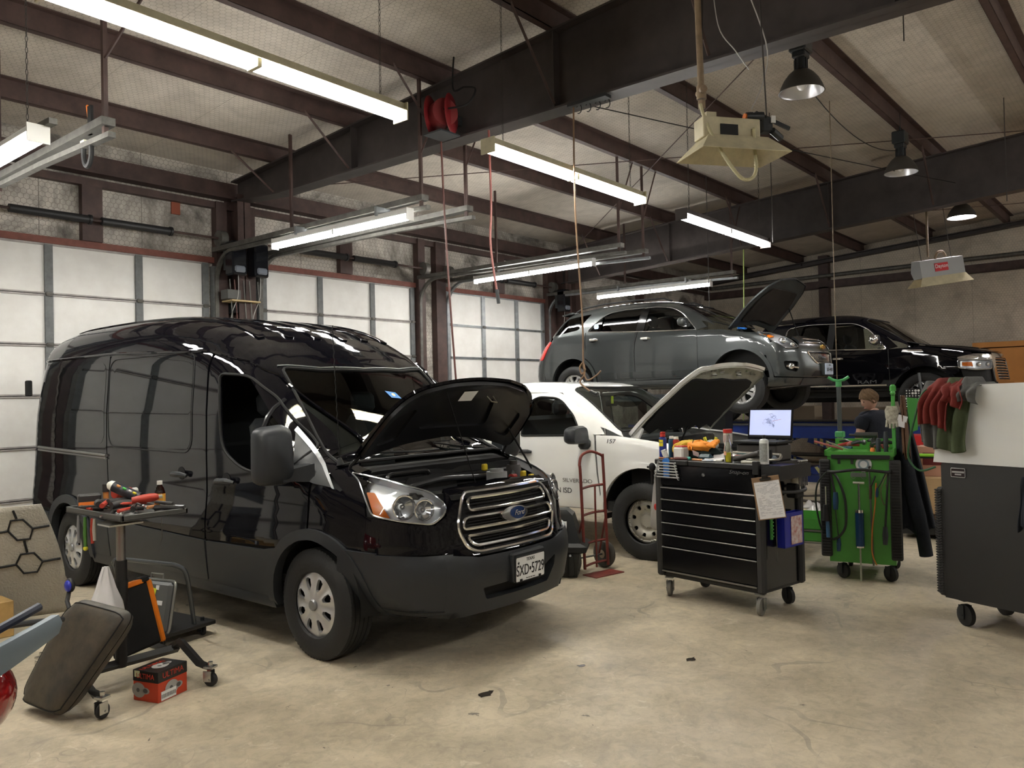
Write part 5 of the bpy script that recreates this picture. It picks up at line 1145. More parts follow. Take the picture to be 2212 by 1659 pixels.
rg = RA.patch('grille', BLK, ra, 'front', [(-.56,.68),(.56,.68),(.56,1.08),(-.56,1.08)], off=-.03, rim=0, d=.1)
for z in np.arange(.73, 1.05, .045): RA.line('grille_bar', CHROME, rg, 'front', [(-.50,z),(.50,z)], .009, -.012)
RHL = rp([(.50,1.035),(.50,.90),(.30,.865),(.02,.875),(-.02,1.02)], .03, 4)
for sg in SB:
    hl = RA.patch('headlight', HOUS, ra, 'diag', RHL, off=-.03, rim=-.03, sides=(sg,), d=.05)
    RA.patch('headlight_lens', LENS, hl, 'diag', RHL, off=.004, rim=0, sides=(sg,), d=.05); RA.line('headlight_edge', mat('lamp_edge', (.5,.52,.54), .15, .8), hl, 'diag', RHL, .010, .004, (sg,), closed=True, d=.05)
    RA.patch('turn_signal', AMBER, hl, 'diag', rp([(.46,.99),(.46,.93),(.33,.92),(.34,.99)], .01), off=-.01, rim=.01, sides=(sg,), d=.05)
    for s_ in (.24, .08): MB().ball(RA.at('diag', [(s_,.95)], -.02, sg)[0], .038, 14).build('projector', REFL, hl, smooth=60)
RA.patch('headlight_chrome', CHROME, ra, 'diag', rp([(.50,1.045),(.50,1.075),(.30,1.12),(-.04,1.11),(-.04,1.03)], .02), off=.006, rim=.01, sides=SB, d=.05)
RA.patch('bumper_bracket', BLK, ra, 'diag', [(-.1,.60),(.42,.62),(.48,.88),(-.1,.88)], off=-.05, rim=0, sides=SB, d=.08)
RA.patch('front_bumper', mat('chrome_dark', (.45,.45,.45), .12, 1.), ra, 'front', [(-.72,.52),(.72,.52),(.70,.66),(-.70,.66)], off=.06, rim=.08, d=.06)
cb = MB(); cb.bb((-.75,.25,.55), (.75,1.2,1.0)); cb.bb((-.92,1.3,.45), (.92,4.0,.60)); cb.bb((-.5,.4,.36), (.5,5.5,.55)); cb.build('chassis', BLK, ra, smooth=0)
it = MB(); it.box((0,1.6,1.14), (1.7,.4,.22), b=.05); it.build('dashboard', DKIN, ra)
for x in (-.42,.42): seat(ra, x, 2.3, .72)
rs = MB(); rs.box((0,3.2,.85), (1.5,.5,.2), b=.05); rs.box((0,3.55,1.2), (1.5,.14,.62), (-.2,0,0), b=.05); rs.build('rear_seat', SEAT, ra); steering(ra, -.42, 1.95, 1.16)
bd = MB(); bd.bb((-.8,4.1,.8), (.8,5.65,.84)); bd.bb((-.97,5.66,.6), (.97,5.72,1.3)); bd.bb((-.98,4.08,1.29), (-.84,5.7,1.35)); bd.bb((.84,4.08,1.29), (.98,5.7,1.35)); bd.build('load_bed', BPAINT, ra, smooth=0)
RIM22 = mat('rim_machined', (.42,.43,.45), .25, .85)
for c in (FWr, RWr):
    for sg in SB:
        t_ = tire(ra, 'wheel', (sg*.885, c, WRr), sg, WRr, .282, .26)
        fz = lambda r, th: .06+.025*(1-(r/.28)**2)+.02*(r > .26)
        wheel_face('alloy_rim', RIM22, t_, (0,0,0), sg, .285, ring_holes(6, rp([(.085,-.0),(.19,-.088),(.245,-.085),(.25,-.02),(.20,.0),(.25,.02),(.245,.085),(.19,.088)], .015, 3), .0)+ring_holes(6, rp([(.15,-.012),(.235,-.028),(.235,.028),(.15,.012)], .006, 2), pi/6), fz, .018, .05)
        bk = MB(); bk.lathe([(.0,.0),(.275,.0),(.282,.04)], (0,0,0), 'X', 24); bk.v = [(sg*(-.03+v[0]), v[1], v[2]) for v in bk.v]; bk.build('wheel_backing', BLK, t_)
# ---------- things hanging from the roof ----------
CREAM = mat('cream_enamel', (.62,.56,.38), .45, var=.25, vscale=8)
RUST = mat('rusty_pipe', (.22,.16,.10), .6, .2, var=.4, vscale=14)
DGREY = mat('dark_enamel', (.022,.025,.027), .4)
BROWNG = mat('dusty_enamel', (.055,.050,.043), .55)
# drop rods holding the door tracks
for (xx, yy) in ((2.66, YB-4.2), (5.89,YB-4.2), (6.58,YB-4.2), (9.74,YB-4.2), (10.41,YB-4.2), (13.44,YB-4.2), (2.66,YB-2.), (5.89,YB-1.9), (9.74,YB-1.9), (13.44,YB-2.)):
    mb = MB(); zt = roofz(yy)+.1; mb.bb((xx-.02, yy-.002, 3.66), (xx+.02, yy+.004, zt)); mb.bb((xx-.02, yy-.02, 3.66), (xx-.016, yy+.02, zt))
    if yy < YB-4: mb.tube([(xx, yy, 4.25), (xx+.45, yy, zt)], .013, 4)
    tag(mb.build('track_hanger', STEEL, smooth=0), 'brown angle-iron strut hanging an overhead door track from the roof', 'strut', 'struts that hang the door tracks')
def highbay(x, y, z, lab, lit=False):
    t = thing('high_bay_light', lab, 'ceiling light', (x, y, z))
    r = MB(); pr = [(.215,0),(.222,.004),(.215,.012),(.20,.06),(.17,.12),(.125,.18),(.085,.215),(.06,.225)]; r.lathe(pr, n=40); r.build('reflector', BROWNG, t)
    i = MB(); i.lathe([(.212,.002),(.197,.058),(.166,.118),(.12,.175),(.06,.215),(0,.22)], n=40); i.build('reflector_inside', mat('spun_aluminium', (.62,.62,.64), .3, .7), t)
    b = MB(); b.cyl((0,0,.22), (0,0,.34), .06, n=18)
    for k in range(10): b.box((.062*cos(k*.628), .062*sin(k*.628), .28), (.008,.008,.11), (0,0,k*.628))
    b.box((0,0,.37), (.15,.13,.06), b=.01); b.box((0,0,.48), (.21,.17,.17), b=.012); b.box((.07,.05,.40), (.05,.04,.1)); b.build('ballast_housing', DGREY, t)
    MB().cyl((0,0,.56), (0,0,roofz(y)-z+.2), .012).build('hanging_stem', DGREY, t)
    g = MB(); g.ball((0,0,.09), .05, 14, (1,1,1.4)); g.build('bulb', mat('lit_bulb', (1,.93,.92), .3, emit=60) if lit else mat('clear_bulb', (.75,.74,.72), .1), t)
    if lit: 
        d = MB(); d.lathe([(0,.035),(.19,.035),(.2,.03)], n=32); d.build('diffuser', mat('lit_lens', (1,.9,.9), .3, emit=22), t)
    return t
highbay(8.03, 2.86, 4.63, 'bell-shaped high-bay light hanging nearest, over the green tool cart side')
highbay(11.93, 2.92, 4.61, 'bell-shaped high-bay light with a dark bulb, farther of the two unlit ones')
highbay(14.85, 2.74, 4.42, 'round high-bay light that is switched on beyond the far rafter', True)
# radiant heater
t = thing('radiant_heater', 'cream gas radiant heater with a flared hood hung above the tool carts', 'heater', (5.60, 2.51, 3.39), radians(-36)); t.scale = (.88,.88,.88)
b = MB(); b.box((-.05,0,.22), (.52,.17,.17), (0,.0,0), b=.006); b.box((-.20,.02,.33), (.09,.08,.07)); b.build('burner_box', CREAM, t, smooth=0)
MB().box((-.08,-.088,.20), (.16,.01,.09)).build('burner_opening', BLK, t, smooth=0)
h = MB(); 
def frus(m, a, b_, z0, z1, th=.004):
    A = [(-a[0],-a[1],z0),(a[0],-a[1],z0),(a[0],a[1],z0),(-a[0],a[1],z0)]; B2 = [(-b_[0],-b_[1],z1),(b_[0],-b_[1],z1),(b_[0],b_[1],z1),(-b_[0],b_[1],z1)]
    m.add(A+B2, [(i,(i+1)%4,(i+1)%4+4,i+4) for i in range(4)])
frus(h, (.40,.24), (.27,.10), 0, .15); h.build('reflector_hood', CREAM, t, smooth=0, solid=.006)
MB().box((0,0,.14), (.50,.17,.02)).build('ceramic_burner', mat('ceramic', (.25,.22,.17), .8), t, smooth=0)
c = MB(); c.cyl((.12,-.02,.34), (.26,-.05,.34), .04, n=14); c.box((.29,-.03,.27), (.10,.09,.12), b=.01); c.cyl((.33,-.07,.22), (.44,-.02,.18), .03, n=10); c.box((.38,.0,.33), (.34,.02,.03), (0,.35,0)); c.build('gas_valve', DGREY, t)
MB().cyl((.10,-.02,.34), (.13,-.02,.34), .028, n=12).build('orange_cap', mat('orange_plastic', (.80,.22,.04), .4), t)
MB().box((.20,-.055,.345), (.07,.01,.05)).box((.33,-.09,.31), (.04,.01,.06)).build('gas_valve_label', mat('label_white', (.7,.7,.68), .5), t, smooth=0)
def corr(m, pts, r, n=8, step=.008):
    P = [Vector(p) for p in cr(pts, 16)]; q = []; rs = []
    for i, p in enumerate(P): q += [p]; rs.append(r*(1.0 if i % 2 else .82))
    m.tube(q, rs, n)
hs = MB(); corr(hs, [(-.30,-.02,.42),(-.28,-.06,.28),(-.22,-.14,.05),(-.08,-.20,-.20),(.02,-.20,-.24),(.10,-.18,-.16),(.13,-.12,.05),(.14,-.10,.22)], .016); hs.build('flexible_gas_hose', mat('yellowed_hose', (.50,.46,.28), .5), t)
for x in (-.24,.24):
    tag(MB().tube([(5.66+x*.64, 2.52-x*.77, 3.70), (5.66+x*.5, 2.52-x*.6, roofz(2.5)+.15)], .006, 6).build('heater_chain', CHAIN), 'dark chain holding the cream radiant heater from the roof', 'chain', 'chains holding the radiant heater')
gp = MB(); gp.cyl((5.50,2.70,3.86), (5.47,2.71,5.30), .024, n=12); gp.cyl((5.50,2.70,3.84), (5.50,2.70,3.94), .036, n=12); gp.cyl((5.46,2.66,3.90), (5.54,2.74,3.90), .028, n=12); gp.cyl((5.50,2.70,3.77), (5.50,2.70,3.83), .030, n=6)
tag(gp.build('gas_pipe', mat('tan_pipe', (.30,.22,.14), .5, .2, var=.3, vscale=14)), 'brown gas pipe dropping from the roof to the cream radiant heater', 'pipe')
# unit heater box with the red label
t = thing('unit_heater', 'grey box heater with a red name label hanging before the end wall', 'heater', (14.38, 3.02, 3.58), radians(-50)+.05)
b = MB(); b.prism([(-.13,.13),(.10,.16),(.16,-.02),(.10,-.14),(-.14,-.14)], -.36, .36, 'X'); b.build('heater_body', mat('grey_enamel', (.36,.37,.38), .45), t, smooth=0)
fl = MB(); fl.add([(-.36,-.14,-.14),(.36,-.14,-.14),(.44,-.20,-.28),(-.44,-.20,-.28)], [(0,1,2,3)]); fl.add([(-.36,.10,-.14),(.36,.10,-.14),(.44,.2,-.26),(-.44,.2,-.26)], [(0,1,2,3)]); fl.add([(.36,-.14,-.14),(.36,.10,-.14),(.44,.2,-.26),(.44,-.2,-.28)], [(0,1,2,3)]); fl.build('outlet_flare', CREAM, t, smooth=0, solid=.006)
MB().box((-.02,-.142,.0), (.22,.006,.13)).build('red_label', mat('label_red', (.55,.02,.03), .5), t, smooth=0)
txt('Dayton', .085, WHITEP, t, (-.02,-.147,.012), (pi/2,0,0), 'label_lettering', .001, sx=.85)
MB().tube(cr([(-.02,0,.15),(.03,0,.24),(.12,0,.25),(.16,0,.17)], 6), .022, 8).build('cable_loop', RUST, t)
MB().cyl((-.25,0,.1), (-.28,0,1.9), .005, n=5).cyl((.25,0,.1), (.22,0,1.9), .005, n=5).build('hanging_wires', CHAIN, t)
t.rotation_euler = (0, radians(-7), t.rotation_euler.z)
tag(MB().cyl((14.30,3.14,3.76), (14.30,3.14,roofz(3.1)+.1), .018, n=8).build('heater_pipe', RUST), 'thin rusty pipe dropping to the grey unit heater', 'pipe')
# hose reel on the near rafter
t = thing('hose_reel', 'red air hose reel bolted to the big near rafter', 'hose reel', (6.06, 5.80, 4.58))
r = MB(); RED = mat('reel_red', (.15,.010,.012), .45)
for y in (-.11, .11): r.lathe([(0,y-.008),(.19,y-.008),(.205,y),(.19,y+.008),(0,y+.008)], (0,0,0), 'Y', 36)
r.v = [tuple(v) for v in r.v]; r.T = Matrix.Rotation(radians(25), 4, 'Z'); n0 = r.v[:]; r.v = [tuple(r.T @ Vector(v)) for v in n0]; r.T = None; r.build('reel_flange', RED, t, loc=(-.16,0,0))
MB().cyl((-.16-.04,-.10,0), (-.16+.04,.10,0), .14, n=24).build('wound_hose', mat('dark_red_hose', (.16,.02,.02), .5), t)
MB().bb((-.16,-.02,-.05), (.14,.02,.05)).bb((-.30,-.13,-.22), (-.02,.13,-.205)).build('mounting_bracket', DGREY, t, smooth=0)
MB().tube(cr([(-.22,-.1,.02),(-.2,-.40,.0),(-.16,-.48,.14),(-.12,-.30,.22),(-.1,-.12,.25),(-.06,-.10,.6)], 8), .010, 6).build('feed_hose', BLK, t)
def hose(lab, pts, r, m, name='air_hose', cat='hose', n=6, rz=6): return tag(MB().tube(cr(pts, rz), r, n).build(name, m), lab, cat)
hose('long dark red air hose hanging from the reel down behind the van bonnet', [(6.02,5.93,4.42),(6.04,5.92,3.6),(6.08,5.90,2.6),(6.1,5.86,1.80)], .011, mat('hose_red', (.10,.035,.028), .5))
hh = hose('short pink-red air hose ending in a coupler above the white pickup', [(6.1,5.33,4.36),(6.1,5.32,3.6),(6.1,5.34,3.2),(6.1,5.26,2.66)], .012, mat('hose_pink', (.20,.06,.05), .5))
c_ = MB().cyl((6.1,5.27,2.74), (6.1,5.25,2.60), .018, n=10).build('coupler', DGREY, hh)
ta = MB().tube(cr([(6.1,4.28,4.36),(6.1,4.29,3.4),(6.1,4.24,2.4),(6.1,4.24,1.95),(6.1,4.22,1.90),(6.1,4.26,1.86),(6.1,4.28,1.92),(6.1,4.24,1.96),(6.1,4.23,1.86),(6.1,4.28,1.78),(6.1,4.16,1.69)], 6), .009, 6).tube(cr([(6.1,4.24,1.88),(6.1,4.20,1.80),(6.1,4.10,1.84),(6.1,4.05,1.88)], 6), .008, 6)
ta = tag(ta.build('air_line', mat('tan_rubber', (.24,.15,.09), .6)), 'tan rubber line knotted near its end, hanging before the grey crossover', 'hose')
MB().cyl((6.1,4.17,1.70), (6.1,4.10,1.67), .014, n=8).build('nozzle', DGREY, ta)
hose('thin lime green cord hanging behind the raised crossover bonnet', [(14.3,6.25,4.5),(14.3,6.3,2.4),(14.3,6.35,1.12)], .012, mat('lime_cord', (.28,.36,.10), .6), 'cord', 'cord')
hose('thin rust brown cable hanging down to the green-topped stand', [(9.23,2.98,4.9),(9.22,2.98,3.4),(9.23,2.985,1.78)], .005, RUST, 'cable', 'cable')
hose('grey loose wire dangling in front of the big rafter beside the gas pipe', [(5.62,2.66,4.9),(5.6,2.60,4.4),(5.66,2.5,4.2),(5.72,2.42,4.05)], .004, mat('grey_wire', (.45,.44,.42), .5), 'wire', 'wire')
hose('twin white wire running down to the radiant heater valve', [(5.7,2.5,4.9),(5.9,2.36,4.3),(5.88,2.38,4.0),(5.74,2.42,3.76)], .005, mat('grey_wire', (.45,.44,.42), .5), 'wire', 'wire')
hk = MB()
for i in range(4): hk.tube([(6.1+.02*i, 4.22-.09*i+.03*cos(a), 4.30+.04*sin(a)) for a in np.linspace(.6, 5.2, 9)], .005, 5)
hk.bb((6.05,3.9,4.33), (6.15,4.32,4.36)); tag(hk.build('hook_rail', DGREY), 'small row of hooks under the near rafter above the tan line', 'hook')
# long sprinkler-like wires crossing below the roof
for i, (a, b, lab) in enumerate((((6.3,4.6,4.55), (13.7,2.6,4.75), 'thin horizontal wire strung from the near rafter past the high-bay lights'), ((8.6,3.0,4.9), (12.0,2.95,4.95), 'sagging black cable looped between the two unlit high-bay lights'))):
    rod(a, b, .006, BLK, 'overhead_cable', lab, 'cable', sag=.02 if i == 0 else .22)
for i, (x, y, z, lab) in enumerate(((12.4,1.75,4.1,'knotted cord hanging lowest near the upper right corner'), (13.0,1.55,4.2,'thin chain hanging straight down beside the knotted cord'), (8.0,1.9,4.85,'short rope end hanging under the big rafter at the upper right'), (10.3,4.1,3.6,'thin wire dropping from the roof left of the radiant heater'), (12.1,5.9,3.0,'thin wire dropping from the roof over the raised crossover'))):
    tag(MB().tube([(x+.002*(k % 2), y, z+(roofz(y)+.15-z)*k/30) for k in range(31)], .006, 5).build('hanging_chain', CHAIN), lab, 'chain')
# door-track odds: trolley hook loop near the left track
t = thing('cable_loop', 'black rubber loop with an orange strip hung over the door track at upper left', 'strap', (2.66, 6.42, 3.74))
MB().tube([(0,.07*cos(a),-.12+.11*sin(a)) for a in np.linspace(-3.6,.4,16)], .02, 8).build('rubber_loop', BLK, t)
MB().bb((-.01,-.09,0), (.01,-.03,.22)).build('black_strap', BLK, t, smooth=0); MB().box((.0,-.03,.14), (.012,.02,.2), (-.25,0,0)).build('orange_strip', mat('orange_plastic', (.80,.22,.04), .4), t, smooth=0)
MB().box((.0,.06,-.03), (.03,.07,.02)).build('wire_clip', mat('pale_zinc', (.7,.7,.55), .4, .4), t)
# door openers on the column
for x, lab in ((5.99,'black wall-mounted door opener left of the column shelf'), (6.33,'black wall-mounted door opener right of the first, beside the second door'), (13.5,'black wall-mounted door opener behind the raised crossover')):
    t = thing('door_opener', lab, 'door opener', (x, YB-.46, 3.62)); MB().box((0,0,0), (.22,.20,.46), b=.02).build('opener_case', mat('gloss_case', (.008,.009,.012), .12), t)
    MB().box((0,-.10,-.15), (.16,.04,.09), b=.02).build('opener_lens', mat('bright_lens', (.25,.28,.33), .1, .3), t)
    MB().box((0,.10,0), (.2,.10,.3)).build('opener_bracket', DGREY, t, smooth=0); MB().tube(cr([(.03,0,-.23),(.05,.05,-.5),(.0,.15,-.8),(.04,.2,-1.3)], 6), .005, 5).build('opener_cord', mat('grey_wire', (.45,.44,.42), .5), t)
t = thing('wall_shelf', 'small plywood shelf on the column between the first and second doors', 'shelf', (6.1, YB-.30, 3.06)); MB().box((.06,0,0), (.44,.26,.02)).build('shelf_board', mat('plywood', (.50,.38,.20), .6, var=.2, vscale=12), t, smooth=0)
MB().box((.0,.12,-.08), (.02,.24,.14)).build('shelf_bracket', DGREY, t, smooth=0)
tag(MB().box((6.0, YB-.30, 3.145), (.20,.18,.13), b=.005).build('junction_box', mat('grey_box', (.10,.10,.095), .6)), 'grey metal box standing on the plywood wall shelf', 'box')
for x in (5.95, 6.02, 6.16, 6.25, 6.38): tag(MB().tube(cr([(x,YB-.36,3.35),(x+.03,YB-.37,2.6),(x-.02,YB-.36,1.8),(x,YB-.36,.6)], 5), .009, 5).build('conduit', DIRTG if x != 6.02 else mat('hose_red', (.10,.035,.028), .5)), 'thin cables running down the column between the first two doors', 'cable', 'cables on the door column')
tag(MB().box((5.38, YB-.012, 4.33), (.12,.02,.26)).build('sign_plate', mat('brown_plate', (.22,.05,.02), .5)), 'small rust-red plate on the wall above the first door', 'sign')
# wood-faced partition and end of shop
t = thing('partition_cabinet', 'orange-brown plywood storage wall behind the black pickup', 'partition', (19.4, .6, 0))
MB().bb((0,-3.5,0), (1.3,2.85,2.44)).build('plywood_face', mat('orange_ply', (.56,.24,.055), .55, var=.22, vscale=1.5), t, smooth=0)
MB().bb((-.03,-3.5,2.46), (1.3,2.85,2.57)).build('top_board', mat('orange_ply', (.56,.24,.055), .55, var=.22, vscale=1.5), t, smooth=0)
# ---------- black roll cart with drawers ----------
def frame(name, lab, cat, o, e, **k):
    return thing(name, lab, cat, (o[0], o[1], 0), atan2(e[1]-o[1], e[0]-o[0]), **k)
def caster(par, x, y, r=.062, w=.035, m=None, fork=None, yaw=0, name='caster'):
    f = MB(); f.T = Matrix.Translation((x,y,0)) @ Matrix.Rotation(yaw,4,'Z')
    for s in (-1,1): f.box((s*(w/2+.008), .01, r+.02), (.005,.05,r+.02))
    f.box((0,.0,r*2+.03), (w+.03,.06,.012)); f.cyl((0,0,r*2+.02), (0,0,r*2+.06), .014); f.cyl((-w/2-.015,0,r), (w/2+.015,0,r), .006, n=8)
    f = f.build(name, fork or mat('zinc_fork', (.22,.22,.21), .4, .8), par)
    wv = MB(); wv.T = Matrix.Translation((x,y,r)) @ Matrix.Rotation(yaw,4,'Z'); wv.lathe([(.01,-w/2),(r*.8,-w/2),(r,-w/2+.006),(r,w/2-.006),(r*.8,w/2),(.01,w/2)], (0,0,0), 'X', 28)
    wv.build('caster_wheel', m or mat('grey_rubber', (.20,.19,.17), .6), f); return f
CB = mat('cart_black', (.006,.006,.007), .16, ior=1.5); CBM = mat('cart_black_matt', (.018,.018,.018), .45); RUBB = mat('corner_rubber', (.030,.029,.028), .7)
ALU = mat('drawer_alu', (.34,.33,.31), .35, .8)
c1 = frame('tool_cart', 'black wheeled tool cart with seven drawers, its top heaped with tools', 'tool cart', (5.87,3.38), (5.70,2.41))
CT = [1.125]
MB().bb((.02,.02,.19), (.965,.56,1.08)).build('cabinet_body', CB, c1, smooth=0)
lid = MB(); lid.box((.17,.28,1.105), (.335,.60,.04), b=.006); lid.box((.66,.28,1.105), (.635,.60,.04), b=.006); lid.build('lid', CBM, c1)
zs = [.905,.808,.715,.618,.520,.420,.225]
fp = MB(); fp.box((.492,.012,1.0), (.885,.03,.165), b=.004); fp.build('upper_panel', CB, c1)
for i in range(6):
    z1, z0 = zs[i], zs[i+1]; d = MB(); d.box((.492,.010,(z0+z1)/2-.004), (.885,.028,z1-z0-.014), b=.003); d = d.build('drawer', CB, c1)
    MB().box((.492,-.006,z1-.012), (.885,.012,.008), b=.002).build('drawer_pull', ALU, d)
d = MB(); d.box((.492,.010,(.918+.905)/2-.02), (.885,.02,.01)); d.build('trim_strip', ALU, c1, smooth=0)
MB().box((.492,-.002,.215), (.885,.02,.010)).build('bottom_trim', ALU, c1, smooth=0)
for x, y in ((.022,.018), (.963,.018), (.022,.545), (.963,.545)):
    b = MB(); b.box((x,y,.60), (.062,.062,.86), b=.016); b.build('corner_bumper', RUBB, c1)
MB().bb((.03,.03,.165), (.955,.55,.19)).build('chassis', CBM, c1, smooth=0)
GREYR = mat('grey_rubber', (.20,.19,.17), .6); BLKR = mat('black_rubber', (.02,.02,.02), .6)
caster(c1, .07, .06, .062, .036, GREYR, yaw=.5); caster(c1, .92, .06, .065, .038, GREYR, yaw=.2); caster(c1, .88, .50, .065, .04, BLKR, DGREY, yaw=1.2); caster(c1, .10, .50, .062, .04, BLKR, DGREY)
lk = MB(); lk.lathe([(0,-.006),(.012,-.006),(.015,0),(.015,.02)], (.478,-.004,1.02), 'Y', 20); lk.build('lock', CHROME, c1)
txt('Snap-on', .042, mat('brand_silver', (.55,.55,.56), .25, .8), c1, (.80,-.006,1.058), (pi/2,0,0), 'brand_lettering', .001, shear=.35, sx=1.25)
hb = MB(); hb.tube(cr([(.99,.10,.93),(1.06,.12,.92),(1.10,.26,.91),(1.09,.42,.91),(1.04,.50,.92),(.99,.50,.93)], 6), .013, 8); hb.build('push_handle', CBM, c1)
st = MB(); st.bb((.99,.02,1.02), (1.14,.42,1.03)); st.bb((.99,.0,1.02), (1.14,.015,1.12)); st.bb((1.13,.0,1.02), (1.145,.42,1.12)); st.build('side_tray', CBM, c1, smooth=0)
MB().box((.955,-.012,1.10), (.05,.025,.10), b=.004).build('tray_latch', CBM, c1)
def on(o, x, y): 
    a = c1.rotation_euler.z; return (5.87+x*cos(a)-y*sin(a), 3.38+x*sin(a)+y*cos(a))
def c1thing(name, lab, cat, x, y, z=CT[0], rz=0, **k):
    p = on(None, x, y); return thing(name, lab, cat, (p[0], p[1], z), c1.rotation_euler.z+rz, **k)
def can(name, lab, x, y, z, r, h, m, cap, capm, rz=0, extra=None, tilt=None, cat='spray can', neck=.75, cart=None):
    t = (cart or c1thing)(name, lab, cat, x, y, z, rz)
    if tilt: t.rotation_euler = (tilt[0], tilt[1], t.rotation_euler.z)
    b = MB(); b.lathe([(0,0),(r,0),(r,h*.80),(r*.9,h*.84),(r*neck*.6,h*.88),(r*neck*.5,h*.9),(0,h*.9)], n=24); b.build('body', m, t)
    c = MB(); c.lathe([(0,h*.88),(r*neck,h*.88),(r*neck*.9,h),(0,h)], n=20); c.build('cap', capm, t)
    if extra: extra(t, r, h)
    return t
WDB = mat('can_blue', (.01,.025,.20), .35); WDY = mat('label_yellow', (.80,.65,.02), .4); REDP = mat('red_plastic', (.5,.03,.02), .4); WHT = mat('white_plastic', (.75,.74,.70), .45)
def wdx(t, r, h):
    l = MB(); l.lathe([(r+.0008,h*.50),(r+.0008,h*.76)], n=24, a0=-pi/2-.75, a1=-pi/2+.75); l.build('yellow_label', WDY, t)
    txt('WD-40', .016, WDB, t, (0,-r-.002,h*.65), (pi/2,0,0), 'can_lettering', .0004)
    MB().box((.002,0,h*1.03), (.03,.045,.02), b=.006).build('nozzle_hinge', REDP, t)
can('spray_can', 'blue and yellow spray can with red nozzle at the left of the black cart', .032, .06, 1.125, .031, .205, WDB, .7, REDP, extra=wdx)
can('spray_can', 'tall blue can with a pale cap behind the blue and yellow spray can', .035, .17, 1.125, .026, .18, mat('teal_can', (.03,.12,.20), .4), .7, WHT)
can('spray_can', 'red can with a white cap beside the yellow gloves', .075, .18, 1.125, .028, .175, mat('can_red', (.40,.03,.02), .35), .7, WHT)
can('pill_bottle', 'small tilted white bottle in front of the blue and yellow can', .085, .04, 1.13, .022, .075, WHT, .9, WHT, tilt=(.15,-.35), cat='bottle', neck=1.05)
t = c1thing('plastic_box', 'white square plastic tub under the yellow gloves', 'tub', .21, .07); MB().box((0,0,.05), (.10,.09,.10), b=.012).build('tub_body', WHT, t); MB().box((0,0,.105), (.085,.07,.012), b=.005).build('lid', REDP, t)
def blob(name, lab, cat, c, dims, m, seed, amp=.25, lab_parts=None, nu=36, nv=20, cart=c1thing, flat=.55, freq=3.):
    rg = np.random.RandomState(seed); ph = rg.rand(8)*6; t = cart(name, lab, cat, c[0], c[1], c[2])
    mb = MB()
    def fn(u, v):
        a = 2*pi*u; b = -pi/2+pi*v; r = 1+amp*(sin(freq*a+ph[0])*cos(2*b+ph[1])*.6+sin(2*freq*a+ph[2]+3*b)*.35+.25*sin(7*b+ph[3]+2*a))
        cx = np.sign(cos(a))*abs(cos(a))**.8; sx = np.sign(sin(a))*abs(sin(a))**.8
        return (dims[0]/2*r*cos(b)*cx, dims[1]/2*r*cos(b)*sx, max(dims[2]*.5+dims[2]/2*r*sin(b), 0)+.001)
    mb.grid(fn, nu, nv); mb.build('cloth' if lab_parts is None else lab_parts, m, t, smooth=70); return t
YGL = mat('glove_yellow', (.62,.40,.04), .8, bump=.4, bscale=60); ORG = mat('glove_orange', (.85,.30,.03), .7, bump=.3, bscale=60); DGR = mat('dark_green_cloth', (.012,.025,.02), .9, bump=.4, bscale=50)
blob('cloth_bundle', 'dark green crumpled cloth under the yellow work gloves', 'cloth', (.30,.24,1.125), (.36,.22,.10), DGR, 3)
g = blob('work_glove', 'dull yellow leather work glove draped on the dark green cloth', 'glove', (.20,.22,1.195), (.24,.15,.075), YGL, 5, .3)
for i in range(3): MB().tube(cr([(-.05+.02*i,-.05,.05),(-.09+.03*i,-.10,.03),(-.08+.04*i,-.12,-.02)], 5), [.018]*10+[.012], 8).build('finger', YGL, g)
g = blob('work_glove', 'bright orange-yellow work glove lying right of the dull yellow one', 'glove', (.33,.17,1.185), (.22,.14,.085), ORG, 8, .3)
for i in range(4): MB().tube(cr([(.05,-.02+.02*i,.05),(.12,-.03+.02*i,.055+.01*i),(.16,-.03+.02*i,.05+.012*i)], 5), [.015]*10+[.010], 8).build('finger', ORG, g)
MB().tube(cr([(-.06,-.06,.03),(-.16,-.06,.0),(-.19,-.05,-.03)], 5), [.016]*10+[.012], 8).build('finger', ORG, g)
MB().tube(cr([(-.03,-.07,.02),(-.06,0,.10),(.0,.07,.02)], 6), .003, 5).build('seam_cord', BLK, g)
t = c1thing('dust_mask', 'folded dust mask with yellow straps in a clear plastic bag behind the gloves', 'mask', .26, .40, 1.125, .1)
bag = MB(); bag.grid(lambda u, v: ((u-.5)*.19*(1+.06*sin(9*v)), .012*sin(8*u+5*v), v*.20+.01*sin(11*u)), 14, 12); bag.build('plastic_bag', glass('bag_film', (.80,.82,.80), .15), t)
mk = MB(); mk.ball((0,.02,.10), .055, 18, (1.2,.4,.8)); mk.build('mask_cup', mat('mask_white', (.65,.65,.62), .7), t)
for x in (-.05,.05): MB().box((x,.0,.145), (.03,.01,.04), (0,.3*x/.05,0), b=.004).build('yellow_strap', mat('lemon', (.75,.70,.05), .5), t)
t = c1thing('squeeze_bottle', 'white waisted bottle with a red flip cap behind the glass spray bottle', 'bottle', .445, .38)
MB().lathe([(0,0),(.036,0),(.036,.06),(.028,.10),(.036,.14),(.036,.20),(.030,.205),(0,.205)], n=24).build('bottle_body', mat('milky_bottle', (.70,.66,.55), .4), t); MB().lathe([(0,.205),(.037,.205),(.037,.235),(0,.235)], n=24).build('cap', REDP, t)
MB().lathe([(.0368,.13),(.0368,.19)], n=24, a0=-2.6, a1=-.5).build('printed_label', mat('print_grey', (.45,.35,.33), .5), t)
t = c1thing('glass_bottle', 'clear long-necked glass bottle half full of yellow liquid at the cart front edge', 'bottle', .675, .05)
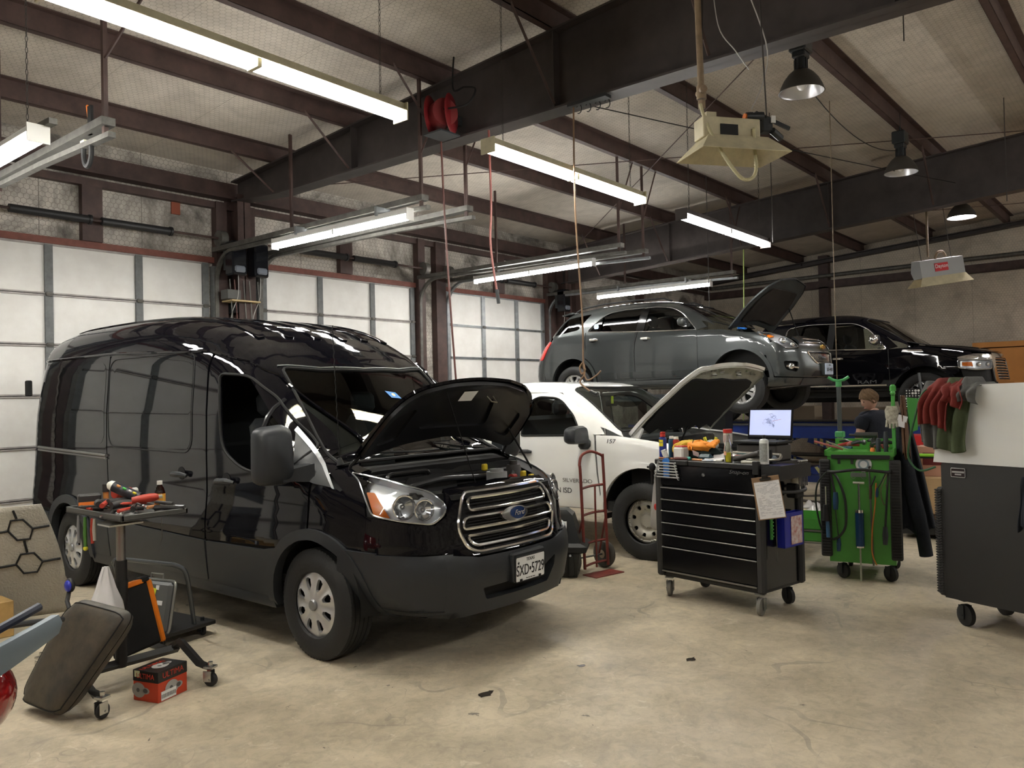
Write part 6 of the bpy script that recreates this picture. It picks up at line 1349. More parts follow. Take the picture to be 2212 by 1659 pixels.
GLB = glass('bottle_glass', (.80,.84,.82), .0); MB().lathe([(0,.0),(.030,0),(.032,.01),(.032,.10),(.026,.13),(.013,.17),(.011,.215),(.013,.22)], n=24).build('glass_body', GLB, t)
MB().lathe([(0,.003),(.0285,.003),(.0285,.075),(0,.075)], n=24).build('yellow_liquid', mat('yellow_liquid', (.62,.55,.02), .15), t)
MB().lathe([(.0325,.055),(.0325,.085)], n=16, a0=-2.4, a1=-1.4).build('label', mat('pale_orange', (.75,.40,.25), .5), t)
t = c1thing('funnel_can', 'dark cone-topped bottle with a red cap left of the laptop', 'bottle', .56, .42)
MB().lathe([(0,0),(.042,0),(.042,.075),(.045,.08),(.018,.115),(.016,.12),(0,.12)], n=24).build('can_body', mat('dark_bottle', (.03,.027,.025), .4), t); MB().lathe([(0,.118),(.02,.118),(.02,.14),(0,.14)], n=18).build('cap', REDP, t)
MB().lathe([(.0425,.01),(.0425,.05)], n=18, a0=-2.4, a1=-.8).build('label', mat('pale_label', (.45,.42,.38), .5), t)
# laptop
t = c1thing('laptop', 'open laptop at the back of the black cart showing a parts diagram', 'laptop', .775, .36, 1.255, .06)
lb_ = c1thing('equipment_box', 'dark flat equipment box under the laptop at the back of the black cart', 'box', .775, .38, 1.125, .06); MB().box((0,0,.063), (.34,.24,.125), b=.01).build('box_body', mat('greasy_dark', (.045,.040,.036), .5), lb_)
MB().box((0,0,.012), (.38,.25,.022), b=.006).build('keyboard_base', BLK, t)
sc = MB(); sc.T = Matrix.Translation((0,.115,.02)) @ Matrix.Rotation(radians(-8),4,'X'); sc.box((0,0,.128), (.385,.010,.245), b=.005); sc = sc.build('screen_lid', mat('gloss_bezel', (.012,.012,.014), .12), t)
LIT = mat('lit_screen', (.46,.52,.80), .2, emit=.14); s2 = MB(); s2.T = Matrix.Translation((0,.115,.02)) @ Matrix.Rotation(radians(-8),4,'X'); s2.box((0,-.0058,.138), (.352,.001,.200)); s2.build('display', LIT, sc, smooth=0)
tb = MB(); tb.T = Matrix.Translation((0,.115,.02)) @ Matrix.Rotation(radians(-8),4,'X'); tb.box((0,-.0066,.030), (.352,.001,.014)); tb.build('task_bar', BLK, sc, smooth=0)
dg = MB(); dg.T = Matrix.Translation((0,.115,.02)) @ Matrix.Rotation(radians(-8),4,'X'); rg = np.random.RandomState(3)
for i in range(26):
    cx, cz, rr_ = .01+rg.randn()*.022, .155+rg.randn()*.022, .006+.016*rg.rand(); a0 = rg.rand()*6
    dg.tube([(cx+rr_*cos(a), -.0068, cz+rr_*.8*sin(a)) for a in np.linspace(a0, a0+4.5, 9)], .0007, 3)
for i in range(8): dg.tube([(.03+rg.randn()*.008, -.0068, .11+i*.003), (.03+rg.randn()*.008, -.0068, .125-i*.004)], .0007, 3)
dg.build('line_drawing', mat('diagram_ink', (.03,.05,.22), .5), sc, smooth=0)
rl = MB(); rl.T = Matrix.Translation((0,.115,.02)) @ Matrix.Rotation(radians(-8),4,'X'); rl.tube([(.02,-.0068,.150),(.095,-.0068,.165)], .0009, 3); rl.build('red_pointer_line', REDP, sc)
b = c1thing('laptop_riser', 'grey tubular hacksaw-like frame lying under the laptop', 'hand tool', .86, .20, 1.14)
MB().tube(cr([(-.30,.05,.045),(.10,.03,.045),(.17,.0,.04),(.19,-.05,.02),(.15,-.08,.01),(-.15,-.06,.0)], 6), .011, 8).build('bent_tube', mat('dull_tube', (.28,.26,.22), .4, .6), b)
MB().box((.12,-.06,.03), (.03,.03,.12), b=.008).build('grip', BLK, b)
# spray can, grinder, pliers and papers
def scx(t, r, h):
    MB().lathe([(r+.0006,.02),(r+.0006,h*.72)], n=20, a0=-2.9, a1=-.3).build('printed_label', mat('print_pale', (.36,.38,.37), .5, var=.4, vscale=60), t)
can('spray_can', 'white spray can standing at the right front corner of the black cart', .985, .055, 1.125, .033, .215, mat('can_white', (.66,.67,.66), .35, .2), .7, BLK, extra=scx, neck=.35)
t = c1thing('grinder', 'dark air grinder with a pink-red collar lying at the cart front', 'power tool', .80, .09, 1.15, .25)
MB().tube([(-.09,0,.0),(.0,0,.02),(.10,.02,.045)], [.022,.019,.024], 12).build('tool_body', mat('greasy_dark', (.045,.040,.036), .5), t); MB().box((.115,.02,.045), (.05,.05,.05), b=.008).build('head', mat('greasy_dark', (.045,.040,.036), .5), t); MB().box((-.06,.04,.01), (.07,.05,.04), (0,0,.5), b=.012).build('red_collar', mat('faded_red', (.35,.10,.09), .6), t)
def small(name, lab, cat, x, y, z, dims, m, rz=0, rot=(0,0,0), b=.003, pn=None, cart=c1thing):
    t = cart(name, lab, cat, x, y, z, rz); mb = MB(); mb.box((0,0,dims[2]/2), dims, rot, b=b); mb.build(pn or 'body', m, t); return t
PAP = mat('paper', (.78,.77,.78), .7)
small('notepad', 'open white paper pad with pink print left of the glass bottle', 'paper', .52, .07, 1.135, (.15,.11,.004), PAP, .3, (.12,.0,0), pn='sheet')
small('notepad', 'white sheet curling up behind the open paper pad', 'paper', .53, .20, 1.16, (.17,.12,.003), PAP, .5, (.25,-.15,0), pn='sheet')
small('goggles', 'slate blue safety goggles between the papers and the cloth', 'goggles', .43, .10, 1.125, (.12,.07,.05), mat('slate_blue', (.03,.07,.09), .4), .2, b=.022)
small('tape_pack', 'small white packet printed with pink hearts in front of the gloves', 'packet', .335, .10, 1.15, (.075,.004,.045), mat('pink_print', (.70,.52,.52), .6, var=.3, vscale=80), -.2, (.4,.2,0))
small('cap_piece', 'little teal plastic cap near the cart front edge', 'cap', .30, .045, 1.125, (.045,.03,.026), mat('teal_plastic', (.05,.33,.28), .5), .3, b=.008)
small('wallet', 'worn brown-red leather pouch lying in front of the white tub', 'pouch', .245, .03, 1.125, (.12,.05,.022), mat('brown_red', (.14,.04,.035), .6), .35, b=.008)
small('parts_tray', 'shallow clear parts tray between the grinder and the white spray can', 'tray', .89, .03, 1.125, (.15,.06,.022), mat('clear_tray', (.38,.36,.30), .3), 0, b=.005)
small('marker', 'blue marker pen lying at the cart front edge', 'pen', .50, .03, 1.125, (.10,.014,.014), mat('marker_blue', (.02,.10,.22), .4), .1, b=.005)
small('marker', 'orange-handled screwdriver lying left of the blue marker', 'screwdriver', .40, .03, 1.125, (.11,.016,.016), mat('handle_orange', (.62,.28,.12), .45), -.05, b=.006)
small('wooden_dowel', 'brown wooden handle lying along the front left edge of the cart', 'handle', .10, .015, 1.125, (.15,.015,.015), mat('brown_wood', (.35,.14,.07), .5), .02, b=.005)
small('hex_socket', 'white capped tube beside the glass bottle', 'tube', .605, .03, 1.125, (.05,.02,.02), WHT, .2, b=.006)
t = c1thing('pliers', 'black pliers lying open left of the brown-red pouch', 'pliers', .17, .03, 1.135, .2)
MB().tube(cr([(-.06,.02,0),(0,0,0),(.07,-.03,0),(.12,-.02,0)], 5), .007, 6).tube(cr([(-.06,-.02,0),(0,0,0),(.07,.02,0),(.13,.015,0)], 5), .007, 6).build('jaws', mat('dark_metal', (.08,.08,.08), .35, .8), t)
small('air_tool', 'teal and black air tool between the glass bottle and the laptop', 'power tool', .70, .22, 1.125, (.14,.07,.06), mat('teal_dark', (.015,.06,.055), .45), .3, b=.025)
small('shop_bowl', 'bluish glass dish behind the white spray can', 'dish', .975, .17, 1.125, (.09,.09,.055), mat('dish_blue', (.20,.24,.30), .3), 0, b=.03)
small('headset', 'coiled black headset beside the white tub', 'headset', .155, .11, 1.125, (.09,.07,.07), BLK, 0, b=.03)
# wrench rack on the front
t = c1thing('wrench_rack', 'blue magnetic wrench rack on the front of the black cart', 'tool rack', .125, -.016, 1.05); MB().prism(rp([(-.028,-.075),(.028,-.075),(.028,.045),(.04,.06),(.02,.085),(-.02,.085),(-.04,.06),(-.028,.045)], .008), -.006, .006, 'Y').build('rack_body', mat('rack_blue', (.03,.16,.50), .4), t)
for i in range(6):
    z = 1.098-.023*i; L = .20+.016*i; t = c1thing('wrench', 'chrome combination wrench held across the blue rack', 'wrench', .14, -.026, z, group='chrome wrenches on the blue rack')
    w_ = MB(); w_.box((0,0,0), (L*.8,.005,.011), b=.002); 
    w_.T = Matrix.Rotation(.06,4,'Y'); w_.lathe([(.006,-.004),(.011,-.004),(.011,.004),(.006,.004),(.006,-.004)], (-L*.45,0,0), 'Y', 14)
    w_.tube([(L*.40+.010*cos(a), 0, .010*sin(a)) for a in np.linspace(.7, 5.6, 9)], .004, 5); w_.build('shank', mat('satin_chrome', (.62,.62,.62), .3, .6), t)
# clipboard, cup, bin and odds on the right end
t = c1thing('clipboard', 'brown clipboard with a printed form hanging at the right corner of the black cart', 'clipboard', 1.075, -.045, .895, radians(28)); t.rotation_euler = (radians(-4), radians(-9), t.rotation_euler.z)
MB().box((0,0,0), (.225,.005,.33), b=.002).build('board', mat('hardboard', (.28,.17,.09), .6), t, smooth=0); t.scale = (.86,1,.93); MB().box((.004,-.005,-.015), (.205,.002,.285)).build('paper_form', PAP, t, smooth=0)
MB().box((0,-.012,.145), (.09,.02,.022), b=.005).box((0,-.016,.165), (.05,.016,.03), b=.006).build('clip', mat('black_clip', (.05,.045,.04), .35, .7), t)
ln = MB(); rg = np.random.RandomState(9)
for i in range(26):
    z = .105-i*.0095; x = -.085; 
    while x < .08:
        L = .01+rg.rand()*.03
        if rg.rand() < .62: ln.box((x+L/2,-.0065,z), (L*.85,.0006,.0024))
        x += L
ln.build('form_print', mat('print_grey2', (.30,.30,.34), .6), t, smooth=0)
can('paper_cup', 'tall cream paper cup held on the right side of the black cart', 1.055, .36, .92, .036, .155, mat('cup_cream', (.72,.68,.55), .5), 1, mat('cup_rim', (.78,.75,.65), .5), cat='cup', neck=1.25)
t = c1thing('cup_holder', 'black cup holder clipped to the right side of the cart', 'holder', 1.045, .36, .86); MB().box((0,0,.05), (.09,.11,.11), b=.01).build('holder_body', BLK, t)
t = c1thing('parts_bin', 'blue magnetic bin with a colourful packet on the cart side', 'bin', 1.015, .33, .49); t.scale = (.7,1,.95)
BB = mat('bin_blue', (.012,.02,.30), .35)
b = MB(); b.bb((-.045,-.13,0), (.045,-.125,.27)); b.bb((-.045,.125,0), (.045,.13,.27)); b.bb((-.045,-.13,0), (-.04,.13,.27)); b.bb((.04,-.13,0), (.045,.13,.27)); b.bb((-.045,-.13,0), (.045,.13,.005)); b.build('bin_shell', BB, t, smooth=0)
MB().box((.05,.03,.13), (.004,.15,.22)).build('printed_packet', mat('packet_print', (.45,.10,.08), .3, var=.8, vscale=22, vcol=(.75,.70,.68)), t, smooth=0)
t = c1thing('magnetic_rail', 'bright green toothed socket rail on the side of the black cart', 'tool rail', 1.0, .10, .58); mb = MB(); mb.box((0,0,.12), (.012,.02,.27)); 
for i in range(10): mb.box((.010,0,.01+i*.026), (.012,.014,.010))
mb.build('rail', mat('bright_green', (.075,.33,.065), .4), t, smooth=0)
tag(MB().tube([ (on(None,1.005,.155)+(.72,)), (on(None,1.01,.15)+(.40,)) ], .004, 5).build('thin_rod', DIRTG), 'thin metal rod hanging on the side of the black cart', 'rod')
for i in range(6):
    p = on(None, 1.13, .28+.022*i); tag(MB().cyl((p[0],p[1],.95), (p[0],p[1],1.13), .005, n=6).ball((p[0],p[1],1.135), .011, 8).build('t_handle', mat('dull_steel', (.30,.29,.27), .35, .8)), 'steel extension bar standing in the side tray of the black cart', 'extension bar', 'extension bars in the side tray')
small('blue_case', 'dark blue tool case lying in the side tray of the black cart', 'case', 1.06, .17, 1.07, (.12,.16,.05), mat('case_navy', (.02,.02,.10), .4), 0)
# bag hanging on the left side
t = c1thing('plastic_bag', 'thin plastic shopping bag with red print hanging left of the black cart', 'bag', -.06, .10, .52)
mb = MB(); mb.loft([[(w_*cos(a), d_*sin(a)+.01*sin(3*a), z) for a in np.linspace(0, 2*pi, 17)[:-1]] for z, w_, d_ in ((0,.05,.04),(.03,.075,.06),(.12,.072,.055),(.22,.06,.04),(.34,.045,.03),(.44,.03,.02),(.50,.01,.01))]); mb.build('bag_film', mat('bag_white', (.50,.47,.44), .4, alpha=.75), t, smooth=60)
MB().ball((.02,-.066,.20), .028, 10, (.7,.25,1)).build('red_print', REDP, t)
t = c1thing('air_gun', 'black air gun hooked on the left front corner of the cart', 'air gun', -.055, .02, .93); MB().ball((0,0,.12), .032, 14, (1,.8,1.2)).box((0,0,.04), (.02,.03,.12), b=.008).cyl((-.05,0,.12), (.03,0,.12), .010).build('gun_body', BLK, t)

# ---------- green tool cart ----------
GRN = mat('cart_green', (.085,.335,.055), .33, var=.10, vscale=3); GRD = mat('drawer_green', (.075,.29,.05), .35)
c2 = frame('tool_cart', 'bright green wheeled tool cart hung with hoses and tools', 'tool cart', (7.21,2.46), (7.32,1.91))
def c2thing(name, lab, cat, x, y, z, rz=0, **k):
    a = c2.rotation_euler.z; return thing(name, lab, cat, (7.21+x*cos(a)-y*sin(a), 2.46+x*sin(a)+y*cos(a), z), a+rz, **k)
MB().bb((.02,.02,.155), (.55,.78,1.09)).build('cabinet_body', GRN, c2, smooth=0)
rm = MB()
for a, b in (((.0,.0,1.08),(.56,.015,1.12)), ((0,.78,1.08),(.56,.795,1.19)), ((0,0,1.08),(.015,.79,1.13)), ((.545,0,1.08),(.56,.79,1.15))): rm.bb(a, b)
rm.build('tray_rim', GRN, c2, smooth=0)
for x in (.0,.56):
    b = MB(); b.bb((x-.045,-.012,.20), (x+.045,.045,1.05), b=.01)
    for k in range(34): b.box((x,-.016,.22+k*.0245), (.07,.010,.010))
    b.build('corner_bumper', RUBB, c2)
MB().box((.29,-.006,1.075), (.47,.014,.035), b=.003).build('magnet_strip', BLACK, c2)
for x in (.12,.225): MB().box((x,-.010,1.035), (.022,.008,.045)).build('tape_mark', BLACK, c2, smooth=0)
for x, y, yw in ((.12,.10,.9),(.50,.10,.9),(.50,.66,.6),(.12,.66,.2)): caster(c2, x, y, .066, .04, BLKR, DGREY, yaw=yw)
hd = MB(); hd.tube(cr([(.03,-.005,.955),(.05,-.07,.95),(.12,-.11,.955),(.28,-.12,.975),(.44,-.11,.965),(.50,-.07,.955),(.53,-.005,.955)], 6), .013, 10); hd.build('push_handle', BLACK, c2)
MB().lathe([(0,-.004),(.064,-.004),(.066,0),(.066,.004)], (.315,.014,1.01), 'Y', 32).build('round_sticker', mat('sticker_white', (.75,.76,.75), .4), c2)
MB().lathe([(.030,-.0052),(.046,-.0052)], (.315,.014,1.01), 'Y', 32).build('sticker_ring', mat('sticker_blue', (.25,.33,.38), .4), c2); MB().ball((.36,.0,.99), .012, 10).build('lock', mat('dark_metal', (.08,.08,.08), .35, .8), c2)
ps = MB(); ps.box((.555,.10,1.38), (.030,.035,.58), b=.004); ps.box((.556,.10,1.66), (.05,.04,.07), b=.015); ps.ball((.556,.07,1.62), .022, 12); ps.box((.545,.08,1.50), (.07,.03,.02)); ps.build('post', mat('bright_green', (.075,.33,.065), .4), c2)
# open drawers on its left side
for z, h in ((.40,.095), (.29,.08)):
    d = MB(); y0, y1, x0, x1 = .16, .70, -.36, .0
    d.bb((x0,y0,z), (x1,y1,z+.006)); d.bb((x0,y0,z), (x0+.006,y1,z+h)); d.bb((x0,y0,z), (x1,y0+.006,z+h)); d.bb((x0,y1-.006,z), (x1,y1,z+h)); d = d.build('drawer', GRD, c2, smooth=0)
    MB().bb((x0+.0,y0-.006,z-.018), (x1,y0+.004,z-.004)).build('drawer_slide', ALU, d, smooth=0)
# things on it
def gz_(z): return z
t = c2thing('grease_gun', 'blue barrelled suction gun hanging on the green cart front', 'suction gun', .275, -.035, .30)
NB_ = mat('gun_blue', (.01,.045,.12), .3); MB().cyl((0,0,.01), (0,0,.30), .035, n=24).build('barrel', NB_, t); MB().cyl((0,0,.30), (0,0,.325), .037, n=24).cyl((0,0,0), (0,0,.014), .037, n=24).build('end_cap', CHROME, t)
MB().cyl((0,0,.32), (0,0,.55), .010, n=10).build('plunger_rod', CHROME, t); MB().cyl((-.045,0,.555), (.045,0,.555), .010, n=10).build('t_grip', mat('pale_metal', (.60,.58,.5), .4, .4), t); MB().cyl((0,0,-.29), (0,0,0), .007, n=8).build('clear_tube', mat('tube_grey', (.40,.40,.33), .3), t)
hk = MB()
for x in (-.04,.04): hk.tube([(x+.022*cos(a), -.0, .62+.03*sin(a)) for a in np.linspace(0, 5.5, 12)], .002, 4)
hk.box((0,.03,.62), (.12,.01,.035)); hk.build('hook_plate', mat('hook_grey', (.15,.17,.15), .4), t)
def chose(lab, pts, r, m, cat='hose', name='hose'):
    t = c2thing(name, lab, cat, 0, 0, 0); MB().tube(cr(pts, 8), r, 7).build('hose_line', m, t); return t
BKH = mat('black_hose', (.02,.025,.02), .35)
chose('thick black hose looped from the handle of the green cart', [(.06,-.06,.95),(.11,-.09,.90),(.17,-.10,.72),(.17,-.09,.50),(.12,-.08,.40),(.06,-.06,.36)], .011, BKH)
chose('thin black hose looped round the left edge of the green cart', [(.03,-.08,.95),(-.05,-.06,.85),(-.075,-.05,.70),(-.05,-.05,.50),(-.02,-.05,.42)], .008, BKH)
chose('orange rubber tube hanging down the green cart front', [(.415,-.06,.86),(.40,-.04,.66),(.375,-.035,.48),(.365,-.03,.30),(.375,-.03,.22),(.40,-.04,.16)], .006, mat('orange_tube', (.55,.20,.04), .4))
chose('grey strap hanging beside the orange tube on the green cart', [(.36,-.02,.98),(.365,-.02,.7),(.37,-.02,.4),(.375,-.02,.15)], .008, mat('strap_grey', (.10,.11,.09), .6))
chose('thin brown wire looping from the right end of the green cart handle', [(.50,-.06,.94),(.45,-.05,.80),(.47,-.05,.68),(.50,-.05,.72),(.49,-.05,.85)], .004, RUST, 'wire', 'wire')
def tool(lab, x, z0, z1, x1, m1, m2, r=.008, gr=.017, cat='hand tool', name='pry_bar', hl=.12, yo=-.05):
    t = c2thing(name, lab, cat, x, yo, z0); MB().cyl((x1-x,0,z1-z0), (0,0,hl*.8), r, n=8).build('shaft', m1, t); MB().tube([(0,0,hl),(0,0,hl*.5),(-.003,0,0)], [gr*.7,gr,gr*.75], 10).build('grip', m2, t); return t
DM = mat('dark_metal', (.08,.08,.08), .35, .8); HG = mat('grip_grey', (.03,.035,.04), .5); HBL = mat('grip_blue', (.02,.06,.12), .4)
tool('long black pry bar with a ribbed grip hanging at the right of the green cart', .475, .34, .95, .51, DM, HG, .009, .024, hl=.15)
tool('screwdriver with a dark blue handle dangling lowest on the left of the green cart', .105, .26, .95, .06, DM, HBL, .004, .020, cat='screwdriver', name='screwdriver')
tool('long tool with a dark blue grip hanging higher on the left of the green cart', .09, .62, .95, .05, DM, HBL, .010, .026, hl=.15)
tool('small blue-handled pick hanging under the right end of the cart handle', .42, .74, .94, .49, DM, HBL, .005, .014, cat='screwdriver', name='screwdriver', hl=.08)
tool('thin pliers hanging beside the small blue-handled pick', .37, .72, .92, .41, DM, mat('grip_brown', (.07,.04,.03), .5), .006, .014, name='pliers', cat='pliers', hl=.12)
t = c2thing('torque_tool', 'black and blue pump tool strapped to the left corner of the green cart', 'pump', .01, -.07, .36)
MB().tube([(0,0,.30),(0,0,.16)], [.024,.035], 14).build('tool_head', BLACK, t); MB().cyl((.01,-.01,.20), (.015,-.01,.02), .016, n=12).build('blue_barrel', mat('steel_blue', (.05,.13,.25), .35), t); MB().cyl((0,0,.30), (0,0,.46), .006, n=8).build('rod', CHROME, t)
# top of green cart
t = c2thing('pry_bar', 'red-handled bar sticking out over the left of the green cart', 'pry bar', .0, .12, 1.13); MB().tube([(-.10,0,.07),(.14,.02,.0)], .010, 8).build('bar', mat('faded_red', (.35,.10,.09), .6), t)
t = c2thing('ratchet', 'chrome ratchet sticking up beside the red-handled bar', 'ratchet', .06, .10, 1.13); MB().tube([(-.05,0,.07),(.12,.02,.0)], .007, 8).build('handle', CHROME, t)
rg = np.random.RandomState(11)
cols = [mat('faded_red', (.35,.10,.09), .6), DM, BLACK, HG, mat('impact_red', (.30,.02,.02), .4), DM, BLACK, mat('steel_blue', (.05,.13,.25), .35)]
for i in range(14):
    x, y = .12+.36*rg.rand(), .35+.35*rg.rand(); L = .10+.12*rg.rand(); z = 1.10+.085*rg.rand()
    t = c2thing('hand_tool', 'assorted hand tool lying in the heap on top of the green cart', 'hand tool', x, y, z, rg.rand()*3, group='hand tools heaped in the green cart tray')
    MB().tube([(-L/2,0,0),(0,0,.012),(L/2,0,0)], [.010,.016+.01*rg.rand(),.010], 8).build('tool_body', cols[i % 8], t)
t = c2thing('impact_gun', 'dark pistol-shaped air gun on top of the tool heap of the green cart', 'power tool', .30, .45, 1.21); MB().cyl((-.09,0,.03), (.10,0,.03), .026, n=14).box((.06,0,-.03), (.035,.035,.10), (0,.3,0), b=.01).cyl((-.14,0,.03), (-.08,0,.03), .012, n=10).build('gun_body', mat('gun_dark', (.06,.06,.058), .4, .4), t)
for x, h, m, lab in ((.43,.13,HG,'black rubber-gripped driver standing at the right of the green cart tray'), (.49,.19,HG,'taller black-gripped driver standing by the green post'), (.385,.05,mat('orange_plastic', (.80,.22,.04), .4),'small orange plug in the green cart tray')):
    t = c2thing('screwdriver', lab, 'screwdriver', x, .08, 1.10); MB().tube([(0,0,0),(0,0,h*.7),(0,0,h)], [.018,.021,.014], 12).build('grip', m, t)
t = c2thing('work_glove', 'stained white glove hooked on the green post', 'glove', .545, .055, 1.36); g = MB(); g.loft([[(w_*cos(a), .012*sin(a), z) for a in np.linspace(0,2*pi,13)[:-1]] for z, w_ in ((0,.035),(.05,.05),(.11,.055),(.15,.04))]); g.build('palm', mat('stained_white', (.50,.47,.38), .8, var=.6, vscale=40), t)
for i in range(4): MB().tube([(-.036+.024*i,0,.03),(-.042+.027*i,-.005,-.03-.01*(i in (1,2)))], [.012,.010], 8).build('finger', mat('stained_white', (.50,.47,.38), .8, var=.6, vscale=40), t)
t = c2thing('paper_tag', 'white paper tag hanging beside the stained glove', 'tag', .62, .06, 1.38, .3); MB().box((0,0,0), (.075,.002,.10), (0,.3,0)).build('card', PAP, t, smooth=0)
t = c2thing('paper_tray', 'bright green angled guard sticking up behind the hanging jacket', 'guard', .70, .16, 1.30, .5); MB().prism([(-.03,-.02),(.035,.0),(.05,.27),(-.04,.28)], -.012, .012, 'Y').build('guard_plate', mat('bright_green', (.075,.33,.065), .4), t)
def hang(name, lab, cat, org, rz, W0, W1, H, m, folds=5, amp=.025, depth=.05, seed=1, shift=0, part='cloth', jag=.03, nx=44, nz=36):
    rg = np.random.RandomState(seed); ph = rg.rand(6)*6; t = thing(name, lab, cat, org, rz)
    def fn(u, v):
        w_ = W0+(W1-W0)*v**.8; x = (u-.5)*w_+shift*v; z = -H*v+(jag*sin(3.1*u*pi+ph[0])*v)
        y = -depth*sin(pi*u)*(.3+.7*v)-amp*(.3+v)*(sin(2*pi*folds*u+ph[1]+1.3*v)+.5*sin(2*pi*folds*1.7*u+ph[2]-2*v))-.008*sin(9*v+5*u+ph[3])
        return (x, y, z)
    MB().grid(fn, nx, nz).build(part, m, t, smooth=80, solid=.006); return t
NVY = mat('navy_fabric', (.010,.013,.020), .9, bump=.3, bscale=80)
p = (7.46, 1.83); j = hang('jacket', 'dark navy work jacket hanging off the right side of the green cart', 'jacket', (7.50,1.90,1.45), c2.rotation_euler.z+.25, .10, .34, 1.02, NVY, 3, .022, .06, 4, .10)
sl = MB(); sl.tube(cr([(.02,-.02,-.10),(.03,-.06,-.5),(.12,-.06,-.95),(.16,-.05,-1.22)], 6), [.05]*6+[.06]*6+[.055]*7, 12); sl.build('sleeve', NVY, j)
BRN = mat('brown_leather', (.10,.045,.02), .6, bump=.4, bscale=30); hang('leather_apron', 'brown leather strap bundle hanging on the green post', 'leather', (7.42,1.86,1.60), c2.rotation_euler.z, .035, .06, .52, BRN, 2, .014, .03, 7, .02)

# ---------- black cabinet with white hutch at the right edge ----------
rc = thing('tool_cabinet', 'large black wheeled tool cabinet with a white hutch cut by the right edge', 'tool cabinet', (6.30,1.375,0), radians(-110.5))
RCB = mat('cabinet_crinkle', (.022,.021,.020), .42, bump=.25, bscale=500); WH = mat('hutch_white', (.70,.71,.70), .18, coat=.5)
MB().bb((.045,.0,.19), (1.55,.68,1.135)).bb((.02,.03,.19), (.06,.66,1.12)).build('cabinet_body', RCB, rc, smooth=0)
b = MB(); b.bb((.0,-.012,.20), (.055,.05,.96), b=.014)
for k in range(40): b.box((.012,-.016,.225+k*.0182), (.030,.012,.009), (0,.5,0)); b.box((.036,-.016,.225+k*.0182), (.022,.012,.009), (0,-.5,0))
b.build('corner_bumper', RUBB, rc)
h = MB(); h.prism([(-.01,1.135),(1.56,1.135),(1.56,1.70),(.075,1.672)], -.01, .60, 'Y'); h.build('hutch', WH, rc, smooth=0)
sb = MB(); sb.box((.165,-.003,1.07), (.10,.004,.065)).build('name_plate', mat('plate_black', (.03,.02,.02), .3), rc, smooth=0)
fr = MB(); fr.tube([(x,-.006,z) for x, z in rp([(.115,1.04),(.215,1.04),(.215,1.10),(.115,1.10)], .006)], .0022, 5, closed=True); fr.box((.165,-.006,1.075), (.085,.002,.012)); fr.box((.165,-.006,1.058), (.045,.002,.010)); fr.build('name_plate_print', mat('plate_silver', (.5,.5,.5), .3, .5), rc)
for x, y in ((.14,.08),(1.2,.08),(.14,.56),(1.2,.56)): caster(rc, x, y, .075, .045, BLKR, DGREY, yaw=1.2)
def rcp(x, y, z): a = rc.rotation_euler.z; return (6.30+x*cos(a)-y*sin(a), 1.375+x*sin(a)+y*cos(a), z)
RZC = rc.rotation_euler.z
REDC = mat('red_cloth', (.17,.022,.017), .85, bump=.3, bscale=60); GRC = mat('grey_cloth', (.10,.10,.095), .9, bump=.3, bscale=60); OLV = mat('olive_cloth', (.062,.080,.038), .85, bump=.3, bscale=60)
def drape(name, lab, cat, x0, x1, z1, m, seed, top=.20, folds=3, y=-.03, skew=0, ax=.02):
    rg = np.random.RandomState(seed); ph = rg.rand(6)*6; t = thing(name, lab, cat, rcp(x0, 0, 1.67), RZC); W = x1-x0; H = 1.69-z1
    def fn(u, v):
        s = v*(top+H)-top
        if s < 0: yy, zz = -s*.9+.0, .025+.02*sin(5*u+ph[0])+.015*sin(11*u+4*s)
        else: yy, zz = y, -s
        k = max(0, s)/H; x = W*u*(1-.15*k*sin(ph[1]))+skew*k+.02*sin(4*k+ph[2])
        a = min(1, k*2+.15); yy -= a*.022*(1+sin(2*pi*folds*u+ph[3]+1.5*k))+.006*sin(8*k+7*u)+(.03 if s > -.02 else 0)*a
        return (x, yy, zz+(.03*sin(3*u+ph[4])*k if s > 0 else 0))
    MB().grid(fn, 40, 44).build('fabric', m, t, smooth=80, solid=.006); return t
drape('shirt', 'grey shirt hanging at the left corner of the white hutch', 'shirt', -.05, .10, 1.28, GRC, 2, .12, 2, -.015, -.03)
drape('shirt', 'olive green shirt hanging lowest on the white hutch', 'shirt', .09, .27, 1.26, OLV, 5, .18, 2, -.02, .0)
drape('shirt', 'red shirt thrown over the top of the white hutch', 'shirt', .01, .22, 1.40, REDC, 9, .22, 4, -.055, -.06)
drape('shirt', 'dark grey shirt sleeve right of the red shirt on the hutch', 'shirt', .20, .33, 1.56, GRC, 12, .2, 2, -.05, .03)
drape('shirt', 'red sleeve draped beside the main red shirt on the hutch', 'shirt', .14, .26, 1.56, REDC, 14, .24, 2, -.075, .0)
gcb = MB(); gcb.tube(cr([rcp(.03,-.05,1.66), rcp(-.02,-.10,1.62), rcp(-.08,-.1,1.45), rcp(-.14,-.08,1.28), rcp(-.17,-.05,1.15), rcp(-.10,-.03,1.07), rcp(.0,.0,1.10)], 8), .008, 6)
tag(gcb.build('air_hose', mat('green_hose', (.03,.10,.04), .5)), 'dark green air hose looping down the left side of the white hutch', 'hose')
hang('jacket', 'black jacket hanging at the right edge on the black cabinet', 'jacket', rcp(.66,-.04,1.08), RZC, .10, .18, .34, NVY, 2, .02, .05, 6)
t = thing('side_table', 'black fold-out shelf holding tools beside the black cabinet', 'shelf', (8.35,2.02,0), radians(-78)); MB().box((.0,.1,1.0), (.75,.35,.012)).build('table_top', BLACK, t, smooth=0); MB().bb((-.3,.08,0), (-.27,.11,1.0)).bb((.27,.08,0), (.30,.11,1.0)).build('table_leg', BLACK, t, smooth=0)
